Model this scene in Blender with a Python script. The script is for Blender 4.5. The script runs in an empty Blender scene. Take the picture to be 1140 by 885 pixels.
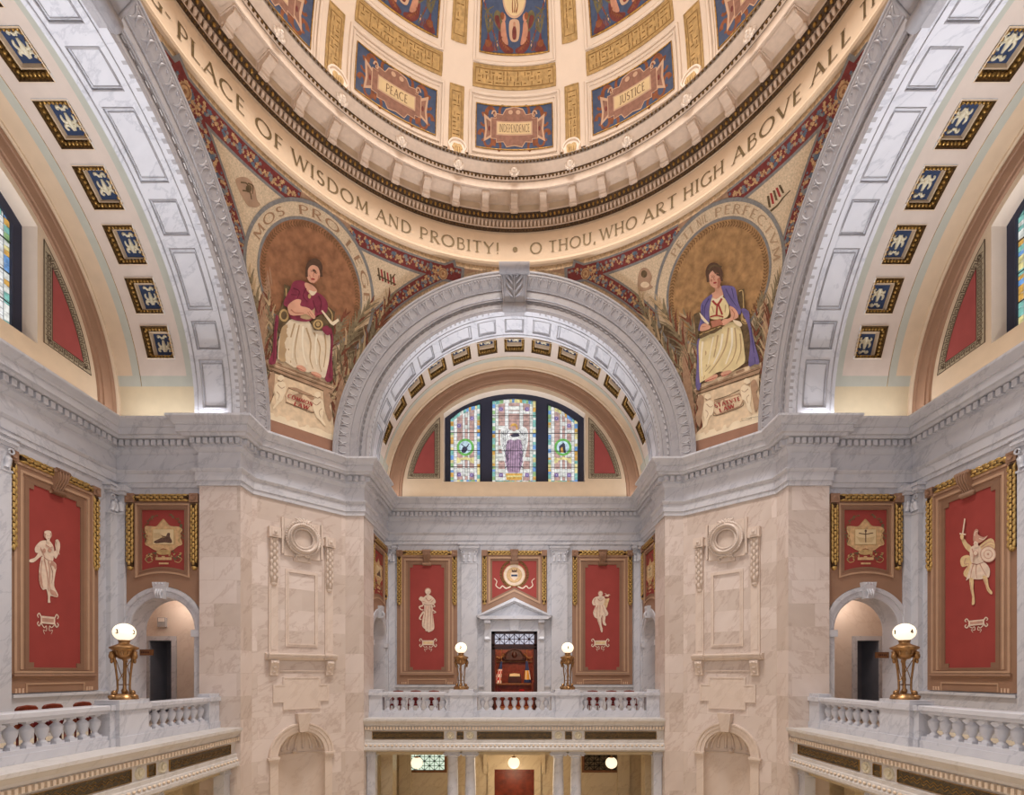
import bpy, math, random
from mathutils import Vector, Matrix
from mathutils.geometry import delaunay_2d_cdt, tessellate_polygon

S = bpy.context.scene
COL = S.collection
PI = math.pi
random.seed(7)

# ------------------------------------------------------------------ camera
K = 9.16            # distance of the camera from the centre of the rotunda
F = 549.0           # focal length in pixels of the 1140 x 885 frame
CX, CY = 572.6, 749.5
cam = bpy.data.cameras.new('camera')
camo = bpy.data.objects.new('camera', cam)
COL.objects.link(camo)
camo.location = (0, -K, 0)
camo.rotation_euler = (PI / 2, 0, 0)
cam.sensor_width = 36.0
cam.lens = F / 1140 * 36.0
cam.shift_x = (570 - CX) / 1140
cam.shift_y = (CY - 442.5) / 1140
cam.clip_start = 0.05
cam.clip_end = 200
S.camera = camo

# ------------------------------------------------------------------ exposure, world, lights
S.view_settings.view_transform = 'Standard'
S.view_settings.look = 'None'
S.view_settings.gamma = 1
S.view_settings.use_curve_mapping = False
S.view_settings.exposure = 0.0

w = bpy.data.worlds.new('World')
S.world = w
w.use_nodes = True
w.node_tree.nodes['Background'].inputs[0].default_value = (0.90, 0.94, 1.0, 1)
w.node_tree.nodes['Background'].inputs[1].default_value = 0.55


def area(name, loc, direction, sx, sy, power, col, shape='RECTANGLE', spread=PI):
    l = bpy.data.lights.new(name, 'AREA')
    l.shape = shape
    l.size = sx
    if shape in ('RECTANGLE', 'ELLIPSE'):
        l.size_y = sy
    l.energy = power
    l.color = col
    l.spread = spread
    o = bpy.data.objects.new(name, l)
    COL.objects.link(o)
    o.location = loc
    o.rotation_euler = Vector(direction).to_track_quat('-Z', 'Y').to_euler()
    return o


def point(name, loc, power, col, r=0.1):
    l = bpy.data.lights.new(name, 'POINT')
    l.energy = power
    l.color = col
    l.shadow_soft_size = r
    o = bpy.data.objects.new(name, l)
    COL.objects.link(o)
    o.location = loc
    return o


WARM = (1.0, 0.86, 0.70)
COOL = (0.80, 0.87, 1.0)
# added light at the unseen crown of the dome, pointing down
area('dome_crown_fill', (0, 0, 24.0), (0, 0, -1), 5.0, 5.0, 1600, (1.0, 0.965, 0.93), 'DISK', 1.75)
# added fills in mid-air: one in the hall, one facing up the dome
point('rotunda_fill', (0, -1.0, 3.5), 430, (0.95, 0.96, 1.0), 2.2)
area('dome_up_fill', (0, 0, 15.4), (0, 0, 1), 7.0, 7.0, 330, (1.0, 0.94, 0.86), 'DISK')
# cove lamps behind the cornice of each arm, then added lights
for nm, rz in (('back', 0), ('left', PI / 2), ('right', -PI / 2)):
    R_ = Matrix.Rotation(rz, 3, 'Z')
    area('cove_light_' + nm, R_ @ Vector((0, 11.25, 7.34)), (0, 0, 1), 9.0, 0.1, 28, (1.0, 0.92, 0.82)).rotation_euler.z = rz
    for sgn in (-1, 1):
        area('cove_light_' + nm, R_ @ Vector((sgn * 4.95, 9.9, 7.34)), (0, 0, 1), 0.1, 3.2, 26, (0.9, 0.93, 1.0)).rotation_euler.z = rz
    point('arm_fill_' + nm, R_ @ Vector((0, 10.2, 3.6)), 55, (0.9, 0.94, 1.0), 0.8)  # added fill in the open air of the arm, no fixture
    area('arch_fill_' + nm, R_ @ Vector((0, 8.5, 5.4)), (0, -0.06, 1), 2.0, 0.6, 160, (0.88, 0.92, 1.0), 'RECTANGLE', 1.95)  # added under the arch, facing up to brighten its soffit
    point('balcony_ceiling_light_' + nm, R_ @ Vector((0, 10.2, -4.4)), 60, (1.0, 0.80, 0.55), 0.4)


# ------------------------------------------------------------------ mesh builder
def lin(c):
    return tuple(((x / 255) / 12.92 if x / 255 <= 0.04045 else ((x / 255 + 0.055) / 1.055) ** 2.4) for x in c)


class MB:
    def __init__(s):
        s.v = []
        s.f = []
        s.m = []
        s.sm = []
        s.M = None

    def add(s, vs, fs, mi=0, smooth=False):
        b = len(s.v)
        if s.M is not None:
            vs = [s.M @ Vector(p) for p in vs]
        s.v.extend([tuple(p) for p in vs])
        for f in fs:
            s.f.append([i + b for i in f])
            s.m.append(mi)
            s.sm.append(smooth)

    def box(s, x0, x1, y0, y1, z0, z1, mi=0):
        s.add([(x0, y0, z0), (x1, y0, z0), (x1, y1, z0), (x0, y1, z0), (x0, y0, z1), (x1, y0, z1), (x1, y1, z1), (x0, y1, z1)],
              [(3, 2, 1, 0), (4, 5, 6, 7), (0, 1, 5, 4), (1, 2, 6, 5), (2, 3, 7, 6), (3, 0, 4, 7)], mi)

    def prism(s, pts, fn, d0, d1, mi=0, holes=(), back=True):
        """polygon (u,z) extruded from depth d0 to d1; fn(u,z,d)->xyz"""
        loops = [list(pts)] + [list(h) for h in holes]
        tri = tessellate_polygon([[Vector((p[0], p[1], 0)) for p in l] for l in loops])
        flat = [p for l in loops for p in l]
        n = len(flat)
        vs = [fn(p[0], p[1], d0) for p in flat] + [fn(p[0], p[1], d1) for p in flat]
        fs = [tuple(t) for t in tri]
        if back:
            fs += [tuple(i + n for i in reversed(t)) for t in tri]
        b = 0
        if abs(d1 - d0) > 1e-6:
            for l in loops:
                k = len(l)
                for i in range(k):
                    a, c = b + i, b + (i + 1) % k
                    fs.append((a, c, c + n, a + n))
                b += k
        s.add(vs, fs, mi)

    def lathe(s, prof, c=(0, 0, 0), seg=16, mi=0, a0=0, a1=2 * PI, smooth=True, axis='z'):
        vs = []
        full = abs(a1 - a0 - 2 * PI) < 1e-6
        n = seg if full else seg + 1
        for r, z in prof:
            for i in range(n):
                a = a0 + (a1 - a0) * i / seg
                if axis == 'z':
                    vs.append((c[0] + r * math.cos(a), c[1] + r * math.sin(a), c[2] + z))
                elif axis == 'y':
                    vs.append((c[0] + r * math.cos(a), c[1] + z, c[2] + r * math.sin(a)))
                else:
                    vs.append((c[0] + z, c[1] + r * math.cos(a), c[2] + r * math.sin(a)))
        fs = []
        for j in range(len(prof) - 1):
            for i in range(seg):
                i2 = (i + 1) % n
                fs.append((j * n + i, j * n + i2, (j + 1) * n + i2, (j + 1) * n + i))
        s.add(vs, fs, mi, smooth)

    def sph(s, c, r, mi=0, seg=10, rings=6):
        if not hasattr(r, '__len__'):
            r = (r, r, r)
        vs = []
        for j in range(rings + 1):
            t = -PI / 2 + PI * j / rings
            for i in range(seg):
                a = 2 * PI * i / seg
                vs.append((c[0] + r[0] * math.cos(t) * math.cos(a), c[1] + r[1] * math.cos(t) * math.sin(a), c[2] + r[2] * math.sin(t)))
        fs = []
        for j in range(rings):
            for i in range(seg):
                i2 = (i + 1) % seg
                fs.append((j * seg + i, j * seg + i2, (j + 1) * seg + i2, (j + 1) * seg + i))
        s.add(vs, fs, mi, True)

    def tube(s, pts, r, mi=0, seg=8, closed=False):
        pts = [Vector(p) for p in pts]
        n = len(pts)
        rr = r if hasattr(r, '__len__') else [r] * n
        vs = []
        up = None
        for i, p in enumerate(pts):
            if closed:
                d = pts[(i + 1) % n] - pts[i - 1]
            else:
                d = pts[min(i + 1, n - 1)] - pts[max(i - 1, 0)]
            d.normalize()
            if up is None:
                up = Vector((0, 0, 1)) if abs(d.z) < 0.9 else Vector((1, 0, 0))
            a = d.cross(up).normalized()
            b = a.cross(d).normalized()
            up = b
            for k in range(seg):
                t = 2 * PI * k / seg
                vs.append(p + a * (rr[i] * math.cos(t)) + b * (rr[i] * math.sin(t)))
        fs = []
        for i in range(n if closed else n - 1):
            i1 = (i + 1) % n
            for k in range(seg):
                k2 = (k + 1) % seg
                fs.append((i * seg + k, i * seg + k2, i1 * seg + k2, i1 * seg + k))
        if not closed:
            fs.append(tuple(range(seg)))
            fs.append(tuple((n - 1) * seg + k for k in range(seg)))
        s.add(vs, fs, mi, True)

    def arc(s, prof, cu, cz, a0, a1, n, fn, mi=0, smooth=False):
        """profile (r, d) swept round an arc in the (u,z) plane; fn(u,z,d)->xyz"""
        k = len(prof)
        vs = []
        for i in range(n + 1):
            a = a0 + (a1 - a0) * i / n
            for r, d in prof:
                vs.append(fn(cu + r * math.cos(a), cz + r * math.sin(a), d))
        fs = []
        for i in range(n):
            for j in range(k - 1):
                fs.append((i * k + j, i * k + j + 1, (i + 1) * k + j + 1, (i + 1) * k + j))
        s.add(vs, fs, mi, smooth)

    def sweep(s, prof, path, closed=False, mi=0):
        """profile (p,z) swept along a plan path, p is offset to the right of the direction of travel"""
        n = len(path)
        k = len(prof)
        offs = []
        for i in range(n):
            def nrm(a, b):
                d = Vector((b[0] - a[0], b[1] - a[1])).normalized()
                return Vector((d.y, -d.x))
            if closed or 0 < i < n - 1:
                n1 = nrm(path[i - 1], path[i])
                n2 = nrm(path[i], path[(i + 1) % n])
                m = (n1 + n2)
                m = m / max(1e-6, m.dot(n1))
            elif i == 0:
                m = nrm(path[0], path[1])
            else:
                m = nrm(path[-2], path[-1])
            offs.append(m)
        vs = []
        for i in range(n):
            for p, z in prof:
                vs.append((path[i][0] + offs[i].x * p, path[i][1] + offs[i].y * p, z))
        fs = []
        for i in range(n if closed else n - 1):
            i1 = (i + 1) % n
            for j in range(k - 1):
                fs.append((i * k + j, i * k + j + 1, i1 * k + j + 1, i1 * k + j))
        s.add(vs, fs, mi)

    def build(s, name, mats, parent=None, kind=None, rz=0.0, loc=None):
        me = bpy.data.meshes.new(name)
        me.from_pydata(s.v, [], s.f)
        if not hasattr(mats, '__len__'):
            mats = [mats]
        for m in mats:
            me.materials.append(m)
        me.polygons.foreach_set('material_index', s.m)
        me.polygons.foreach_set('use_smooth', s.sm)
        uv = me.uv_layers.new(name='UVMap')
        data = [0.0] * (2 * len(me.loops))
        vs = s.v
        for p in me.polygons:
            nx, ny, nz = p.normal
            h = math.hypot(nx, ny)
            if h > 0.4:
                tx, ty = -ny / h, nx / h
                for li in p.loop_indices:
                    q = vs[me.loops[li].vertex_index]
                    data[2 * li] = q[0] * tx + q[1] * ty
                    data[2 * li + 1] = q[2]
            else:
                for li in p.loop_indices:
                    q = vs[me.loops[li].vertex_index]
                    data[2 * li] = q[0]
                    data[2 * li + 1] = q[1]
        uv.data.foreach_set('uv', data)
        me.update()
        o = bpy.data.objects.new(name, me)
        COL.objects.link(o)
        if parent is not None:
            o.parent = parent
        if loc is not None:
            o.location = loc
        if rz:
            o.rotation_euler = (0, 0, rz)
        if kind:
            o['kind'] = kind
        return o


def thing(name, label, cat, loc=(0, 0, 0), rz=0.0, group=None):
    o = bpy.data.objects.new(name, None)
    o.empty_display_size = 0.2
    COL.objects.link(o)
    o.location = loc
    o.rotation_euler = (0, 0, rz)
    tag(o, label, cat, group)
    return o


def tag(o, label, cat, group=None):
    o['label'] = label
    o['category'] = cat
    if group:
        o['group'] = group
    return o


def copy_tree(o, parent=None):
    c = o.copy()
    COL.objects.link(c)
    c.parent = parent
    for ch in [x for x in bpy.data.objects if x.parent == o]:
        copy_tree(ch, c)
    return c


def again(o, rz, name=None):
    """the same structure mesh (and its parts) in another arm of the building"""
    c = copy_tree(o)
    c.rotation_euler = (0, 0, rz)
    if name:
        c.name = name
    return c


UZ = lambda u, z, d: (u, d, z)      # drawing plane (u,z), depth d along +y

# ------------------------------------------------------------------ materials
def newmat(name):
    m = bpy.data.materials.new(name)
    m.use_nodes = True
    return m, m.node_tree, m.node_tree.nodes['Principled BSDF']


def plain(name, rgb, rough=0.6, metal=0.0, var=0.06, scale=3.0, bump=0.0, bscale=30.0, spec=0.3):
    m, nt, b = newmat(name)
    c = lin(rgb)
    b.inputs['Roughness'].default_value = rough
    b.inputs['Metallic'].default_value = metal
    b.inputs['Specular IOR Level'].default_value = spec
    tc = nt.nodes.new('ShaderNodeTexCoord')
    if var:
        n = nt.nodes.new('ShaderNodeTexNoise')
        n.inputs['Scale'].default_value = scale
        n.inputs['Detail'].default_value = 4
        nt.links.new(tc.outputs['Object'], n.inputs['Vector'])
        r = nt.nodes.new('ShaderNodeValToRGB')
        r.color_ramp.elements[0].position = 0.3
        r.color_ramp.elements[1].position = 0.7
        r.color_ramp.elements[0].color = (*[x * (1 - var * 1.6) for x in c], 1)
        r.color_ramp.elements[1].color = (*[min(1, x * (1 + var)) for x in c], 1)
        nt.links.new(n.outputs[0], r.inputs[0])
        nt.links.new(r.outputs[0], b.inputs['Base Color'])
    else:
        b.inputs['Base Color'].default_value = (*c, 1)
    if bump:
        n2 = nt.nodes.new('ShaderNodeTexNoise')
        n2.inputs['Scale'].default_value = bscale
        n2.inputs['Detail'].default_value = 3
        nt.links.new(tc.outputs['Object'], n2.inputs['Vector'])
        bp = nt.nodes.new('ShaderNodeBump')
        bp.inputs['Strength'].default_value = bump
        bp.inputs['Distance'].default_value = 0.02
        nt.links.new(n2.outputs[0], bp.inputs['Height'])
        nt.links.new(bp.outputs[0], b.inputs['Normal'])
    return m


def marble(name, base, vein, rough=0.32, scale=1.0, amount=0.6, blocks=None, btint=0.12):
    """veined marble; blocks=(w,h) lays it in courses of slabs of slightly different tone"""
    m, nt, b = newmat(name)
    L = nt.links.new
    b.inputs['Roughness'].default_value = rough
    b.inputs['Specular IOR Level'].default_value = 0.4
    tc = nt.nodes.new('ShaderNodeTexCoord')
    n1 = nt.nodes.new('ShaderNodeTexNoise')
    n1.inputs['Scale'].default_value = 0.9 * scale
    n1.inputs['Detail'].default_value = 7
    n1.inputs['Roughness'].default_value = 0.62
    n1.inputs['Distortion'].default_value = 0.35
    mp = nt.nodes.new('ShaderNodeMapping')
    mp0 = nt.nodes.new('ShaderNodeMapping')
    mp0.inputs['Rotation'].default_value = (0.62, 0.80, 0.35)
    mp.inputs['Scale'].default_value = (0.7, 0.9, 2.3)
    L = nt.links.new
    L(mp0.outputs[0], mp.inputs['Vector'])
    vec = tc.outputs['Object']
    bc = None
    if blocks:
        br = nt.nodes.new('ShaderNodeTexBrick')
        br.inputs['Color1'].default_value = (0.0, 0.0, 0.0, 1)
        br.inputs['Color2'].default_value = (1.0, 1.0, 1.0, 1)
        br.inputs['Mortar'].default_value = (0.25, 0.25, 0.25, 1)
        br.inputs['Scale'].default_value = 1.0
        br.inputs['Mortar Size'].default_value = 0.006
        br.inputs['Brick Width'].default_value = blocks[0]
        br.inputs['Row Height'].default_value = blocks[1]
        L(tc.outputs['UV'], br.inputs['Vector'])
        bc = br
        ad = nt.nodes.new('ShaderNodeVectorMath')
        ad.operation = 'MULTIPLY_ADD'
        ad.inputs[1].default_value = (7, 5, 9)
        L(br.outputs['Color'], ad.inputs[0])
        L(tc.outputs['Object'], ad.inputs[2])
        vec = ad.outputs[0]
    L(vec, mp0.inputs['Vector'])
    L(mp.outputs[0], n1.inputs['Vector'])
    # thin veins where the noise crosses 0.5
    s1 = nt.nodes.new('ShaderNodeMath'); s1.operation = 'SUBTRACT'; s1.inputs[1].default_value = 0.5
    L(n1.outputs[0], s1.inputs[0])
    ab = nt.nodes.new('ShaderNodeMath'); ab.operation = 'ABSOLUTE'
    L(s1.outputs[0], ab.inputs[0])
    rp = nt.nodes.new('ShaderNodeValToRGB')
    rp.color_ramp.elements[0].position = 0.0
    rp.color_ramp.elements[0].color = (1, 1, 1, 1)
    rp.color_ramp.elements[1].position = 0.03
    rp.color_ramp.elements[1].color = (0, 0, 0, 1)
    L(ab.outputs[0], rp.inputs[0])
    n2 = nt.nodes.new('ShaderNodeTexNoise')
    n2.inputs['Scale'].default_value = 2.2 * scale
    n2.inputs['Detail'].default_value = 6
    L(mp.outputs[0], n2.inputs['Vector'])
    rp2 = nt.nodes.new('ShaderNodeValToRGB')
    rp2.color_ramp.elements[0].position = 0.35
    rp2.color_ramp.elements[1].position = 0.72
    L(n2.outputs[0], rp2.inputs[0])
    mx = nt.nodes.new('ShaderNodeMath'); mx.operation = 'MULTIPLY'; mx.inputs[1].default_value = amount
    L(rp.outputs[0], mx.inputs[0])
    mx2 = nt.nodes.new('ShaderNodeMath'); mx2.operation = 'MULTIPLY_ADD'; mx2.inputs[1].default_value = amount * 0.45
    L(rp2.outputs[0], mx2.inputs[0])
    L(mx.outputs[0], mx2.inputs[2])
    mix = nt.nodes.new('ShaderNodeMix'); mix.data_type = 'RGBA'
    mix.inputs[6].default_value = (*lin(base), 1)
    mix.inputs[7].default_value = (*lin(vein), 1)
    L(mx2.outputs[0], mix.inputs[0])
    out = mix.outputs[2]
    if bc:
        rp3 = nt.nodes.new('ShaderNodeValToRGB')
        rp3.color_ramp.elements[0].color = (1 - btint, 1 - btint * 1.15, 1 - btint * 1.35, 1)
        rp3.color_ramp.elements[1].color = (1, 1, 1, 1)
        L(bc.outputs['Color'], rp3.inputs[0])
        mu = nt.nodes.new('ShaderNodeMix'); mu.data_type = 'RGBA'; mu.blend_type = 'MULTIPLY'
        mu.inputs[0].default_value = 1.0
        L(out, mu.inputs[6])
        L(rp3.outputs[0], mu.inputs[7])
        out = mu.outputs[2]
    L(out, b.inputs['Base Color'])
    return m


def glow(name, rgb, strength):
    m, nt, b = newmat(name)
    b.inputs['Base Color'].default_value = (*lin(rgb), 1)
    b.inputs['Emission Color'].default_value = (*lin(rgb), 1)
    b.inputs['Emission Strength'].default_value = strength
    return m


WHITE = marble('white_marble', (210, 209, 214), (156, 158, 168), amount=0.38)
WHITEB = marble('white_marble_slabs', (208, 207, 213), (148, 151, 162), amount=0.42, blocks=(1.7, 2.3), btint=0.05)
GREYM = marble('grey_marble_shaded', (170, 166, 168), (128, 126, 134), amount=0.3)  # grey taken darker to put the archivolt's shading into the colour
PINK = marble('pink_marble', (230, 215, 206), (184, 156, 142), amount=0.36, blocks=(1.35, 0.68), btint=0.19, scale=0.8)
PINKT = marble('pink_marble_trim', (224, 206, 192), (182, 154, 134), amount=0.2)
BUFF = marble('buff_marble', (222, 204, 172), (182, 152, 118), amount=0.35, blocks=(1.5, 1.6), btint=0.1)
GREENM = marble('green_marble', (62, 56, 46), (128, 104, 66), amount=0.7, scale=6)
CREAM = plain('cream_plaster', (236, 216, 194), 0.7, var=0.02)
CREAMW = plain('white_plaster', (240, 224, 208), 0.7, var=0.02)
SANDP = plain('sand_plaster', (214, 190, 162), 0.75, var=0.03)
YELP = plain('straw_plaster', (208, 190, 158), 0.75, var=0.03)
SAGE = plain('sage_paint', (184, 184, 172), 0.75, var=0.03)
MAUVE = plain('mauve_plaster', (208, 192, 180), 0.75, var=0.03)
TAN = plain('tan_paint', (158, 122, 98), 0.5, var=0.04)
TAND = plain('tan_paint_dark', (140, 106, 84), 0.5, var=0.04)
TANL = plain('tan_paint_light', (190, 154, 126), 0.5, var=0.04)
RED = plain('red_paint', (158, 66, 60), 0.7, var=0.05, scale=2)
ROSE = plain('rose_paint', (164, 78, 74), 0.7, var=0.05)
GOLD = plain('antique_gold', (178, 140, 78), 0.38, 0.75, var=0.3, scale=14, bump=0.4, bscale=25)
GOLDD = plain('dark_gold_leaf', (116, 88, 48), 0.45, 0.6, var=0.45, scale=22, bump=0.5, bscale=40)
GOLDP = plain('gilt_panel_field', (196, 164, 112), 0.6, 0.1, var=0.16, scale=9, bump=0.5, bscale=22)
BROWNG = plain('umber_shadow_gilt', (84, 62, 40), 0.6, 0.2, var=0.4, scale=20)
LETTER = plain('gilt_lettering', (106, 84, 46), 0.45, 0.3, var=0.2, scale=20)
GOLDR = plain('gilt_relief', (156, 122, 74), 0.55, 0.2, var=0.15, scale=12)
BRASS = plain('brass', (160, 122, 82), 0.34, 0.85, var=0.2, scale=12, bump=0.15)
NAVY = plain('navy_enamel', (52, 66, 96), 0.6, var=0.1, scale=6)
IVORY = plain('ivory_relief', (226, 216, 190), 0.6, var=0.06, scale=20)
SLATE = plain('slate_frame_paint', (52, 54, 72), 0.5, var=0.04)
WOOD = plain('red_mahogany', (122, 48, 26), 0.35, var=0.25, scale=5)
WOODD = plain('dark_mahogany', (64, 30, 22), 0.35, var=0.25, scale=5)
OAK = plain('brown_oak', (128, 84, 52), 0.45, var=0.2, scale=6)
LEATHER = plain('oxblood_leather', (110, 32, 34), 0.35, var=0.1)
DARK = plain('dark_void', (34, 30, 34), 0.8, var=0.0)
IRON = plain('dark_iron', (60, 54, 50), 0.5, 0.5, var=0.1)
GLOBE = glow('lit_opal_globe', (255, 236, 204), 1.15)
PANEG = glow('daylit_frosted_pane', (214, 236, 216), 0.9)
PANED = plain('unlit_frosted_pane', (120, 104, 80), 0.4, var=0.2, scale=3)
CREAMM = marble('cream_marble', (216, 210, 205), (176, 166, 156), amount=0.3)
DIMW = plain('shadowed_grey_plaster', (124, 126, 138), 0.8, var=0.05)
PANEL = glow('transom_glass', (206, 208, 226), 0.55)
# ================================================================== the building
HALF = 8.0          # crossing half side
W1, W2 = 5.24, 5.40  # half width of arch jambs, of the arms
ST = 5.88           # corner where the canted pier face starts
V1, V2 = 9.2, 11.76  # back of the jamb, end wall of each arm
ZF, ZB = -6.6, -1.58  # ground floor, balcony floor
ZA, ZC = 5.467, 7.29  # underside and top of the great entablature
ZS = 7.5            # springing of the arches
ROTS = (('back', 0.0), ('left', PI / 2), ('right', -PI / 2))


def rot(p, rz):
    c, s_ = math.cos(rz), math.sin(rz)
    return (p[0] * c - p[1] * s_, p[0] * s_ + p[1] * c)


ARM = [(-ST, HALF), (-W1, HALF), (-W1, V1), (-W2, V1), (-W2, V2), (W2, V2), (W2, V1), (W1, V1), (W1, HALF), (ST, HALF)]
PATH = [(-W1, -V1), (-W1, -HALF), (-ST, -HALF)]
for rz in (PI / 2, 0.0, -PI / 2):
    PATH += [rot(p, rz) for p in ARM]
PATH += [(ST, -HALF), (W1, -HALF), (W1, -V1)]

# ---- floor
mb = MB(); mb.box(-15, 15, -14, 16, ZF - 0.2, ZF)
mb.build('floor', [BUFF], kind='structure')

# ---- great entablature
ENT = [(-0.1, ZA), (0.05, ZA), (0.05, 5.60), (0.08, 5.61), (0.08, 5.85), (0.11, 5.87), (0.15, 5.93), (0.15, 5.95), (0.02, 5.96),
       (0.02, 6.44), (0.06, 6.47), (0.12, 6.55), (0.12, 6.60), (0.14, 6.60), (0.14, 6.79), (0.30, 6.80), (0.34, 6.86), (0.42, 6.87),
       (0.42, 7.05), (0.46, 7.06), (0.47, 7.10), (0.53, 7.17), (0.58, 7.21), (0.60, 7.23), (0.60, ZC), (-0.7, ZC)]
mb = MB()
mb.sweep(ENT, PATH)
ent = mb.build('trim_1', [WHITE], kind='structure')


def along(path, off, step, fn, ends=0.05):
    """call fn(x, y, dx, dy) at even steps along a path offset to the right"""
    n = len(path)
    pts = []
    for i in range(n):
        def nrm(a, b):
            d = Vector((b[0] - a[0], b[1] - a[1])).normalized()
            return Vector((d.y, -d.x))
        if 0 < i < n - 1:
            n1 = nrm(path[i - 1], path[i]); n2 = nrm(path[i], path[i + 1])
            m = n1 + n2
            m = m / max(1e-6, m.dot(n1))
        elif i == 0:
            m = nrm(path[0], path[1])
        else:
            m = nrm(path[-2], path[-1])
        pts.append(Vector(path[i]) + m * off)
    for a, b in zip(pts[:-1], pts[1:]):
        d = b - a
        L_ = d.length
        if L_ < step * 1.5:
            continue
        d.normalize()
        k = max(1, int(round((L_ - 2 * ends) / step)))
        st = (L_ - 2 * ends) / k
        for j in range(k):
            p = a + d * (ends + st * (j + 0.5))
            fn(p.x, p.y, d.x, d.y)


mb = MB()


def dentil(x, y, dx, dy):
    nx, ny = dy, -dx
    h = 0.062
    def P(a, b, z):
        return (x + dx * a + nx * b, y + dy * a + ny * b, z)
    z0, z1 = 6.62, 6.775
    mb.add([P(-h, -0.1, z0), P(h, -0.1, z0), P(h, 0.055, z0), P(-h, 0.055, z0), P(-h, -0.1, z1), P(h, -0.1, z1), P(h, 0.055, z1), P(-h, 0.055, z1)],
           [(3, 2, 1, 0), (0, 1, 5, 4), (1, 2, 6, 5), (2, 3, 7, 6), (3, 0, 4, 7)])


along(PATH, 0.20, 0.19, dentil)
mb.build('dentil_course', [WHITE], ent)

# ---- pink marble piers: jambs, strips and canted faces with a niche in each
def vplane(a, b):
    """mapping of (s,z,d) to a vertical plane from plan point a to b, d behind the face (left of travel)"""
    a = Vector(a); b = Vector(b)
    d = (b - a).normalized()
    n = Vector((-d.y, d.x))
    return (lambda s_, z, q: (a.x + d.x * s_ + n.x * q, a.y + d.y * s_ + n.y * q, z)), (b - a).length


def archpts(cu, cz, r, zb, n=24):
    return [(cu - r, zb)] + [(cu + r * math.cos(PI - PI * i / n), cz + r * math.sin(PI - PI * i / n)) for i in range(n + 1)] + [(cu + r, zb)]


NICHE_R, NICHE_Z, NICHE_B = 0.76, -2.64, -6.0
for nm, a, b in (('pier_left', rot((ST, HALF), PI / 2), (-ST, HALF)), ('pier_right', (ST, HALF), rot((-ST, HALF), -PI / 2)),
                 ('pier_front_left', (-ST, -HALF), rot((-ST, HALF), PI / 2)), ('pier_front_right', rot((ST, HALF), -PI / 2), (ST, -HALF))):
    mb = MB()
    fn, ln = vplane(a, b)
    c = ln / 2
    mb.prism([(0, ZF), (ln, ZF), (ln, ZA), (0, ZA)], fn, 0, 0, 0, holes=[archpts(c, NICHE_Z, NICHE_R, NICHE_B)], back=False)
    # the niche: half cylinder and half dome
    n = 16
    prof = [NICHE_B, -4.5, -3.5, NICHE_Z]
    vs = []; fs = []
    for z in prof:
        for i in range(n + 1):
            t = PI * i / n
            vs.append(fn(c - NICHE_R * math.cos(t), z, NICHE_R * 0.75 * math.sin(t)))
    for j in range(len(prof) - 1):
        for i in range(n):
            fs.append((j * (n + 1) + i, j * (n + 1) + i + 1, (j + 1) * (n + 1) + i + 1, (j + 1) * (n + 1) + i))
    fs.append(tuple(range(n + 1)))
    mb.add(vs, fs, 1, True)
    vs = []; fs = []
    k = 8
    for j in range(k + 1):
        e = PI / 2 * j / k
        for i in range(n + 1):
            t = PI * i / n
            rr = NICHE_R * math.cos(e)
            vs.append(fn(c - rr * math.cos(t), NICHE_Z + NICHE_R * math.sin(e), 0.75 * rr * math.sin(t)))
    for j in range(k):
        for i in range(n):
            fs.append((j * (n + 1) + i, j * (n + 1) + i + 1, (j + 1) * (n + 1) + i + 1, (j + 1) * (n + 1) + i))
    mb.add(vs, fs, 1, True)
    mb.build('wall_' + nm, [PINK, PINKT], kind='structure')

segs = {'back': 0.0, 'left': PI / 2, 'right': -PI / 2}
for nm, rz in ROTS:
    mb = MB()
    for sg in (-1, 1):
        for p, q in (((ST, HALF), (W1, HALF)), ((W1, HALF), (W1, V1)), ((W1, V1), (W2, V1))):
            fn, ln = vplane((sg * p[0], p[1]), (sg * q[0], q[1]))
            mb.prism([(0, ZF), (ln, ZF), (ln, ZA), (0, ZA)], fn, 0, 0, 0, back=False)
    mb.build('wall_jambs_' + nm, [PINK], kind='structure', rz=rz)
mb = MB()
for sg in (-1, 1):
    for p, q in (((ST, -HALF), (W1, -HALF)), ((W1, -HALF), (W1, -V1))):
        fn, ln = vplane((sg * p[0], p[1]), (sg * q[0], q[1]))
        mb.prism([(0, ZF), (ln, ZF), (ln, ZA), (0, ZA)], fn, 0, 0, 0, back=False)
mb.build('wall_jambs_front', [PINK], kind='structure')

# ---- one arm of the building in its own frame (u across, +y outwards)
AC, AR, AZ = 10.36, 0.95, 1.29     # arched passage in the side walls
SZ = ZB                            # balcony floor
parts = []


def struct_arm(builder, base, mats, children=()):
    o = builder.build(base + '_back', mats, kind='structure')
    for nm_, b_, m_ in children:
        b_.build(nm_, m_, o)
    again(o, PI / 2, base + '_left')
    again(o, -PI / 2, base + '_right')
    return o


# end wall, upper floor, with the door opening; lunette above with the window opening
DW, DT = 0.97, 1.77
mb = MB()
mb.prism([(-W2, SZ), (-DW, SZ), (-DW, DT), (DW, DT), (DW, SZ), (W2, SZ), (W2, ZC), (-W2, ZC)], UZ, V2, V2, 0, back=False)
# door reveals
mb.add([(-DW, V2, SZ), (-DW, V2 + 0.5, SZ), (-DW, V2 + 0.5, DT), (-DW, V2, DT), (DW, V2, SZ), (DW, V2 + 0.5, SZ), (DW, V2 + 0.5, DT), (DW, V2, DT)],
       [(0, 1, 2, 3), (4, 5, 6, 7), (3, 2, 6, 7)])
struct_arm(mb, 'wall', [WHITEB])
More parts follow.
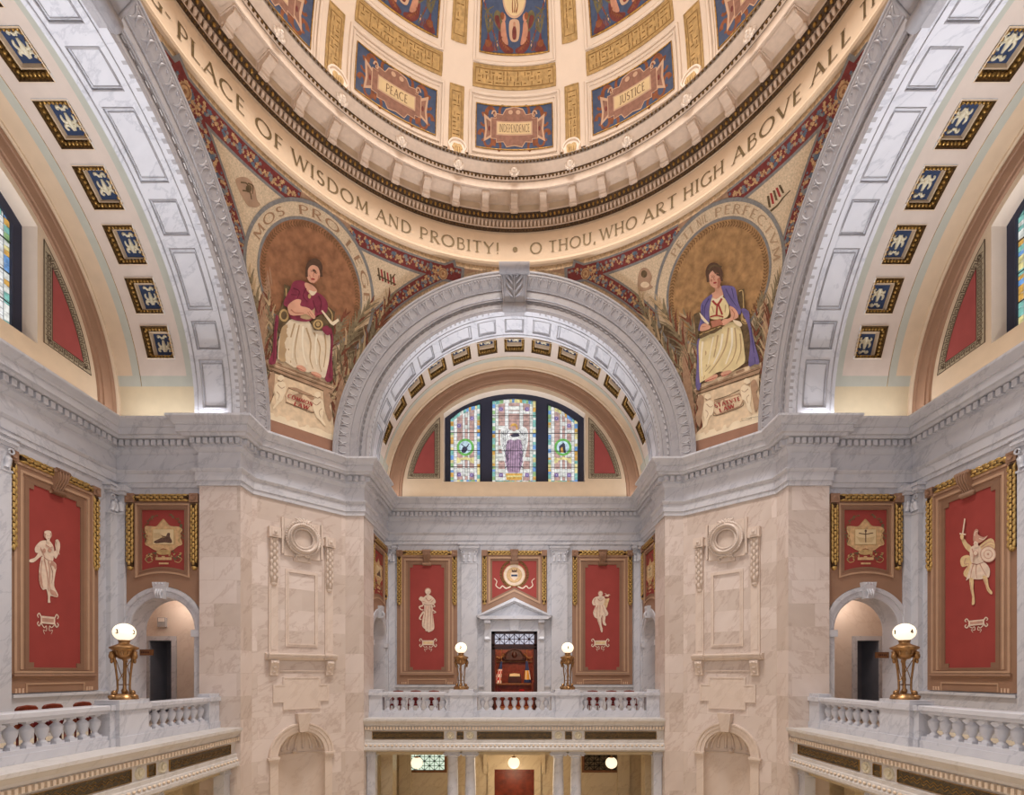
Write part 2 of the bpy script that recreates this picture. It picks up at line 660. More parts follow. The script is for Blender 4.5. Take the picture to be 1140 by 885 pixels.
# lower floor end wall
mb = MB()
mb.prism([(-W2, ZF), (W2, ZF), (W2, -2.0), (-W2, -2.0)], UZ, V2, V2, 0, back=False)
for sg in (-1, 1):
    mb.add([(sg * W2, V1, ZF), (sg * W2, V2, ZF), (sg * W2, V2, -2.0), (sg * W2, V1, -2.0)], [(0, 1, 2, 3)])
    mb.box(sg * 4.6 - 0.25, sg * 4.6 + 0.25, V2 - 0.2, V2, ZF, -2.8)
    mb.box(sg * 5.0 - 0.05, sg * 5.0 + 0.4, V1 + 0.3, V1 + 0.9, ZF, -2.8)
struct_arm(mb, 'wall_lower', [BUFF])
# side walls with the arched passage
mb = MB()
for sg in (-1, 1):
    fn = (lambda sg: lambda s_, z, q: (sg * (W2 + q), s_, z))(sg)
    pts = [(V1, SZ), (AC - AR, SZ)] + archpts(AC, AZ, AR, SZ)[1:-1] + [(AC + AR, SZ), (V2, SZ), (V2, ZC), (V1, ZC)]
    mb.prism(pts, fn, 0, 0, 0, back=False)
    # tunnel of the passage
    ap = archpts(AC, AZ, AR, SZ)
    n = len(ap)
    mb.add([fn(p[0], p[1], 0) for p in ap] + [fn(p[0], p[1], 0.6) for p in ap], [(i, i + 1, n + i + 1, n + i) for i in range(n - 1)])
    # vestibule beyond, with its far wall and a doorway in it
    fw = [(9.3, SZ), (11.55, SZ), (11.55, 1.1), (12.3, 1.1), (12.3, SZ), (13.2, SZ), (13.2, 2.9), (9.3, 2.9)]
    mb.prism(fw, fn, 2.1, 2.1, 1, back=False)
    mb.prism([(9.3, SZ), (AC - AR, SZ)] + ap[1:-1] + [(AC + AR, SZ), (13.2, SZ), (13.2, 2.9), (9.3, 2.9)], fn, 0.6, 0.6, 1, back=False)
    for vv in (9.3, 13.2):
        mb.add([fn(vv, SZ, 0.6), fn(vv, SZ, 2.1), fn(vv, 2.9, 2.1), fn(vv, 2.9, 0.6)], [(0, 1, 2, 3)], 1)
    mb.add([fn(9.3, 2.9, 0.6), fn(9.3, 2.9, 2.1), fn(13.2, 2.9, 2.1), fn(13.2, 2.9, 0.6)], [(0, 1, 2, 3)], 1)
    mb.add([fn(9.3, SZ, 0.0), fn(9.3, SZ, 2.6), fn(13.2, SZ, 2.6), fn(13.2, SZ, 0.0)], [(0, 1, 2, 3)], 1)
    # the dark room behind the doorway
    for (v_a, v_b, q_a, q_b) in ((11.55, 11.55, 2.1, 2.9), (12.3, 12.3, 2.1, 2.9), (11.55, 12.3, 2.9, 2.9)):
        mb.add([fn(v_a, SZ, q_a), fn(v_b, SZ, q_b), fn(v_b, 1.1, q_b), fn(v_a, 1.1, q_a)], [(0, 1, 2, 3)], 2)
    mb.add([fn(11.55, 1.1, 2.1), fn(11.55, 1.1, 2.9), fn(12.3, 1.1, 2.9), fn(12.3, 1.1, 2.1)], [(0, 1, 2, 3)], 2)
    # marble surround of the doorway
    mb.prism([(11.4, SZ), (11.55, SZ), (11.55, 1.1), (12.3, 1.1), (12.3, SZ), (12.45, SZ), (12.45, 1.25), (11.4, 1.25)], fn, 2.04, 2.1, 0)
ch = MB()
for sg in (-1, 1):
    fn = (lambda sg: lambda s_, z, q: (sg * (W2 - q), s_, z))(sg)
    ch.arc([(AR, -0.02), (AR, 0.05), (AR + 0.05, 0.07), (AR + 0.17, 0.07), (AR + 0.18, 0.1), (AR + 0.3, 0.1), (AR + 0.3, 0)], AC, AZ, 0, PI, 32, fn)
    for s2 in (-1, 1):
        ch.M = None
        ya, yb = sorted((AC + s2 * (AR - 0.06), AC + s2 * (AR + 0.32)))
        xa, xb = sorted((sg * W2, sg * (W2 - 0.13)))
        ch.box(xa, xb, ya, yb, AZ - 0.22, AZ - 0.02)
        ya, yb = sorted((AC + s2 * (AR + 0.0), AC + s2 * (AR + 0.26)))
        xa, xb = sorted((sg * W2, sg * (W2 - 0.07)))
        ch.box(xa, xb, ya, yb, SZ, AZ - 0.2)
key = MB()
for sg in (-1, 1):
    fn = (lambda sg: lambda s_, z, q: (sg * (W2 - q), s_, z))(sg)
    key.prism([(AC - 0.11, AZ + AR - 0.06), (AC + 0.11, AZ + AR - 0.06), (AC + 0.2, AZ + AR + 0.42), (AC - 0.2, AZ + AR + 0.42)], fn, 0.0, 0.2)
    for k in (-1, 0, 1):
        pts = [fn(AC + k * (0.06 + 0.03 * t), AZ + AR - 0.04 + 0.44 * t, 0.2 + 0.05 * math.sin(PI * t * 2)) for t in [i / 8 for i in range(9)]]
        key.tube(pts, 0.032, seg=6)
struct_arm(mb, 'wall_side', [WHITEB, PINKT, DIMW], [('archivolt', ch, [WHITE]), ('keystone', key, [WHITE])])

# balcony floor and its marble front
mb = MB()
mb.box(-W2, W2, 8.9, V2, SZ - 0.2, SZ - 0.001)
fl = struct_arm(mb, 'floor_balcony', [BUFF])
mb = MB()
mb.box(-W1, W1, 8.4, V2, -2.9, -2.8)
struct_arm(mb, 'ceiling_lower', [YELP])
FP = [(-0.8, ZB), (0.22, ZB), (0.22, -1.65), (0.19, -1.68), (0.12, -1.77), (0.10, -1.83), (0.05, -1.84), (0.05, -2.0), (0.0, -2.02), (0.0, -2.33),
      (0.05, -2.35), (0.05, -2.44), (0.07, -2.46), (0.09, -2.56), (0.12, -2.60), (0.12, -2.68), (0.04, -2.74), (-0.45, -2.74)]
mb = MB()
mb.sweep(FP, [(-W1, 8.15), (W1, 8.15)])
# mb sweeps to the right of +u which is -y (towards the centre)
den = MB()
k = int(2 * W1 / 0.11)
for i in range(k):
    u = -W1 + 0.05 + i * (2 * W1 - 0.1) / (k - 1)
    den.box(u - 0.028, u + 0.028, 8.02, 8.12, -1.96, -1.86)
k = 70
for i in range(k):
    u = -W1 + 0.08 + i * (2 * W1 - 0.16) / (k - 1)
    den.sph((u, 8.045, -2.52), (0.05, 0.03, 0.035), seg=6, rings=4)
pan = MB()
for a, b in ((-4.97, -2.48), (-2.01, -1.79), (-1.3, 1.3), (1.79, 2.01), (2.48, 4.97)):
    pan.box(a, b, 8.14, 8.16, -2.30, -2.05)
lat = MB()
for a, b in ((-4.97, -2.48), (-2.01, -1.79), (-1.3, 1.3), (1.79, 2.01), (2.48, 4.97)):
    n_ = max(1, int((b - a) / 0.16))
    st = (b - a) / n_
    for i in range(n_):
        for j in range(2):
            for o_ in (0,):
                u0 = a + st * i + (st / 2 if j else 0)
                if u0 + st > b + 0.01:
                    continue
                z0 = -2.30 + 0.125 * j
                lat.tube([(u0, 8.138, z0 + 0.06), (u0 + st / 2, 8.138, z0 + 0.125 if not j else z0), (u0 + st, 8.138, z0 + 0.06)], 0.009, seg=4)
    for (za, zb, ua, ub) in ((-2.31, -2.3, a, b), (-2.05, -2.04, a, b)):
        lat.box(ua - 0.01, ub + 0.01, 8.12, 8.15, za, zb)
    lat.box(a - 0.012, a, 8.12, 8.15, -2.31, -2.04)
    lat.box(b, b + 0.012, 8.12, 8.15, -2.31, -2.04)
med = MB()
for u in (-2.24, -1.55, 1.55, 2.24):
    med.lathe([(0.0, -0.03), (0.10, -0.03), (0.115, -0.05), (0.13, -0.03), (0.135, 0)], (u, 8.15, -2.175), 20, axis='y')
    med.sph((u, 8.11, -2.17), (0.05, 0.02, 0.07), seg=8, rings=6)
    med.sph((u + 0.03, 8.11, -2.14), (0.04, 0.02, 0.03), seg=8, rings=6)
struct_arm(mb, 'trim_balcony_front', [CREAMM], [('dentil_course', den, [CREAM]), ('green_marble_panel', pan, [GREENM]), ('bronze_lattice', lat, [GOLD]), ('medallion', med, [IVORY])])

# marble arch at the mouth of the arm: panelled soffit, archivolt, keystone
SR = 5.03


def cyl(ang, v, r, cz=ZS):
    return (r * math.cos(ang), v, cz + r * math.sin(ang))


D2 = PI / 180
pan_rng = [(1.5, 16), (19, 26.5), (29.5, 44), (47, 54.5), (58, 72), (75, 82.3), (86.2, 93.8)]
pan_rng = pan_rng + [(180 - b, 180 - a) for a, b in pan_rng[:-1]]
mb = MB()
# the soffit sheet with sunk panels
cuts = sorted(set([-2.4, 182.4] + [x for p in pan_rng for x in p]))
for i in range(len(cuts) - 1):
    a, b = cuts[i], cuts[i + 1]
    isp = (a, b) in pan_rng
    n = max(1, int((b - a) / 2))
    vr = [(8.0 - 0.1, 8.28), (8.28, 8.95), (8.95, 9.2)] if isp else [(8.0 - 0.1, 9.2)]
    for vi, (va, vb) in enumerate(vr):
        sunk = isp and vi == 1
        rr = SR + (0.045 if sunk else 0)
        vs = []; fs = []
        for j in range(n + 1):
            t = (a + (b - a) * j / n) * D2
            vs += [cyl(t, va, rr), cyl(t, vb, rr)]
        fs = [(2 * j, 2 * j + 1, 2 * j + 3, 2 * j + 2) for j in range(n)]
        mb.add(vs, fs, 0, True)
        if sunk:
            for t in (a * D2, b * D2):
                mb.add([cyl(t, va, SR), cyl(t, vb, SR), cyl(t, vb, rr), cyl(t, va, rr)], [(0, 1, 2, 3)])
            for vv in (va, vb):
                vs = []
                for j in range(n + 1):
                    t = (a + (b - a) * j / n) * D2
                    vs += [cyl(t, vv, SR), cyl(t, vv, rr)]
                mb.add(vs, [(2 * j, 2 * j + 1, 2 * j + 3, 2 * j + 2) for j in range(n)])
# raised moulding frame of each panel
fr = MB()
for a, b in pan_rng:
    n = max(2, int((b - a) / 2))
    da = 0.9 if b - a > 8 else 0.5
    loop = []
    for j in range(n + 1):
        loop.append(cyl((a + (b - a) * j / n) * D2, 8.28, SR - 0.004))
    for j in range(n + 1):
        loop.append(cyl((b + (a - b) * j / n) * D2, 8.95, SR - 0.004))
    fr.tube(loop, 0.016, seg=4, closed=True)
    loop = []
    for j in range(n + 1):
        loop.append(cyl((a + da + (b - a - 2 * da) * j / n) * D2, 8.33, SR + 0.036))
    for j in range(n + 1):
        loop.append(cyl((b - da + (a - b + 2 * da) * j / n) * D2, 8.90, SR + 0.036))
    fr.tube(loop, 0.014, seg=4, closed=True)
# back edge mouldings
for r_, v_, t_ in ((SR - 0.01, 9.08, 0.02), (SR - 0.01, 8.12, 0.014)):
    fr.tube([cyl((-2.4 + 184.8 * i / 90) * D2, v_, r_) for i in range(91)], t_, seg=4)
back = MB()
back.arc([(SR, 9.2), (5.75, 9.2)], 0, ZS, -2.4 * D2, 182.4 * D2, 90, UZ)
arch = MB()
AP = [(SR, 8.0), (SR, 7.90), (5.10, 7.88), (5.12, 7.865), (5.14, 7.88), (5.16, 7.90), (5.34, 7.90), (5.36, 7.885), (5.37, 7.83), (5.42, 7.83), (5.43, 7.80),
      (5.66, 7.80), (5.67, 7.76), (5.70, 7.75), (5.78, 7.70), (6.00, 7.62), (6.03, 7.60), (6.10, 7.60), (6.12, 7.57), (6.17, 7.57), (6.19, 8.1)]
arch.arc(AP, 0, ZS, -2.4 * D2, 182.4 * D2, 96, UZ, smooth=False)
bead = MB()
nb = 76
for i in range(nb):
    a = PI * (i + 0.5) / nb
    if abs(a - PI / 2) < 0.05:
        continue
    t0, t1 = a - 0.011, a + 0.011
    bead.tube([cyl(t0, 7.895, 5.32), cyl(t1, 7.895, 5.32)], 0.03, seg=6)
    for da in (-0.0165, 0.0165):
        p = cyl(a + da, 7.895, 5.32)
        bead.sph(p, (0.012, 0.02, 0.035), seg=6, rings=4)
leaf = MB()
nl = 110
for i in range(nl):
    a = PI * (i + 0.5) / nl
    if abs(a - PI / 2) < 0.06:
        continue
    # heart-shaped leaf on the cyma
    pts = []
    for j in range(7):
        t = j / 6
        r_ = 5.73 + 0.27 * t
        v_ = 7.735 - 0.125 * t
        da = 0.011 * math.sin(PI * t) * (1 if i % 2 else -1)
        pts.append(cyl(a + da, v_, r_))
    leaf.tube(pts, [0.012, 0.022, 0.03, 0.034, 0.032, 0.024, 0.012], seg=5)
    leaf.sph(cyl(a + 0.0145, 7.63, 5.97), (0.03, 0.025, 0.03), seg=6, rings=4)
keyb = MB()
z0, z1 = ZS + 4.93, ZS + 6.02
yy = lambda t: 7.78 - 0.62 * t ** 1.2 - 0.10 * math.sin(PI * t)
ns = 14
for i in range(ns):
    t0, t1 = i / ns, (i + 1) / ns
    h0, h1 = 0.34 + 0.12 * t0, 0.34 + 0.12 * t1
    za, zb = z0 + (z1 - z0) * t0, z0 + (z1 - z0) * t1
    keyb.add([(-h0, yy(t0), za), (h0, yy(t0), za), (h1, yy(t1), zb), (-h1, yy(t1), zb), (-h0, 8.0, za), (h0, 8.0, za), (h1, 8.0, zb), (-h1, 8.0, zb)],
             [(0, 1, 2, 3), (0, 4, 7, 3), (1, 5, 6, 2)])
keyb.add([(-0.34, yy(0), z0), (0.34, yy(0), z0), (0.34, 8, z0), (-0.34, 8, z0)], [(0, 1, 2, 3)])
keyb.add([(-0.46, yy(1), z1), (0.46, yy(1), z1), (0.46, 8, z1), (-0.46, 8, z1)], [(0, 1, 2, 3)])
keyb.tube([(-0.40, 7.72, z0 + 0.10), (0.40, 7.72, z0 + 0.10)], 0.15, seg=12)
keyb.tube([(-0.50, 7.12, z1 - 0.14), (0.50, 7.12, z1 - 0.14)], 0.17, seg=12)
for sg in (-1, 1):
    keyb.tube([(sg * (0.33 + 0.12 * t), yy(t) - 0.01, z0 + (z1 - z0) * t) for t in [i / 12 for i in range(13)]], 0.035, seg=6)
    for q, (ta, tb) in enumerate(((0.28, 0.52), (0.42, 0.68), (0.56, 0.84), (0.70, 0.97))):
        pts = []
        for i in range(8):
            t = ta + (tb - ta) * i / 7
            x = sg * (0.03 + 0.24 * math.sin(PI * 0.5 * i / 7) * (1 - 0.0 * i))
            pts.append((x, yy(t) - 0.02, z0 + (z1 - z0) * (t if True else 0)))
        keyb.tube(pts, [0.02, 0.035, 0.045, 0.05, 0.05, 0.045, 0.035, 0.015], seg=6)
keyb.tube([(0, yy(t) - 0.03, z0 + (z1 - z0) * t) for t in [0.22 + 0.07 * i for i in range(11)]], 0.025, seg=6)
for k in (-2, -1, 0, 1, 2):
    keyb.tube([(k * 0.12, yy(t) - 0.015, z0 + (z1 - z0) * t) for t in (0.02, 0.08, 0.14, 0.19)], 0.028, seg=6)
struct_arm(mb, 'trim_arch', [WHITE], [('panel_frame', fr, [GREYM]), ('arch_back', back, [WHITE]), ('archivolt', arch, [GREYM]), ('bead_moulding', bead, [GREYM]),
                                     ('leaf_moulding', leaf, [GREYM]), ('keystone', keyb, [GREYM])])

# ---- plaster vault of the arm with sunk coffers and painted borders
VR = 5.45
CA = [90 + 11.35 * k for k in range(-6, 7)]
CH = 4.35   # half width of a coffer in degrees
CV0, CV1 = 9.87, 10.67
acut = sorted(set([-2.0, 10.0, 13.0, 167.0, 170.0, 182.0] + [c - CH for c in CA] + [c + CH for c in CA]))
vcut = [9.2, 9.62, CV0, CV1, 10.98, 11.2, V2]
mb = MB()
for i in range(len(acut) - 1):
    a, b = acut[i], acut[i + 1]
    n = max(1, int(math.ceil((b - a) / 2.2)))
    mid = (a + b) / 2
    for j in range(len(vcut) - 1):
        va, vb = vcut[j], vcut[j + 1]
        if abs(va - CV0) < 1e-6 and any(abs(mid - c) < CH - 0.1 for c in CA):
            continue
        low = mid < 10 or mid > 170
        if low:
            mi = 3
        elif mid < 13 or mid > 167 or va in (9.2, 10.98):
            mi = 1
        elif va >= 11.2:
            mi = 2
        else:
            mi = 0
        vs = []
        for k in range(n + 1):
            t = (a + (b - a) * k / n) * D2
            vs += [cyl(t, va, VR), cyl(t, vb, VR)]
        mb.add(vs, [(2 * k, 2 * k + 1, 2 * k + 3, 2 * k + 2) for k in range(n)], mi, True)
# gilt edge line and ring where the vault meets the end wall
mb.arc([(VR, V2 - 0.12), (VR - 0.06, V2 - 0.12), (VR - 0.10, V2 - 0.06), (VR - 0.10, V2)], 0, ZS, 0, PI, 72, UZ, 2)
gl = MB()
gl.tube([cyl((182 * i / 90) * D2, 9.22, VR - 0.01) for i in range(91)], 0.02, seg=4)
gl.tube([cyl((10 + 160 * i / 90) * D2, 10.98, VR - 0.0) for i in range(91)], 0.008, seg=4)
vault = mb.build('ceiling_vault_back', [MAUVE, SAGE, SANDP, YELP], kind='structure')
gl.build('gilt_fillet', [GOLD], vault)


def coffer(c, parent):
    fm = MB(); pn = MB(); rl = MB()
    h = CH * D2
    ri = VR + 0.27
    # local point: s across the arc (-1..1), t along v (-1..1), depth r
    def P(s_, t, r):
        return cyl(c * D2 + s_ * h, (CV0 + CV1) / 2 + t * (CV1 - CV0) / 2, r)
    rings_ = [(1.0, VR - 0.02), (0.95, VR - 0.035), (0.90, VR + 0.0), (0.74, VR + 0.15), (0.70, VR + 0.14), (0.66, VR + 0.16), (0.62, ri)]
    vs = []
    for q, r in rings_:
        for s_, t in ((-q, -q), (q, -q), (q, q), (-q, q)):
            vs.append(P(s_, t, r))
    for k in range(len(rings_) - 1):
        mi = 2 if k == 0 else (1 if k == 1 else (2 if k >= 4 else 0))
        fm.add(vs[4 * k:4 * k + 8], [(i, (i + 1) % 4, 4 + (i + 1) % 4, 4 + i) for i in range(4)], mi)
    # eggs on the slope
    for s0, t0, s1, t1 in ((-1, -1, 1, -1), (1, -1, 1, 1), (1, 1, -1, 1), (-1, 1, -1, -1)):
        for k in range(7):
            f_ = (k + 0.5) / 7
            q = 0.80
            s_, t = (s0 + (s1 - s0) * f_) * q, (t0 + (t1 - t0) * f_) * q
            p = P(s_, t, VR + 0.06)
            fm.sph(p, 0.042, 3, seg=6, rings=4)
    q = 0.63
    pn.add([P(-q, -q, ri), P(q, -q, ri), P(q, q, ri), P(-q, q, ri)], [(0, 1, 2, 3)])
    # scrollwork relief: an urn with curling leaves, different in each coffer
    rr = random.Random(int(c * 10))
    r = ri - 0.015
    rl.tube([P(-0.42 + 0.0, 0, r), P(-0.1, 0, r), P(0.25, 0, r)], [0.04, 0.07, 0.03], seg=5)
    for sg in (-1, 1):
        for (s0, k0, tw) in ((-0.42, 0.38, 1.0), (-0.02, 0.34, -1.0), (0.32, 0.26, 1.0)):
            pts = []
            turns = 1.1 + rr.random() * 0.5
            for i in range(10):
                u = i / 9
                an = tw * turns * PI * u
                rad = k0 * (1 - 0.62 * u) * 0.55
                pts.append(P(s0 + rad * math.sin(an) + 0.12 * u, sg * (k0 * 0.55 + 0.05 - rad * math.cos(an) + 0.02), r))
            rl.tube(pts, [0.018 + 0.020 * math.sin(PI * i / 9) for i in range(10)], seg=4)
    rl.sph(P(0.38, 0, r), (0.03, 0.03, 0.03), seg=6, rings=4)
    o = fm.build('coffer', [GOLDD, BROWNG, SANDP, GOLD], parent)
    pn.build('coffer_field', [NAVY], o)
    rl.build('coffer_relief', [IVORY], o)


for c in CA:
    coffer(c, vault)

# ---- the lunette wall with its great arched window
WHW, WZ0 = 3.0, 8.13
WC, WRR = 7.1, 0.0
# top of window: circular segment through (0,12.05) and (+-3.0,11.0)
sag = 12.07 - 11.02
WR = (WHW * WHW + sag * sag) / (2 * sag)
WCZ = 12.07 - WR
th = math.asin(WHW / WR)
wtop = [(WR * math.sin(-th + 2 * th * i / 20), WCZ + WR * math.cos(-th + 2 * th * i / 20)) for i in range(21)]
wop = [(-WHW, WZ0)] + wtop + [(WHW, WZ0)]
mb = MB()
outer = [(-5.45, 7.2)] + [(5.45 * math.cos(PI - PI * i / 60), ZS + 5.45 * math.sin(PI - PI * i / 60)) for i in range(61)] + [(5.45, 7.2)]
mb.prism(outer, UZ, V2, V2, 0, holes=[wop], back=False)
n = len(wop)
mb.add([(p[0], V2, p[1]) for p in wop] + [(p[0], V2 + 0.44, p[1]) for p in wop], [(i, (i + 1) % n, n + (i + 1) % n, n + i) for i in range(n)], 1)
ring = MB()
ring.arc([(5.38, V2), (5.36, V2 - 0.06), (5.30, V2 - 0.10), (5.20, V2 - 0.10), (5.19, V2 - 0.07), (5.04, V2 - 0.07), (5.03, V2 - 0.10), (4.88, V2 - 0.10),
          (4.87, V2 - 0.06), (4.78, V2 - 0.06), (4.76, V2)], 0, ZS, -2 * D2, 182 * D2, 72, UZ)
sp = MB(); spk = MB()


def spandrel(sg):
    # red painted spandrel beside the window with a Greek key border
    R0 = 4.60
    x0, zb = 3.16, 8.27
    zt = ZS + math.sqrt(R0 * R0 - x0 * x0)
    a0 = math.asin((zb - ZS) / R0)
    a1 = math.acos(x0 / R0)
    pts = [(x0, zb)] + [(R0 * math.cos(a0 + (a1 - a0) * i / 16), ZS + R0 * math.sin(a0 + (a1 - a0) * i / 16)) for i in range(17)]
    R1 = R0 - 0.2
    x1, z1 = x0 + 0.22, zb + 0.2
    b0 = math.asin((z1 - ZS) / R1)
    b1 = math.acos(x1 / R1)
    inn = [(x1, z1)] + [(R1 * math.cos(b0 + (b1 - b0) * i / 16), ZS + R1 * math.sin(b0 + (b1 - b0) * i / 16)) for i in range(17)]
    f_ = lambda u, z, d: (sg * u, d, z)
    sp.prism(inn, f_, V2 - 0.012, V2 - 0.005, 0, back=False)
    sp.prism(pts, f_, V2 - 0.008, V2 - 0.0, 1, back=False)
    # key fret: squared spirals along the border
    mids = [((p[0] + q[0]) / 2, (p[1] + q[1]) / 2) for p, q in zip(pts, inn)]
    mids.append(mids[0])
    step = 0.15
    for (p, q) in zip(mids[:-1], mids[1:]):
        d = Vector((q[0] - p[0], q[1] - p[1]))
        L_ = d.length
        k = max(1, int(round(L_ / step)))
        d /= L_
        nn = Vector((-d.y, d.x))
        for i in range(k):
            c = Vector(p) + d * (L_ * (i + 0.5) / k)
            s_ = L_ / k * 0.5
            key_ = [(-1, -0.6), (-1, 0.6), (0.55, 0.6), (0.55, -0.2), (-0.4, -0.2), (-0.4, 0.2)]
            pl = [c + d * (a * s_ * 0.85) + nn * (b * 0.105) for a, b in key_]
            for m_, n_ in zip(pl[:-1], pl[1:]):
                e = (n_ - m_)
                if e.length < 1e-4:
                    continue
                e.normalize()
                w_ = Vector((-e.y, e.x)) * 0.011
                e = e * 0.011
                sp.add([f_(*(m_ - w_ - e), V2 - 0.014), f_(*(m_ + w_ - e), V2 - 0.014), f_(*(n_ + w_ + e), V2 - 0.014), f_(*(n_ - w_ + e), V2 - 0.014)], [(0, 1, 2, 3)], 2)
    for lp in (pts, inn):
        sp.tube([f_(p[0], p[1], V2 - 0.012) for p in lp], 0.012, 2, seg=4, closed=True)


spandrel(1); spandrel(-1)
KEYB = plain('greek_key_ground', (176, 160, 134), 0.7, var=0.08, scale=10)
KEYD = plain('greek_key_line', (92, 72, 54), 0.7, var=0.1)
lun = mb.build('wall_lunette_back', [SANDP, CREAMW], kind='structure')
ring.build('arch_moulding', [TAN], lun)
sp.build('painted_spandrel', [ROSE, KEYB, KEYD], lun)
for o in (vault, lun):
    again(o, PI / 2, o.name.replace('back', 'left'))
    again(o, -PI / 2, o.name.replace('back', 'right'))
# ================================================================== ray helpers: where a sight line meets a real surface
CAMP = Vector((0, -K, 0))


def ray(x, y):
    return Vector(((x - CX) / F, 1.0, (CY - y) / F))


def on_sphere(c, R):
    c = Vector(c)
    def fn(x, y, off=0.0):
        d = ray(x, y).normalized()
        oc = CAMP - c
        b = oc.dot(d)
        q = oc.dot(oc) - (R - off) ** 2
        t = -b + math.sqrt(max(0, b * b - q))
        return CAMP + d * t
    return fn


def on_plane(axis, val):
    def fn(x, y, off=0.0):
        d = ray(x, y)
        o_ = CAMP[axis]
        v = val - off * (1 if val > 0 else -1)
        t = (v - o_) / d[axis]
        return CAMP + d * t
    return fn


def patch(mb, poly, fn, off, mi=0, step=12.0):
    """fill a 2D outline, mapped by fn(x,y,off) to a surface, with a mesh fine enough to follow it"""
    if len(poly) < 3:
        return
    pts = []
    n = len(poly)
    for i in range(n):
        a, b = poly[i], poly[(i + 1) % n]
        L_ = math.hypot(b[0] - a[0], b[1] - a[1])
        if L_ < 1e-6:
            continue
        k = max(1, int(math.ceil(L_ / step)))
        for j in range(k):
            pts.append(Vector((a[0] + (b[0] - a[0]) * j / k, a[1] + (b[1] - a[1]) * j / k)))
    nb = len(pts)
    if nb < 3:
        return
    x0 = min(p.x for p in pts); x1 = max(p.x for p in pts)
    y0 = min(p.y for p in pts); y1 = max(p.y for p in pts)
    inner = []
    if x1 - x0 > step and y1 - y0 > step:
        def inside(x, y):
            c = False
            for i in range(nb):
                a = pts[i]; b = pts[i - 1]
                if (a.y > y) != (b.y > y) and x < (b.x - a.x) * (y - a.y) / (b.y - a.y) + a.x:
                    c = not c
            return c
        x = x0 + step / 2
        while x < x1:
            y = y0 + step / 2
            while y < y1:
                if inside(x, y):
                    inner.append(Vector((x, y)))
                y += step
            x += step
    res = delaunay_2d_cdt(pts + inner, [], [list(range(nb))], 1, 1e-5)
    mb.add([fn(v.x, v.y, off) for v in res[0]], [tuple(f) for f in res[2]], mi)


def stroke(mb, pts, w, fn, off, mi=0, step=12.0, w2=None):
    """a painted line of width w (tapering to w2) along pts"""
    n = len(pts)
    w2 = w if w2 is None else w2
    l = []; r = []
    for i in range(n):
        a = pts[max(0, i - 1)]; b = pts[min(n - 1, i + 1)]
        dx, dy = b[0] - a[0], b[1] - a[1]
        L_ = math.hypot(dx, dy) or 1
        q = (w + (w2 - w) * i / max(1, n - 1)) / 2
        l.append((pts[i][0] - dy / L_ * q, pts[i][1] + dx / L_ * q))
        r.append((pts[i][0] + dy / L_ * q, pts[i][1] - dx / L_ * q))
    vs = []
    for i in range(n):
        vs += [fn(l[i][0], l[i][1], off), fn(r[i][0], r[i][1], off)]
    mb.add(vs, [(2 * i, 2 * i + 1, 2 * i + 3, 2 * i + 2) for i in range(n - 1)], mi)


def ell(cx, cy, rx, ry, n=24, a0=0.0, a1=2 * PI, tilt=0.0):
    out = []
    full = abs(a1 - a0 - 2 * PI) < 1e-6
    for i in range(n if full else n + 1):
        t = a0 + (a1 - a0) * i / n
        x, y = rx * math.cos(t), ry * math.sin(t)
        out.append((cx + x * math.cos(tilt) - y * math.sin(tilt), cy + x * math.sin(tilt) + y * math.cos(tilt)))
    return out


def smooth(pts, closed=True, k=4):
    """Catmull-Rom through traced points"""
    n = len(pts)
    out = []
    for i in range(n if closed else n - 1):
        if closed:
            p0, p1, p2, p3 = pts[i - 1], pts[i], pts[(i + 1) % n], pts[(i + 2) % n]
        else:
            p0, p1, p2, p3 = pts[max(0, i - 1)], pts[i], pts[i + 1], pts[min(n - 1, i + 2)]
        for j in range(k):
            t = j / k
            out.append(tuple(0.5 * ((2 * p1[q]) + (-p0[q] + p2[q]) * t + (2 * p0[q] - 5 * p1[q] + 4 * p2[q] - p3[q]) * t * t + (-p0[q] + 3 * p1[q] - 3 * p2[q] + p3[q]) * t ** 3) for q in (0, 1)))
    if not closed:
        out.append(pts[-1])
    return out


# ------------------------------------------------------------------ roman capitals drawn as pen strokes (unit height)
def _arc(cx, cy, rx, ry, a, b, n=10):
    return [(cx + rx * math.cos((a + (b - a) * i / n) * D2), cy + ry * math.sin((a + (b - a) * i / n) * D2)) for i in range(n + 1)]


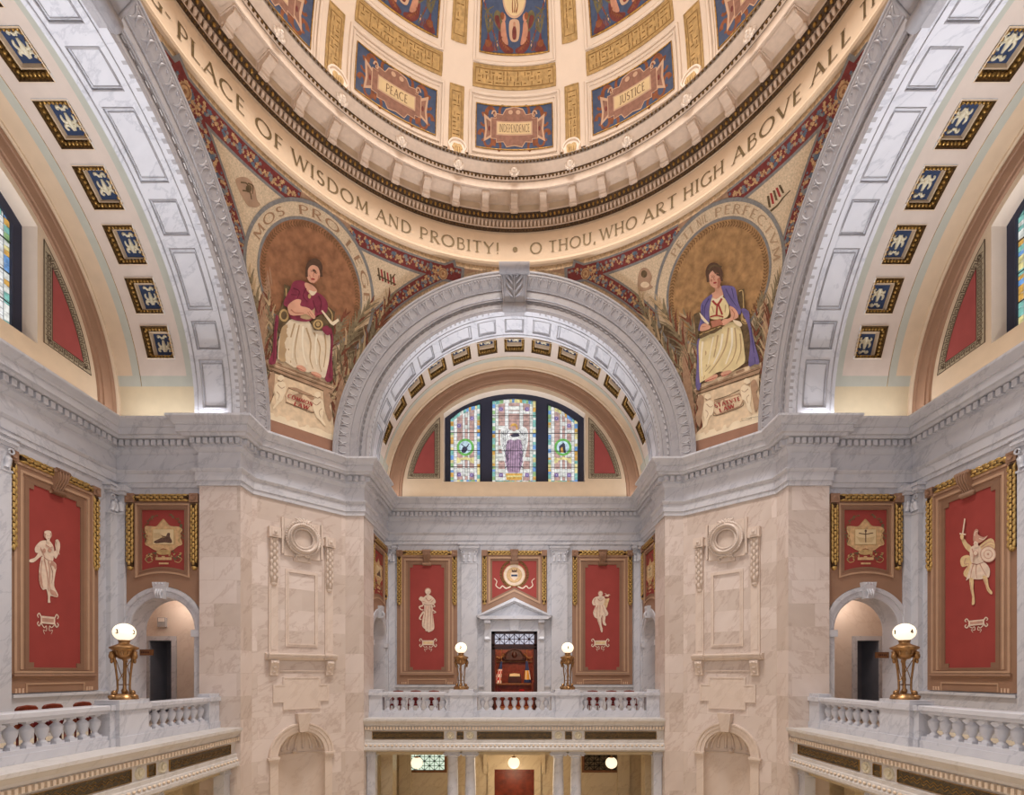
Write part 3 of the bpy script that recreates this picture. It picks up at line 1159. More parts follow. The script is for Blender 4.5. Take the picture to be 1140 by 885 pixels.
GL = {
    'A': (0.76, [([(0.05, 0), (0.40, 1)], 0), ([(0.38, 1), (0.72, 0)], 1), ([(0.17, 0.34), (0.60, 0.34)], 0)], [(0.05, 0), (0.72, 0)]),
    'B': (0.60, [([(0.12, 0), (0.12, 1)], 1), ([(0.12, 0.97)] + _arc(0.30, 0.76, 0.20, 0.21, 90, -90) + [(0.12, 0.55)], 0), ([(0.12, 0.55)] + _arc(0.32, 0.29, 0.24, 0.26, 90, -90) + [(0.12, 0.03)], 0)], []),
    'C': (0.78, [(_arc(0.46, 0.5, 0.40, 0.47, 50, 310, 16), 2)], []),
    'D': (0.78, [([(0.12, 0), (0.12, 1)], 1), ([(0.12, 0.97), (0.3, 0.97)] + _arc(0.30, 0.5, 0.42, 0.47, 90, -90, 14) + [(0.12, 0.03)], 2)], []),
    'E': (0.54, [([(0.12, 0), (0.12, 1)], 1), ([(0.12, 0.97), (0.48, 0.97)], 0), ([(0.12, 0.52), (0.42, 0.52)], 0), ([(0.12, 0.03), (0.50, 0.03)], 0)], []),
    'F': (0.52, [([(0.12, 0), (0.12, 1)], 1), ([(0.12, 0.97), (0.48, 0.97)], 0), ([(0.12, 0.52), (0.42, 0.52)], 0)], [(0.12, 0)]),
    'G': (0.82, [(_arc(0.46, 0.5, 0.40, 0.47, 50, 325, 16), 2), ([(0.76, 0.05), (0.76, 0.42)], 1), ([(0.6, 0.42), (0.86, 0.42)], 0)], []),
    'H': (0.78, [([(0.12, 0), (0.12, 1)], 1), ([(0.66, 0), (0.66, 1)], 1), ([(0.12, 0.52), (0.66, 0.52)], 0)], [(0.12, 0), (0.66, 0), (0.12, 1), (0.66, 1)]),
    'I': (0.26, [([(0.13, 0), (0.13, 1)], 1)], [(0.13, 0), (0.13, 1)]),
    'J': (0.40, [([(0.28, 1), (0.28, 0.2)] + _arc(0.14, 0.16, 0.14, 0.17, 0, -110, 6), 1)], [(0.28, 1)]),
    'L': (0.54, [([(0.12, 0), (0.12, 1)], 1), ([(0.12, 0.03), (0.52, 0.03)], 0)], [(0.12, 1)]),
    'M': (0.90, [([(0.10, 0), (0.14, 1)], 0), ([(0.14, 1), (0.45, 0.12)], 1), ([(0.45, 0.12), (0.76, 1)], 0), ([(0.76, 1), (0.80, 0)], 1)], [(0.10, 0), (0.80, 0)]),
    'N': (0.80, [([(0.12, 0), (0.12, 1)], 0), ([(0.12, 1), (0.68, 0)], 1), ([(0.68, 0), (0.68, 1)], 0)], [(0.12, 0), (0.68, 1)]),
    'O': (0.92, [(_arc(0.46, 0.5, 0.40, 0.47, 0, 360, 24), 2)], []),
    'P': (0.58, [([(0.12, 0), (0.12, 1)], 1), ([(0.12, 0.97)] + _arc(0.30, 0.72, 0.24, 0.25, 90, -90) + [(0.12, 0.47)], 0)], [(0.12, 0)]),
    'R': (0.66, [([(0.12, 0), (0.12, 1)], 1), ([(0.12, 0.97)] + _arc(0.30, 0.74, 0.22, 0.23, 90, -90) + [(0.12, 0.51)], 0), ([(0.28, 0.5), (0.62, 0)], 1)], [(0.12, 0), (0.62, 0)]),
    'S': (0.56, [(_arc(0.28, 0.74, 0.18, 0.23, 35, 270, 10) + _arc(0.28, 0.27, 0.21, 0.24, 90, -150, 10)[1:], 2)], []),
    'T': (0.66, [([(0.33, 0), (0.33, 1)], 1), ([(0.03, 0.97), (0.63, 0.97)], 0)], [(0.33, 0)]),
    'U': (0.74, [([(0.12, 1), (0.12, 0.3)] + _arc(0.37, 0.3, 0.25, 0.29, 180, 360) + [(0.62, 1)], 2)], [(0.12, 1), (0.62, 1)]),
    'V': (0.74, [([(0.03, 1), (0.37, 0)], 1), ([(0.37, 0), (0.70, 1)], 0)], [(0.03, 1), (0.70, 1)]),
    'W': (1.08, [([(0.03, 1), (0.32, 0)], 1), ([(0.32, 0), (0.54, 0.95)], 0), ([(0.54, 0.95), (0.78, 0)], 1), ([(0.78, 0), (1.04, 1)], 0)], [(0.03, 1), (1.04, 1)]),
    'X': (0.7, [([(0.05, 1), (0.65, 0)], 1), ([(0.62, 1), (0.08, 0)], 0)], []),
    'Y': (0.72, [([(0.03, 1), (0.36, 0.48)], 1), ([(0.36, 0.48), (0.70, 1)], 0), ([(0.36, 0.48), (0.36, 0)], 1)], [(0.36, 0)]),
    '!': (0.26, [([(0.13, 1), (0.13, 0.28)], 1), ([(0.09, 0.06), (0.17, 0.06)], 1)], []),
    ',': (0.24, [([(0.12, 0.08), (0.05, -0.14)], 1)], []),
    '-': (0.40, [([(0.05, 0.46), (0.33, 0.46)], 0)], []),
    ' ': (0.35, [], []),
    '1': (0.4, [([(0.2, 0), (0.2, 1)], 1), ([(0.05, 0.8), (0.2, 1)], 0)], [(0.2, 0)]),
    '2': (0.6, [(_arc(0.3, 0.72, 0.22, 0.26, 170, -30, 8) + [(0.08, 0.04)], 1), ([(0.08, 0.05), (0.54, 0.05)], 1)], []),
    '3': (0.6, [(_arc(0.27, 0.74, 0.2, 0.23, 150, -90, 8) + _arc(0.27, 0.27, 0.24, 0.25, 90, -150, 8), 1)], []),
    '4': (0.6, [([(0.42, 0), (0.42, 1)], 1), ([(0.42, 1), (0.04, 0.3)], 0), ([(0.04, 0.3), (0.58, 0.3)], 0)], []),
}


def text_polys(txt, thick=0.14, thin=0.065, track=0.10, serif=0.1):
    """-> (polys, total width); coordinates in units of the letter height"""
    polys = []
    x = 0.0
    for ch in txt:
        w_, strokes, sers = GL[ch]
        for pts, kind in strokes:
            n = len(pts)
            l = []; r = []
            for i in range(n):
                a = pts[max(0, i - 1)]; b = pts[min(n - 1, i + 1)]
                dx, dy = b[0] - a[0], b[1] - a[1]
                L_ = math.hypot(dx, dy) or 1
                if kind == 1:
                    t = thick
                elif kind == 0:
                    t = thin
                else:
                    t = thin + (thick - thin) * (abs(dy) / L_) ** 1.5
                l.append((x + pts[i][0] - dy / L_ * t / 2, pts[i][1] + dx / L_ * t / 2))
                r.append((x + pts[i][0] + dy / L_ * t / 2, pts[i][1] - dx / L_ * t / 2))
            for i in range(n - 1):
                polys.append([l[i], l[i + 1], r[i + 1], r[i]])
        for sx, sy in sers:
            t = 0.045
            y0 = 0 if sy < 0.5 else 1 - t
            polys.append([(x + sx - serif - 0.03, y0), (x + sx + serif + 0.03, y0), (x + sx + serif + 0.03, y0 + t), (x + sx - serif - 0.03, y0 + t)])
        x += w_ + track
    return polys, x - track


def write(mb, txt, fn, mi=0, **kw):
    """fn(tx, ty) with tx in 0..1 along the line and ty in letter heights -> xyz"""
    polys, W_ = text_polys(txt, **kw)
    for p in polys:
        mb.add([fn(q[0] / W_, q[1]) for q in p], [tuple(range(len(p)))], mi)


# ================================================================== the dome
RD = 8.0
AMAX = 118 * D2      # how far round the dome ornament is carried from the back


def dcyl(az, r, z):
    """az measured from the back (+y) towards the right"""
    return Vector((r * math.sin(az), r * math.cos(az), z))


def lathe_prof(mb, prof, n=144, mi=0, smooth=False):
    vs = []
    for i in range(n):
        a = 2 * PI * i / n
        for r, z in prof:
            vs.append(dcyl(a, r, z))
    k = len(prof)
    fs = []
    for i in range(n):
        i1 = (i + 1) % n
        for j in range(k - 1):
            fs.append((i * k + j, i * k + j + 1, i1 * k + j + 1, i1 * k + j))
    mb.add(vs, fs, mi, smooth)


CREAMT = plain('cream_band', (226, 200, 170), 0.65, var=0.02)
RIBC = plain('cream_stucco', (222, 200, 180), 0.6, var=0.05, scale=8)
GOLDM = plain('gold_mosaic_border', (188, 158, 122), 0.6, var=0.25, scale=16, bump=0.2, bscale=60)
# pendentives: one sphere cut by the four arches and by the ring
PR, PZ = 10.12, 7.70
MURALG = plain('ochre_mosaic', (170, 134, 106), 0.75, var=0.16, scale=7, bump=0.15, bscale=60)
pend = MB()
N = 30
for q in range(4):
    for i in range(N):
        vs = []
        cols = []
        for ii in (i, i + 1):
            a = (q * 90 + 90.0 * ii / N) * D2
            m = max(abs(math.sin(a)), abs(math.cos(a)))
            rmax = min(8.02 / m, PR - 1e-4)
            rmin = 7.98
            e0 = math.acos(rmin / PR)
            e1 = math.acos(rmax / PR) if rmax < PR - 0.001 else -0.06
            col_ = []
            for j in range(25):
                e = e0 + (e1 - e0) * j / 24
                col_.append(dcyl(a, PR * math.cos(e), PZ + PR * math.sin(e)))
            cols.append(col_)
        vs = cols[0] + cols[1]
        pend.add(vs, [(j, j + 1, 25 + j + 1, 25 + j) for j in range(24)], 0, True)
dome = MB()
ZT = 13.93
lathe_prof(dome, [(8.0, 13.90), (7.98, 14.10)], mi=3)
lathe_prof(dome, [(7.98, 14.10), (7.90, 14.12), (7.87, 14.18), (7.89, 14.25), (7.96, 14.30), (8.00, 14.36), (8.0, 15.30), (7.97, 15.33)], mi=1)
lathe_prof(dome, [(7.97, 15.33), (7.90, 15.36), (7.90, 15.42), (7.93, 15.43), (7.93, 15.62), (7.86, 15.63), (7.72, 15.74), (7.70, 15.76), (7.69, 16.0), (7.16, 16.02),
                  (7.14, 15.96), (7.10, 15.96), (7.10, 16.18), (7.07, 16.20), (7.03, 16.32), (7.0, 16.34), (6.92, 16.42), (6.82, 16.50), (6.80, 16.56), (6.80, 16.62), (7.5, 16.66), (7.6, 16.66)], mi=2)
# inner shell of the dome
DR, DZ = 7.6, 17.0
sh = [(7.6, 16.66)] + [(DR * math.cos(e * D2), DZ + DR * math.sin(e * D2)) for e in [2 * i for i in range(0, 43)]]
lathe_prof(dome, sh, mi=0, smooth=True)
dm = dome.build('ceiling_dome', [CREAMW, CREAMT, RIBC, GOLDM], kind='structure')
pd = pend.build('ceiling_pendentives', [MURALG], kind='structure')


def band(mb, az0, az1, fn, n, mi=0):
    pass


def orn(name, mats, fnbuild, parent=None):
    m_ = MB()
    fnbuild(m_)
    return m_.build(name, mats, parent or dm)


def dark_eggs(m_):
    # egg and dart: dark ground with cream-gold eggs
    vs = []
    n = 160
    for i in range(n + 1):
        a = -AMAX + 2 * AMAX * i / n
        vs += [dcyl(a, 7.85, 15.63), dcyl(a, 7.70, 15.75)]
    m_.add(vs, [(2 * i, 2 * i + 1, 2 * i + 3, 2 * i + 2) for i in range(n)], 0)
    n = 220
    for i in range(n):
        a = -AMAX + 2 * AMAX * (i + 0.5) / n
        m_.sph(dcyl(a, 7.765, 15.68), (0.045, 0.045, 0.06), 1, seg=6, rings=4)


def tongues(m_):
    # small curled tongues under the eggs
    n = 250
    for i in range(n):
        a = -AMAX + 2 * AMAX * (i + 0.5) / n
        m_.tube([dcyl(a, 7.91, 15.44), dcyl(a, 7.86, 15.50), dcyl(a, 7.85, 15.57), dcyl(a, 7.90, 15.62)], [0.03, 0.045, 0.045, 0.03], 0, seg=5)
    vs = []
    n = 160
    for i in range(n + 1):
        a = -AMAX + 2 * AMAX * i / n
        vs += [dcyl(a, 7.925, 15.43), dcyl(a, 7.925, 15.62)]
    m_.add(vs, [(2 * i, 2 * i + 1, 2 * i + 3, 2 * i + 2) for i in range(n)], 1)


def rope(m_, r0, z0, r1, z1, n, mi0, mi1, bump):
    vs = []
    for i in range(161):
        a = -AMAX + 2 * AMAX * i / 160
        vs += [dcyl(a, r0, z0), dcyl(a, r1, z1)]
    m_.add(vs, [(2 * i, 2 * i + 1, 2 * i + 3, 2 * i + 2) for i in range(160)], mi0)
    for i in range(n):
        a = -AMAX + 2 * AMAX * (i + 0.5) / n
        m_.sph(dcyl(a, (r0 + r1) / 2 - 0.01, (z0 + z1) / 2), (bump, bump, bump), mi1, seg=5, rings=3)


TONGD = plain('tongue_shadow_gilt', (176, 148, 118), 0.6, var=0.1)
orn('egg_and_dart', [BROWNG, GOLD], dark_eggs)
orn('tongue_moulding', [RIBC, TONGD], tongues)
orn('gilt_rope_moulding', [BROWNG, GOLDD], lambda m_: rope(m_, 7.955, 15.29, 7.89, 15.37, 300, 0, 1, 0.022))
orn('gilt_leaf_moulding', [BROWNG, GOLDD], lambda m_: rope(m_, 7.085, 16.18, 7.02, 16.335, 240, 0, 1, 0.04))
orn('gilt_bead_moulding', [BROWNG, GOLDD], lambda m_: rope(m_, 6.79, 16.50, 6.785, 16.60, 240, 0, 1, 0.03))

# scrolled brackets under the dome cornice, with sunk coffers between
NB = 48
br0 = None
bk = MB()
hw = 0.11
prof_b = [(7.69, 15.70), (7.62, 15.66), (7.56, 15.68), (7.53, 15.74), (7.50, 15.80), (7.42, 15.84), (7.32, 15.85), (7.24, 15.86), (7.20, 15.90), (7.20, 16.02), (7.69, 16.02)]
bk.prism([(p[0], p[1]) for p in prof_b], lambda u, z, d: (d, u, z), -hw, hw)
bk.tube([(-hw - 0.02, 7.60, 15.73), (hw + 0.02, 7.60, 15.73)], 0.065, seg=8)
bk.tube([(-hw - 0.015, 7.27, 15.92), (hw + 0.015, 7.27, 15.92)], 0.05, seg=8)
bk.box(-hw - 0.03, hw + 0.03, 7.17, 7.69, 15.98, 16.02)
cf = MB()
for s_, r0_, r1_, z_ in ((1.0, 7.22, 7.64, 16.015), (0.8, 7.27, 7.60, 15.99)):
    pass
hh = 7.42 * math.tan(PI / NB) - hw - 0.04
cf.add([(-hh, 7.22, 16.0), (hh, 7.22, 16.0), (hh, 7.62, 16.0), (-hh, 7.62, 16.0), (-hh + .06, 7.28, 16.0), (hh - .06, 7.28, 16.0), (hh - .06, 7.56, 16.0), (-hh + .06, 7.56, 16.0)],
       [(0, 1, 5, 4), (1, 2, 6, 5), (2, 3, 7, 6), (3, 0, 4, 7)])
cf.add([(-hh, 7.683, 15.80), (hh, 7.683, 15.80), (hh, 7.683, 15.98), (-hh, 7.683, 15.98)], [(0, 1, 2, 3)], 1)
SHADEC = plain('dome_coffer_ground', (204, 180, 152), 0.7, var=0.05)
for i in range(NB):
    az = 2 * PI * i / NB
    a_ = (az + PI) % (2 * PI) - PI
    if abs(a_) > AMAX:
        continue
    if br0 is None:
        b0 = bk.build('scroll_bracket', [RIBC], dm)
        c0 = cf.build('soffit_coffer', [RIBC, SHADEC], dm, rz=-PI / NB)
        br0 = (b0, c0)
    else:
        for src, da in ((br0[0], 0), (br0[1], PI / NB)):
            c = src.copy()
            COL.objects.link(c)
            c.parent = dm
            c.rotation_euler = (0, 0, -(a_ + da))
# lion heads on the cornice
lh = MB()
lc = Vector((0, 6.93, 16.40))
lh.sph(lc, (0.12, 0.07, 0.13), seg=12, rings=8)
for k in range(12):
    t = 2 * PI * k / 12
    lh.sph(lc + Vector((0.145 * math.cos(t), 0.02, 0.15 * math.sin(t))), (0.05, 0.04, 0.05), seg=6, rings=4)
lh.sph(lc + Vector((0, -0.07, -0.03)), (0.05, 0.05, 0.045), seg=8, rings=5)
lh.sph(lc + Vector((0, -0.06, -0.09)), (0.035, 0.03, 0.03), seg=6, rings=4)
for s_ in (-1, 1):
    lh.sph(lc + Vector((s_ * 0.055, -0.055, 0.035)), (0.026, 0.02, 0.02), seg=6, rings=4)
    lh.sph(lc + Vector((s_ * 0.10, -0.01, 0.11)), (0.035, 0.03, 0.035), seg=6, rings=4)
l0 = None
for i in range(24):
    az = 2 * PI * i / 24
    a_ = (az + PI) % (2 * PI) - PI
    if abs(a_) > AMAX:
        continue
    if l0 is None:
        l0 = lh.build('lion_head', [CREAMW], dm)
    else:
        c = l0.copy(); COL.objects.link(c); c.parent = dm; c.rotation_euler = (0, 0, -a_)


# ------------------------------------------------------------------ the inscription round the ring
def cyl_az(x, y, r=8.0):
    d = ray(x, y)
    a = d.x ** 2 + 1
    b = -2 * K
    c = K * K - r * r
    t = (-b + math.sqrt(b * b - 4 * a * c)) / (2 * a)
    p = CAMP + d * t
    return math.atan2(p.x, p.y)


WORDS = [('G-', (163, -8), (190.5, 16)), ('PLACE', (196.5, 40), (272.5, 120)), ('OF', (284, 135), (315, 157)), ('WISDOM', (324.6, 164.7), (410, 235)),
         ('AND', (418.6, 243.6), (457.5, 256)), ('PROBITY!', (467, 264), (556, 280)), ('O', (590, 278), (603.3, 278)), ('THOU,', (611, 272), (664, 268)),
         ('WHO', (667.8, 257), (709.3, 249)), ('ART', (715.8, 251), (753.7, 222)), ('HIGH', (761, 221.5), (806, 189)), ('ABOVE', (815.5, 186), (893, 108)),
         ('ALL', (903, 101), (947.8, 46)), ('THE', (957.5, 12), (995, -60))]
tx = MB()
for wd, p, q in WORDS:
    a0, a1 = cyl_az(*p), cyl_az(*q)
    write(tx, wd, lambda u, v, a0=a0, a1=a1: dcyl(a0 + (a1 - a0) * u, 7.985, 14.56 + 0.39 * v), thick=0.135, thin=0.07, track=0.14)
a0 = cyl_az(573.5, 278.7)
tx.add([dcyl(a0 + 0.011 * math.cos(t), 7.985, 14.74 + 0.088 * math.sin(t)) for t in [PI * i / 6 for i in range(12)]], [tuple(range(12))])
tx.build('gilt_inscription', [LETTER], dm)

# ------------------------------------------------------------------ ribs and panels of the dome shell
def ds(az, e, off=0.0):
    """point on the dome shell at azimuth az and elevation e (radians)"""
    r = (DR - off) * math.cos(e)
    return dcyl(az, r, DZ + (DR - off) * math.sin(e))


def el_at(y, x=572.6):
    """elevation on the dome shell seen at picture height y on the axis"""
    k = (CY - y) / F
    best = min((abs((DZ + DR * math.sin(e * 0.05 * D2)) - k * (K + DR * math.cos(e * 0.05 * D2))), e) for e in range(0, 1600))
    return best[1] * 0.05 * D2


def dpatch(mb, a0, a1, e0, e1, off, mi=0, n=8, m=4):
    vs = []
    for i in range(n + 1):
        for j in range(m + 1):
            vs.append(ds(a0 + (a1 - a0) * i / n, e0 + (e1 - e0) * j / m, off))
    mb.add(vs, [(i * (m + 1) + j, i * (m + 1) + j + 1, (i + 1) * (m + 1) + j + 1, (i + 1) * (m + 1) + j) for i in range(n) for j in range(m)], mi, True)


def dframe(mb, a0, a1, e0, e1, off, r, mi=0, n=10):
    loop = [ds(a0 + (a1 - a0) * i / n, e0, off) for i in range(n)] + [ds(a1, e0 + (e1 - e0) * i / 4, off) for i in range(4)] + \
           [ds(a1 + (a0 - a1) * i / n, e1, off) for i in range(n)] + [ds(a0, e1 + (e0 - e1) * i / 4, off) for i in range(4)]
    mb.tube(loop, r, mi, seg=5, closed=True)


BAY = PI / 6
m_ = MB()
EB = el_at(177.5)
for i in range(300):
    a = -AMAX + 2 * AMAX * (i + 0.5) / 300
    m_.sph(ds(a, EB, 0.03), (0.035, 0.035, 0.035), 1, seg=5, rings=3)
vs_ = []
for i in range(161):
    a = -AMAX + 2 * AMAX * i / 160
    vs_ += [ds(a, EB - 0.006, 0.02), ds(a, EB + 0.006, 0.02)]
m_.add(vs_, [(2 * i, 2 * i + 1, 2 * i + 3, 2 * i + 2) for i in range(160)], 0)
m_.build('gilt_foot_moulding', [BROWNG, GOLDD], dm)
E_P0, E_P1 = el_at(167.5), el_at(119)
E_G0, E_G1 = el_at(100.5), el_at(76)
E_B0 = el_at(61.5)
E_B1 = el_at(-55)
E_S0, E_S1 = 1.0 * D2, el_at(105)          # gilt strip on the rib, lower
E_T0, E_T1 = el_at(57), el_at(-60)          # gilt strip on the rib, upper
BLUEP = plain('ultramarine_ground', (74, 88, 118), 0.7, var=0.12, scale=6)
CARTP = plain('mauve_brown_scrollwork', (152, 112, 96), 0.7, var=0.14, scale=8)
CARTL = plain('pale_scroll_edge', (206, 172, 146), 0.7, var=0.05)
RUSTP = plain('russet_paint', (140, 84, 56), 0.7, var=0.2, scale=8)
TABLET = plain('parchment_tablet', (226, 202, 158), 0.7, var=0.05)
INK = plain('brown_lettering', (110, 78, 60), 0.7, var=0.0)
FLESH = plain('painted_flesh', (196, 142, 118), 0.7, var=0.12, scale=6)
MAROON = plain('maroon_paint', (120, 62, 58), 0.7, var=0.2, scale=6)
OLIVE = plain('olive_paint', (112, 104, 76), 0.7, var=0.2, scale=8)
ap_, bp_ = 11.4 * D2, 15 * D2      # half widths in azimuth
NAMES = {-2: None, -1: 'PEACE', 0: 'INDEPENDENCE', 1: 'JUSTICE', 2: None}
WHERE = {-3: 'far left', -2: 'left of the peace panel', -1: 'left of centre', 0: 'centre', 1: 'right of centre', 2: 'right of the justice panel', 3: 'far right'}


def cartouche_panel(k):
    az = k * BAY
    h = 9.9 * D2
    lab = {0: 'low blue panel in the dome lettered INDEPENDENCE in a brown scroll cartouche', -1: 'low blue panel in the dome lettered PEACE in a brown scroll cartouche',
           1: 'low blue panel in the dome lettered JUSTICE in a brown scroll cartouche', -2: 'low blue cartouche panel at the top left edge, left of the PEACE panel',
           2: 'low blue cartouche panel at the top right edge, right of the JUSTICE panel'}[k]
    root = thing('painted_cartouche_panel', lab, 'painting', ds(az, E_P0), 0, 'lower cartouche panels of the dome')
    inv = Matrix.Translation(-ds(az, E_P0))
    fr_ = MB(); fr_.M = inv
    dframe(fr_, az - h - 1.6 * D2, az + h + 1.6 * D2, E_P0 - 0.04, E_P1 + 0.035, 0.03, 0.05, 0)
    dframe(fr_, az - h - 0.8 * D2, az + h + 0.8 * D2, E_P0 - 0.02, E_P1 + 0.02, 0.02, 0.035, 0)
    dframe(fr_, az - h, az + h, E_P0, E_P1, 0.02, 0.02, 1)
    fr_.build('frame', [CREAMW, GOLD], root)
    bg = MB(); bg.M = inv
    dpatch(bg, az - h, az + h, E_P0, E_P1, 0.012, 0)
    bg.build('blue_field', [BLUEP], root)
    # cartouche in panel coordinates: x -1..1 across, y 0..1 up
    fn = lambda x, y, off=0.0: ds(az + x * h, E_P0 + y * (E_P1 - E_P0), 0.012 + off)
    cm = MB(); cm.M = inv
    rib = []
    for sg in (-1, 1):
        for (x0, y0, r_, a, b) in ((0.62, 0.78, 0.13, 0, 300), (0.80, 0.66, 0.1, 60, 330), (0.68, 0.2, 0.12, 60, 380), (0.84, 0.30, 0.09, 0, 280), (0.3, 0.88, 0.1, 200, 460), (0.45, 0.08, 0.1, 0, 250)):
            pts = [(sg * (x0 + r_ * 0.9 * math.cos(t * D2)), y0 + r_ * 1.3 * math.sin(t * D2)) for t in [a + (b - a) * i / 9 for i in range(10)]]
            stroke(cm, pts, 0.10, fn, 0.004, 2, w2=0.05)
        patch(cm, [(sg * x, y) for x, y in ((0.52, 0.33), (0.80, 0.16), (0.76, 0.45), (0.80, 0.80), (0.52, 0.64))], fn, 0.006, 1, 0.3)
        patch(cm, [(sg * x, y) for x, y in ((0.56, 0.37), (0.74, 0.25), (0.71, 0.46), (0.74, 0.70), (0.56, 0.60))], fn, 0.008, 0, 0.3)
        cm.add([fn(sg * (0.655 + 0.03 * math.cos(t)), 0.48 + 0.06 * math.sin(t), 0.01) for t in [PI * i / 5 for i in range(10)]], [tuple(range(10))], 4)
    body = [(-0.60, 0.26), (-0.46, 0.26), (-0.46, 0.18), (-0.28, 0.20), (-0.2, 0.08), (0, 0.12), (0.2, 0.08), (0.28, 0.20), (0.46, 0.18), (0.46, 0.26), (0.60, 0.26),
            (0.60, 0.72), (0.46, 0.72), (0.50, 0.82), (0.3, 0.80), (0.22, 0.92), (0.0, 0.97), (-0.22, 0.92), (-0.3, 0.80), (-0.50, 0.82), (-0.46, 0.72), (-0.60, 0.72)]
    patch(cm, [(x * 1.03, 0.5 + (y - 0.5) * 1.06) for x, y in body], fn, 0.010, 1, 0.25)
    patch(cm, body, fn, 0.013, 0, 0.25)
    for sg in (-1, 1):
        cc = [(sg * (0.52 + 0.07 * (1 - i / 14) * math.cos(i * 0.55)), 0.80 + 0.1 * (1 - i / 14) * math.sin(i * 0.55)) for i in range(14)]
        stroke(cm, cc, 0.035, fn, 0.016, 1, w2=0.02)
        patch(cm, ell(sg * 0.10, 0.87, 0.06, 0.05, 10), fn, 0.016, 1, 0.3)
    patch(cm, [(-0.47, 0.34), (0.47, 0.34), (0.47, 0.66), (-0.47, 0.66)], fn, 0.018, 1, 0.2)
    cm.build('cartouche', [CARTP, CARTL, RUSTP, BLUEP, MAROON], root)
    tb = MB(); tb.M = inv
    patch(tb, [(-0.44, 0.37), (0.44, 0.37), (0.44, 0.63), (-0.44, 0.63)], fn, 0.024, 0, 0.2)
    t_ = NAMES[k]
    if t_:
        hw_ = {'PEACE': 0.27, 'INDEPENDENCE': 0.40, 'JUSTICE': 0.32}[t_]
        write(tb, t_, lambda u, v: fn(-hw_ + 2 * hw_ * u, 0.41 + 0.18 * v, 0.030), 1, thick=0.13, thin=0.08)
    tb.build('name_tablet', [TABLET, INK], root)


for k in (-2, -1, 0, 1, 2):
    cartouche_panel(k)

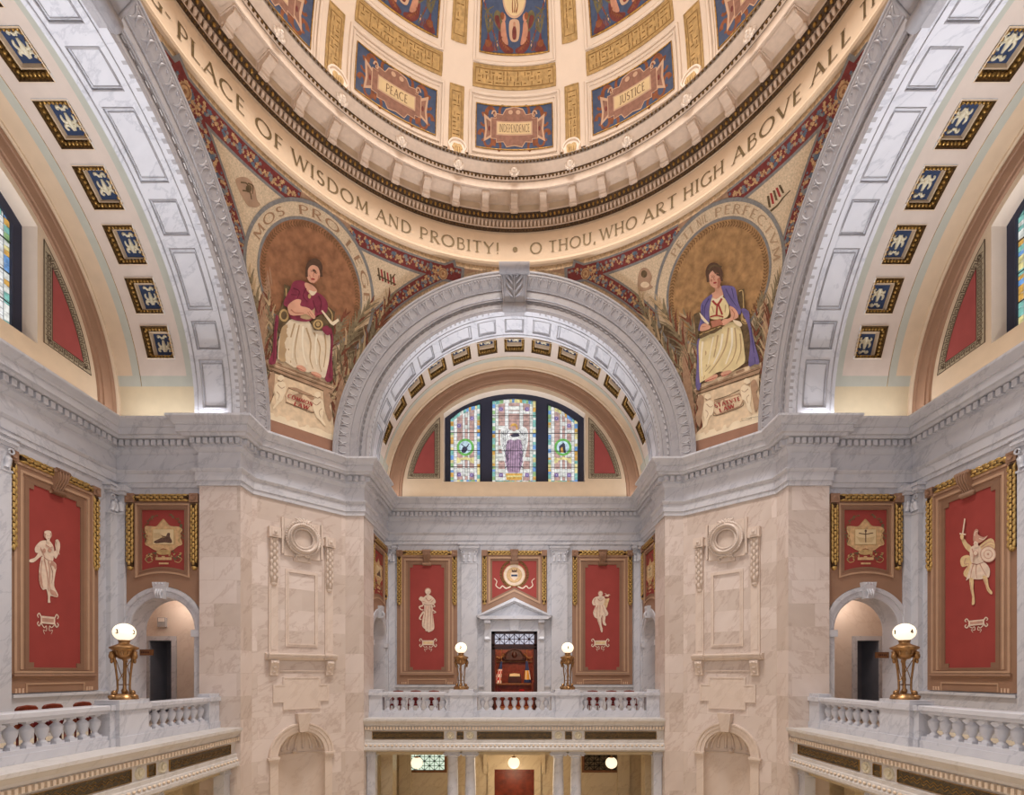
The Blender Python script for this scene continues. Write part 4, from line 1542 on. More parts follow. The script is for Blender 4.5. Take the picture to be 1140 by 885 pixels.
# upper paintings
def upper_painting(k):
    az = k * BAY
    h = 9.3 * D2
    lab = {0: 'tall blue painting high in the dome centre, two winged fishtailed figures holding a gold oval',
           -1: 'tall blue painting high in the dome, left of the central painting',
           1: 'tall blue painting high in the dome, right of the central painting'}[k]
    root = thing('dome_painting', lab, 'painting', ds(az, E_B0), 0, 'upper paintings of the dome')
    inv = Matrix.Translation(-ds(az, E_B0))
    fr_ = MB(); fr_.M = inv
    dframe(fr_, az - h - 1.5 * D2, az + h + 1.5 * D2, E_B0 - 0.03, E_B1, 0.03, 0.05, 0)
    dframe(fr_, az - h, az + h, E_B0, E_B1, 0.02, 0.028, 1)
    fr_.build('frame', [CREAMW, GOLD], root)
    bg = MB(); bg.M = inv
    dpatch(bg, az - h, az + h, E_B0, E_B1, 0.012, 0, 8, 10)
    bg.build('blue_field', [BLUEP], root)
    fn = lambda x, y, off=0.0: ds(az + x * h, E_B0 + y * (E_B1 - E_B0), 0.012 + off)
    # y=0..~0.53 is in view
    m_ = MB(); m_.M = inv
    for sg in (-1, 1):
        P = lambda l: [(sg * x, y * 0.78) for x, y in l]
        # coiled tail, body, wing, arm, head of a sea creature
        patch(m_, P(smooth([(0.05, 0.03), (0.25, 0.02), (0.42, 0.10), (0.47, 0.22), (0.44, 0.36), (0.30, 0.40), (0.26, 0.27), (0.20, 0.14), (0.04, 0.08)])), fn, 0.004, 1, 0.2)
        patch(m_, P(smooth([(0.18, 0.14), (0.34, 0.18), (0.40, 0.30), (0.38, 0.42), (0.28, 0.44), (0.24, 0.30)])), fn, 0.008, 0, 0.2)
        patch(m_, P(smooth([(0.36, 0.30), (0.55, 0.38), (0.62, 0.50), (0.52, 0.58), (0.36, 0.50)])), fn, 0.006, 2, 0.2)
        patch(m_, P(smooth([(0.42, 0.34), (0.56, 0.42), (0.58, 0.50), (0.46, 0.50)])), fn, 0.010, 1, 0.2)
        patch(m_, P(ell(0.32, 0.49, 0.07, 0.055, 12)), fn, 0.012, 0, 0.2)
        patch(m_, P(ell(0.36, 0.51, 0.06, 0.05, 12)), fn, 0.014, 3, 0.2)
        for q in range(5):
            stroke(m_, P([(0.12 + 0.06 * q, 0.05 + 0.012 * q * q), (0.20 + 0.05 * q, 0.10 + 0.02 * q), (0.24 + 0.045 * q, 0.05 + 0.03 * q)]), 0.02, fn, 0.012, 3)
        # foliage and vase in the corner
        patch(m_, P(smooth([(0.62, 0.03), (0.92, 0.03), (0.86, 0.13), (0.80, 0.20), (0.78, 0.30), (0.72, 0.20), (0.66, 0.13)])), fn, 0.006, 1, 0.2)
        patch(m_, P(ell(0.77, 0.13, 0.09, 0.05, 12)), fn, 0.010, 3, 0.2)
        for q in range(9):
            a = -0.5 + 0.5 * q
            stroke(m_, P(smooth([(0.78, 0.28), (0.74 + 0.12 * math.sin(a * 2.3), 0.36 + 0.02 * q), (0.78 + 0.16 * math.sin(a * 2.9 + 1), 0.46 + 0.02 * q)], False)), 0.03, fn, 0.008, 2, w2=0.008)
        for q in range(6):
            stroke(m_, P(smooth([(0.50 + 0.05 * q, 0.04), (0.54 + 0.04 * q, 0.10 + 0.012 * q), (0.50 + 0.07 * q, 0.17)], False)), 0.028, fn, 0.006, 3 if q % 2 else 1, w2=0.01)
    # little shrine between them
    patch(m_, smooth([(-0.10, 0.15), (0.10, 0.15), (0.16, 0.26), (0.12, 0.36), (-0.12, 0.36), (-0.16, 0.26)]), fn, 0.010, 4, 0.2)
    patch(m_, smooth([(-0.05, 0.17), (0.05, 0.17), (0.06, 0.26), (0.0, 0.31), (-0.06, 0.26)]), fn, 0.014, 1, 0.2)
    patch(m_, ell(0, 0.32, 0.035, 0.025, 10), fn, 0.016, 0, 0.2)
    for sg in (-1, 1):
        for q in range(14):
            x = sg * (0.45 + 0.5 * ((q * 37) % 14) / 14); y = 0.05 + 0.5 * ((q * 23) % 14) / 14
            stroke(m_, [(x, y), (x + sg * 0.03, y + 0.03), (x + sg * 0.01, y + 0.06)], 0.03, fn, 0.005, (2, 3, 1, 4)[q % 4], w2=0.01)
    m_.build('painted_figures', [FLESH, MAROON, OLIVE, RUSTP, CARTL], root)
    ov = MB(); ov.M = inv
    patch(ov, ell(0, 0.575, 0.36, 0.20, 28), fn, 0.020, 1, 0.15)
    patch(ov, ell(0, 0.575, 0.32, 0.175, 28), fn, 0.026, 0, 0.15)
    for q in (-1, 0, 1):
        stroke(ov, smooth([(0.05 * q, 0.43), (0.08 * q + 0.02, 0.50), (0.05 * q, 0.58)], False), 0.035, fn, 0.032, 2, w2=0.02)
    ov.build('gold_oval', [TABLET, CARTL, RUSTP], root)


for k in (-1, 0, 1):
    upper_painting(k)

# gilt relief panels: horizontal one in each bay, vertical strips on each rib
def relief_field(mb, a0, a1, e0, e1, off, seed, horiz):
    rr = random.Random(seed)
    W_ = (a1 - a0) * 7.1; H_ = (e1 - e0) * 7.6
    nx = max(2, int(W_ / 0.11)); ny = max(2, int(H_ / 0.11))
    for i in range(nx):
        for j in range(ny):
            if rr.random() < 0.22:
                continue
            x = (i + 0.5) / nx; y = (j + 0.5) / ny
            p = ds(a0 + (a1 - a0) * x, e0 + (e1 - e0) * y, off)
            dx = 0.4 / nx; dy = 0.4 / ny
            if rr.random() < 0.5:
                q0 = ds(a0 + (a1 - a0) * (x - dx), e0 + (e1 - e0) * y, off); q1 = ds(a0 + (a1 - a0) * (x + dx), e0 + (e1 - e0) * y, off)
            else:
                q0 = ds(a0 + (a1 - a0) * x, e0 + (e1 - e0) * (y - dy), off); q1 = ds(a0 + (a1 - a0) * x, e0 + (e1 - e0) * (y + dy), off)
            mb.tube([q0, q1], 0.013, 1, seg=4)


for k in range(-3, 4):
    az = k * BAY
    m_ = MB()
    hg = 10.9 * D2
    if abs(k) <= 2:
        dpatch(m_, az - hg, az + hg, E_G0, E_G1, 0.015, 0)
        dframe(m_, az - hg, az + hg, E_G0, E_G1, 0.02, 0.022, 0)
        dframe(m_, az - hg + 0.01, az + hg - 0.01, E_G0 + 0.01, E_G1 - 0.01, 0.02, 0.012, 1)
        relief_field(m_, az - hg + 0.02, az + hg - 0.02, E_G0 + 0.012, E_G1 - 0.012, 0.016, 50 + k, True)
        m_.build('gilt_relief_panel', [GOLDP, GOLDR], dm)
for k in range(-3, 3):
    az = (k + 0.5) * BAY
    for e0, e1, hs in ((E_S0, E_S1, 1.75 * D2), (E_T0, E_T1, 1.95 * D2)):
        if abs(az) > 60 * D2 and e0 == E_T0:
            continue
        m_ = MB()
        dpatch(m_, az - hs, az + hs, e0, e1, 0.015, 0, 2, 10)
        dframe(m_, az - hs, az + hs, e0, e1, 0.02, 0.02, 0, 3)
        dframe(m_, az - hs * 0.7, az + hs * 0.7, e0 + 0.02, e1 - 0.02, 0.02, 0.01, 1, 3)
        relief_field(m_, az - hs * 0.55, az + hs * 0.55, e0 + 0.04, e1 - 0.03, 0.016, 80 + k, False)
        m_.build('gilt_relief_strip', [GOLDP, GOLDR], dm)
    # white cartouche with a gilt shield at the foot of the rib, on the cornice
    m_ = MB()
    c = dcyl(az, 7.25, 17.07)
    t = Vector((math.cos(az), -math.sin(az), 0)); u_ = Vector((0, 0, 1)); n_ = Vector((math.sin(az), math.cos(az), 0))
    f_ = lambda x, z, d: c + t * x + u_ * z + n_ * d
    out = smooth([(-0.22, -0.38), (-0.30, -0.20), (-0.22, 0.0), (-0.30, 0.18), (-0.20, 0.34), (-0.08, 0.40), (0.08, 0.40), (0.20, 0.34), (0.30, 0.18), (0.22, 0.0), (0.30, -0.20), (0.22, -0.38)])
    m_.prism(out, f_, -0.04, 0.12)
    m_.tube([f_(p[0] * 0.95, p[1] * 0.95, -0.05) for p in out], 0.035, seg=5, closed=True)
    o_ = m_.build('shield_cartouche', [CREAMW], dm)
    m_ = MB()
    if k % 2:
        shp = [(-0.12, 0.22), (-0.17, 0.10), (-0.11, 0.05), (-0.15, -0.27), (0.15, -0.27), (0.11, 0.05), (0.17, 0.10), (0.12, 0.22)]
    else:
        shp = smooth([(-0.16, 0.18), (-0.06, 0.24), (0.0, 0.20), (0.06, 0.24), (0.16, 0.18), (0.13, -0.08), (0.16, -0.22), (0, -0.30), (-0.16, -0.22), (-0.13, -0.08)])
    m_.prism(shp, f_, -0.075, -0.03)
    for q in (-0.07, 0, 0.07):
        m_.tube([f_(q, 0.12, -0.08), f_(q, -0.2, -0.08)], 0.012, 0, seg=4)
    m_.build('gilt_shield', [GOLDP], o_)
# ================================================================== fittings of the three arms
PX = Matrix.Rotation


GOLDB = plain('bright_leaf_gold', (206, 170, 104), 0.4, 0.55, var=0.25, scale=14)


def scroll_key(mb, P, cu, z0, z1, hw0, hw1, dep):
    """painted stucco scroll bracket hung on a frame; P(u,z,d)"""
    n = 12
    pr = []
    for i in range(n + 1):
        t = i / n
        pr.append((z1 + (z0 - z1) * t, dep * (1.0 - 0.45 * t + 0.25 * math.sin(PI * 1.6 * t))))
    vs = []
    for i, (z, d) in enumerate(pr):
        h = hw1 + (hw0 - hw1) * i / n
        vs += [P(cu - h, z, d), P(cu + h, z, d), P(cu - h, z, 0), P(cu + h, z, 0)]
    fs = []
    for i in range(n):
        a = 4 * i; b = a + 4
        fs += [(a, a + 1, b + 1, b), (a, b, b + 2, a + 2), (a + 1, a + 3, b + 3, b + 1)]
    fs += [(0, 2, 3, 1), (4 * n, 4 * n + 1, 4 * n + 3, 4 * n + 2)]
    mb.add(vs, fs)
    for z, d, r in ((z1 - 0.05, dep * 0.95, 0.06), (z0 + 0.05, pr[-1][1], 0.07)):
        mb.tube([P(cu - hw1 * 1.05, z, d), P(cu + hw1 * 1.05, z, d)], r, seg=10)
    for s_ in (-0.75, -0.25, 0.25, 0.75):
        mb.tube([P(cu + s_ * (hw1 + (hw0 - hw1) * i / n), pr[i][0], pr[i][1] + 0.012) for i in range(n + 1)], 0.018, seg=5)


def garland_run(mb, P, u0, z0, u1, z1, w, seed=1, taper=False):
    """gilded leaf-and-husk garland from (u0,z0) to (u1,z1), width w"""
    L_ = math.hypot(u1 - u0, z1 - z0)
    du, dz = (u1 - u0) / L_, (z1 - z0) / L_
    nu, nz = -dz, du
    mb.tube([P(u0, z0, 0.05), P(u1, z1, 0.05)], w * 0.44, 1, seg=8)
    step = w * 0.85
    n = int(L_ / step)
    for i in range(n):
        t = (i + 0.5) * step
        for j, a in enumerate((-0.34, 0.0, 0.34)):
            off = a * w
            s_ = 0.5 * step if j == 1 else 0
            c = (u0 + du * (t + s_) + nu * off, z0 + dz * (t + s_) + nz * off)
            # husk leaf: a short tapered tongue standing off the core
            h = 0.05 + w * 0.36 * (1.0 if j == 1 else 0.72)
            mb.tube([P(c[0] - du * step * 0.55, c[1] - dz * step * 0.55, h * 0.72), P(c[0], c[1], h), P(c[0] + du * step * 0.5, c[1] + dz * step * 0.5, h * 1.05), P(c[0] + du * step * 0.72, c[1] + dz * step * 0.72, h * 0.8)],
                    [w * 0.10, w * 0.2, w * 0.16, w * 0.02], seg=6)
    mb.sph(P(u1 + du * 0.01, z1 + dz * 0.01, 0.06), w * 0.42, seg=8, rings=6)


def rect(a, b, c, d):
    return [(a, c), (b, c), (b, d), (a, d)]


def notch(a, b, c, d, q):
    return [(a + q, c), (b - q, c), (b - q, c + q), (b, c + q), (b, d - q), (b - q, d - q), (b - q, d), (a + q, d), (a + q, d - q), (a, d - q), (a, c + q), (a + q, c + q)]


def fn_end(u, z, d):           # on the end wall of an arm, d out of the wall
    return Vector((u, V2 - d, z))


def tall_panel(rz, u0, u1, label, figure):
    root = thing('painted_wall_panel', label, 'wall panel', (*rot(((u0 + u1) / 2, V2), rz), -0.47), rz, 'tall red painted wall panels')
    cu = (u0 + u1) / 2
    P = lambda u, z, d: Vector((u - cu, -d, z + 0.47))
    z0, z1 = -0.47, 5.19
    ru0, ru1, rz0, rz1 = u0 + 0.55, u1 - 0.55, 0.145, 4.60
    m = MB()
    m.prism(rect(u0, u1, z0, z1), P, 0.0, 0.05, 0, holes=[rect(u0 + 0.16, u1 - 0.16, 0.0, z1 - 0.2)])
    m.prism(rect(u0 + 0.16, u1 - 0.16, 0.0, z1 - 0.2), P, 0.0, 0.085, 1, holes=[rect(u0 + 0.22, u1 - 0.22, 0.06, z1 - 0.26)])
    m.prism(rect(u0 + 0.22, u1 - 0.22, 0.06, z1 - 0.26), P, 0.0, 0.055, 0, holes=[rect(u0 + 0.31, u1 - 0.31, 0.09, z1 - 0.36)])
    m.prism(rect(u0 + 0.31, u1 - 0.31, 0.09, z1 - 0.36), P, 0.0, 0.075, 1, holes=[rect(u0 + 0.37, u1 - 0.37, 0.095, z1 - 0.42)])
    m.prism(rect(u0 + 0.37, u1 - 0.37, 0.095, z1 - 0.42), P, 0.0, 0.035, 0, holes=[rect(u0 + 0.45, u1 - 0.45, 0.1, z1 - 0.49)])
    m.prism(rect(u0 + 0.45, u1 - 0.45, 0.1, z1 - 0.49), P, 0.0, 0.045, 2, holes=[notch(ru0, ru1, rz0, rz1, 0.12)])
    # shelf moulding and sunk foot panel
    m.prism([(0.0, -0.02), (0.10, -0.02), (0.12, -0.06), (0.09, -0.09), (0.05, -0.12), (0.0, -0.12)], lambda q, z, d: P(u0 + 0.13 + (u1 - u0 - 0.26) * d, z, q), 0, 1, 0)
    m.prism(rect(u0 + 0.45, u1 - 0.45, -0.47, -0.24), P, 0.05, 0.07, 1, holes=[rect(u0 + 0.49, u1 - 0.49, -0.47, -0.28)])
    for s_ in (u0 + 0.22, u0 + 0.30, u0 + 0.38, u1 - 0.22, u1 - 0.30, u1 - 0.38):
        m.tube([P(s_, -0.47, 0.06), P(s_, -0.36, 0.06)], 0.022, 1, seg=6)
    m.build('frame', [TAN, TANL, TAND], root)
    m = MB()
    m.prism(notch(ru0, ru1, rz0, rz1, 0.12), P, 0.02, 0.0, 0, back=False)
    m.build('red_field', [RED], root)
    m = MB(); garland_run(m, P, u0 + 0.28, z1 - 0.10, u1 - 0.28, z1 - 0.10, 0.20)
    m.build('top_garland', [GOLDB, BROWNG], root)
    for s_ in (u0 + 0.11, u1 - 0.11):
        m = MB(); garland_run(m, P, s_, z1 - 0.28, s_, 2.95, 0.19)
        m.build('garland_drop', [GOLDB, BROWNG], root)
        m = MB()
        m.prism(rect(s_ - 0.12, s_ + 0.12, z1 - 0.23, z1 + 0.01), P, 0, 0.12)
        m.lathe([(0.0, 0.02), (0.05, 0.02), (0.07, 0.0)], P(s_, z1 - 0.11, 0.15), 12, axis='y')
        m.build('corner_block', [TAN], root)
    m = MB(); scroll_key(m, P, cu, z1 - 0.62, z1 + 0.0, 0.10, 0.17, 0.22)
    m.build('scroll_bracket', [TAN], root)
    if figure:
        figure(root)
    return root


FIGC = plain('grisaille_light', (232, 208, 186), 0.7, var=0.08, scale=9)
FIGD = plain('grisaille_shade', (200, 152, 132), 0.7, var=0.1, scale=9)
FIGK = plain('grisaille_line', (150, 92, 78), 0.7, var=0.1)
FIGY = plain('grisaille_ochre', (226, 196, 148), 0.7, var=0.1, scale=9)


def traced(root, name, mats, items, ox, oy, s, surf, off=0.03):
    """paint traced shapes: (kind, points, material, [width]) in zoomed picture units"""
    m = MB()
    inv = root.matrix_basis.inverted()
    lay = [0]
    T = lambda p: (ox + p[0] / s, oy + p[1] / s)
    for it in items:
        lay[0] += 1
        o_ = off + 0.0012 * lay[0]
        if it[0] == 'p':
            patch(m, smooth([T(p) for p in it[1]], True, 3), surf, o_, it[2], 14)
        elif it[0] == 'h':
            patch(m, [T(p) for p in it[1]], surf, o_, it[2], 14)
        elif it[0] == 'e':
            (cx_, cy_, rx_, ry_) = it[1][:4]
            tl = it[1][4] if len(it[1]) > 4 else 0
            patch(m, [T(p) for p in ell(cx_, cy_, rx_, ry_, 18, tilt=tl)], surf, o_, it[2], 14)
        elif it[0] == 's':
            w_ = it[3] / s
            stroke(m, smooth([T(p) for p in it[1]], False, 4), w_, surf, o_, it[2], w2=w_ * (it[4] if len(it) > 4 else 0.5))
    m.M = None
    m.v = [tuple(inv @ Vector(p)) for p in m.v]
    return m.build(name, mats, root)


def tablet_items(x0, x1, y0, y1, sk=0):
    cx_ = (x0 + x1) / 2; w_ = x1 - x0; h = y1 - y0
    it = []
    for sg in (-1, 1):
        e = cx_ + sg * w_ / 2
        sh = sg * sk
        for a in (-1, 1):
            it.append(('s', [(e - sg * 2, (y0 + y1) / 2 + a * h * 0.4 + sh), (e + sg * w_ * 0.10, (y0 + y1) / 2 + a * h * 0.85 + sh), (e + sg * w_ * 0.22, (y0 + y1) / 2 + a * h * 0.55 + sh),
                             (e + sg * w_ * 0.14, (y0 + y1) / 2 + a * h * 0.25 + sh)], 0, w_ * 0.08, 0.7))
        it.append(('s', [(cx_ + sg * w_ * 0.45, y1 + 2 + sh), (cx_ + sg * w_ * 0.25, y1 + h * 0.5), (cx_ + sg * w_ * 0.12, y1 + h * 0.25), (cx_ + sg * w_ * 0.1, y1 + h * 0.9), (cx_ + sg * w_ * 0.32, y1 + h * 0.8), (cx_ + sg * w_ * 0.22, y1 + h * 1.35)], 0, w_ * 0.06, 0.5))
    it.append(('h', [(x0, y0 - sk), (x1, y0 + sk), (x1, y1 + sk), (x0, y1 - sk)], 0))
    it.append(('h', [(x0 + w_ * 0.1, y0 + h * 0.25 - sk * .8), (x1 - w_ * 0.1, y0 + h * 0.25 + sk * .8), (x1 - w_ * 0.1, y1 - h * 0.25 + sk * .8), (x0 + w_ * 0.1, y1 - h * 0.25 - sk * .8)], 1))
    return it


SURF_B = on_plane(1, V2)
SURF_L = on_plane(0, -V2)
SURF_R = on_plane(0, V2)


def fig_muse_left(root):
    it = [('p', [(178, 200), (225, 205), (252, 250), (252, 300), (245, 350), (215, 352), (180, 325), (160, 290), (125, 285), (120, 250), (150, 212)], 0),
          ('p', [(250, 305), (268, 328), (292, 275), (296, 222), (280, 195), (262, 212), (262, 250), (266, 270), (250, 280)], 0),
          ('p', [(165, 290), (148, 282), (120, 320), (85, 333), (80, 350), (110, 354), (150, 322), (176, 300)], 0),
          ('p', [(175, 312), (245, 345), (272, 378), (262, 440), (255, 520), (282, 578), (275, 600), (230, 590), (226, 620), (229, 637), (210, 636), (212, 600), (200, 545), (172, 546), (148, 482), (150, 400), (160, 340)], 0),
          ('p', [(240, 345), (272, 378), (262, 405), (248, 380), (225, 372)], 1),
          ('p', [(150, 420), (168, 480), (178, 540), (150, 490)], 1),
          ('p', [(225, 545), (262, 560), (276, 595), (235, 580)], 1),
          ('s', [(185, 330), (200, 400), (212, 480), (215, 560)], 1, 9),
          ('s', [(215, 345), (225, 420), (222, 500), (232, 560)], 1, 8),
          ('s', [(170, 340), (162, 420), (172, 500)], 1, 7),
          ('s', [(230, 375), (245, 430), (238, 500)], 2, 4),
          ('s', [(185, 320), (215, 340), (245, 345)], 2, 4),
          ('s', [(160, 250), (175, 285), (190, 320)], 1, 7),
          ('s', [(195, 230), (225, 250), (248, 245)], 1, 7),
          ('e', (186, 272, 10, 16), 1), ('e', (225, 268, 13, 14), 1),
          ('h', [(200, 180), (225, 180), (224, 215), (204, 212)], 0),
          ('e', (211, 160, 29, 31), 1), ('e', (213, 172, 18, 25), 0), ('e', (210, 142, 25, 12), 0),
          ('s', [(206, 168), (212, 168)], 2, 4), ('s', [(219, 169), (225, 168)], 2, 4), ('s', [(211, 188), (220, 188)], 2, 4),
          ('s', [(268, 245), (276, 215), (262, 200)], 0, 8), ('s', [(280, 250), (292, 300)], 0, 6), ('e', (276, 200, 10, 7), 0)]
    traced(root, 'painted_figure', [FIGC, FIGD, FIGK], it, 20, 570, 6.325, SURF_L)
    traced(root, 'name_cartouche', [FIGC, FIGD], tablet_items(160, 262, 735, 788, 5), 20, 570, 6.325, SURF_L)


def fig_warrior(root):
    it = [('p', [(235, 285), (300, 234), (332, 244), (340, 290), (325, 330), (300, 350), (240, 330)], 3),
          ('s', [(250, 290), (300, 255), (335, 262)], 1, 8), ('s', [(260, 300), (310, 275), (336, 285)], 1, 6),
          ('p', [(172, 345), (128, 350), (112, 380), (125, 420), (162, 412), (135, 450), (140, 480), (182, 492), (195, 400)], 3),
          ('s', [(150, 360), (140, 400), (170, 400), (150, 450)], 1, 7),
          ('p', [(120, 232), (140, 235), (158, 262), (188, 290), (184, 326), (152, 305), (128, 265)], 3),
          ('p', [(182, 290), (240, 282), (265, 390), (225, 400), (190, 396), (176, 350)], 0),
          ('p', [(190, 395), (262, 385), (305, 430), (300, 488), (270, 480), (255, 500), (200, 500), (170, 495), (150, 508), (172, 440)], 0),
          ('s', [(200, 400), (185, 450), (180, 495)], 1, 7), ('s', [(220, 400), (215, 450), (222, 495)], 1, 7), ('s', [(240, 398), (262, 440), (285, 478)], 1, 7),
          ('s', [(188, 396), (225, 402), (264, 388)], 2, 5),
          ('p', [(172, 495), (200, 500), (198, 560), (206, 620), (206, 662), (188, 666), (190, 620), (178, 560)], 3),
          ('p', [(258, 480), (290, 488), (300, 550), (323, 585), (315, 600), (290, 576), (278, 540)], 3),
          ('s', [(178, 520), (184, 570), (192, 620)], 1, 5), ('s', [(270, 495), (284, 545), (300, 575)], 1, 5),
          ('e', (295, 336, 53, 54), 1), ('e', (295, 336, 47, 48), 0), ('e', (295, 336, 30, 31), 1), ('e', (295, 336, 25, 26), 0), ('e', (295, 336, 8, 8), 1),
          ('h', [(205, 270), (228, 270), (232, 292), (204, 292)], 0), ('e', (215, 266, 15, 19), 0),
          ('p', [(198, 250), (198, 215), (202, 188), (216, 170), (232, 180), (228, 205), (262, 224), (293, 213), (272, 240), (235, 262), (215, 250)], 1),
          ('s', [(205, 215), (212, 190), (225, 185)], 0, 6), ('s', [(235, 232), (265, 238), (285, 222)], 0, 6),
          ('s', [(208, 268), (214, 268)], 2, 4), ('s', [(221, 268), (226, 268)], 2, 4),
          ('h', [(138, 100), (146, 104), (133, 200), (124, 198)], 0), ('h', [(108, 196), (150, 202), (148, 211), (108, 206)], 0), ('e', (124, 222, 12, 20), 3),
          ('s', [(190, 300), (200, 340), (195, 390)], 1, 7), ('e', (212, 330, 16, 20), 1), ('e', (212, 328, 12, 15), 0)]
    traced(root, 'painted_figure', [FIGC, FIGD, FIGK, FIGY], it, 1050, 560, 5.9, SURF_R)
    traced(root, 'name_cartouche', [FIGC, FIGD], tablet_items(166, 270, 768, 803, -5), 1050, 560, 5.9, SURF_R)


def fig_woman_back(root):
    it = [('s', [(205, 335), (165, 350), (185, 380), (212, 382)], 0, 18), ('s', [(215, 400), (185, 440), (168, 478), (190, 488)], 0, 22), ('s', [(305, 380), (345, 408), (318, 416)], 0, 14), ('s', [(310, 310), (335, 345), (310, 350)], 0, 14),
          ('p', [(240, 222), (285, 222), (330, 260), (345, 300), (318, 322), (305, 330), (232, 330), (205, 330), (190, 290), (160, 268), (180, 235), (212, 245)], 0),
          ('p', [(225, 322), (305, 326), (312, 420), (328, 550), (320, 600), (270, 625), (235, 600), (197, 560), (200, 480), (220, 400)], 0),
          ('s', [(240, 340), (228, 450), (215, 560)], 1, 10), ('s', [(262, 340), (258, 460), (250, 600)], 1, 10), ('s', [(285, 340), (288, 460), (285, 600)], 1, 10), ('s', [(300, 360), (310, 470), (314, 580)], 1, 8),
          ('s', [(215, 320), (262, 332), (310, 322)], 2, 6), ('s', [(235, 250), (265, 285), (300, 262)], 1, 12), ('s', [(200, 285), (240, 300)], 1, 10), ('s', [(320, 270), (290, 305)], 1, 10),
          ('e', (242, 600, 12, 16), 0), ('e', (270, 612, 10, 16), 0),
          ('h', [(248, 200), (272, 200), (274, 235), (246, 235)], 0), ('e', (260, 178, 36, 37), 1), ('e', (260, 182, 27, 32), 0),
          ('s', [(247, 178), (255, 178)], 2, 6), ('s', [(267, 178), (275, 178)], 2, 6), ('s', [(256, 198), (266, 198)], 2, 5)]
    traced(root, 'painted_figure', [FIGC, FIGD, FIGK], it, 450, 640, 9.83, SURF_B)
    traced(root, 'name_cartouche', [FIGC, FIGY], tablet_items(196, 326, 716, 768), 450, 640, 9.83, SURF_B)


def fig_lyre_back(root):
    it = [('p', [(316, 250), (340, 262), (378, 255), (362, 310), (350, 355), (322, 362), (306, 320)], 3),
          ('s', [(330, 270), (332, 345)], 1, 6), ('s', [(345, 268), (342, 345)], 1, 6),
          ('p', [(240, 240), (318, 235), (325, 290), (305, 325), (248, 335)], 0),
          ('p', [(242, 240), (205, 258), (187, 300), (205, 335), (248, 318)], 0), ('s', [(225, 255), (212, 290), (222, 322)], 1, 9),
          ('p', [(245, 318), (320, 328), (345, 380), (366, 420), (345, 450), (300, 440), (285, 475), (225, 470), (200, 420), (212, 375)], 0),
          ('s', [(255, 330), (240, 400), (240, 462)], 1, 9), ('s', [(275, 330), (275, 400), (270, 468)], 1, 9), ('s', [(300, 330), (318, 390), (340, 440)], 1, 9), ('s', [(235, 350), (212, 410)], 1, 8),
          ('p', [(245, 468), (285, 465), (290, 540), (303, 590), (300, 628), (285, 620), (272, 570), (255, 520)], 0),
          ('p', [(303, 440), (335, 448), (330, 510), (345, 545), (332, 555), (305, 530)], 0),
          ('s', [(252, 480), (265, 530), (285, 590)], 1, 6), ('s', [(312, 450), (315, 510)], 1, 6),
          ('s', [(330, 235), (345, 215), (325, 200)], 0, 9), ('s', [(345, 232), (368, 215), (385, 222)], 0, 10), ('e', (355, 228, 18, 10), 0),
          ('h', [(268, 225), (294, 225), (296, 250), (266, 250)], 0), ('e', (280, 203, 28, 30), 1), ('e', (281, 207, 21, 27), 0),
          ('s', [(270, 205), (276, 205)], 2, 5), ('s', [(287, 205), (293, 205)], 2, 5), ('s', [(250, 262), (280, 285), (315, 260)], 1, 9)]
    traced(root, 'painted_figure', [FIGC, FIGD, FIGK, FIGY], it, 640, 640, 9.83, SURF_B)
    traced(root, 'name_cartouche', [FIGC, FIGY], tablet_items(212, 345, 718, 768), 640, 640, 9.83, SURF_B)


tall_panel(0.0, -4.97, -2.42, 'tall red wall panel left of the pedimented doorway, painted with a standing draped woman', fig_woman_back)
tall_panel(0.0, 2.45, 5.0, 'tall red wall panel right of the pedimented doorway, painted with a leaping figure playing a lyre', fig_lyre_back)
tall_panel(PI / 2, 2.2, 4.72, 'large red wall panel at the left edge, painted with a draped woman holding a flower', fig_muse_left)
tall_panel(-PI / 2, -4.82, -2.3, 'large red wall panel at the right edge, painted with a helmeted warrior with sword and shield', fig_warrior)


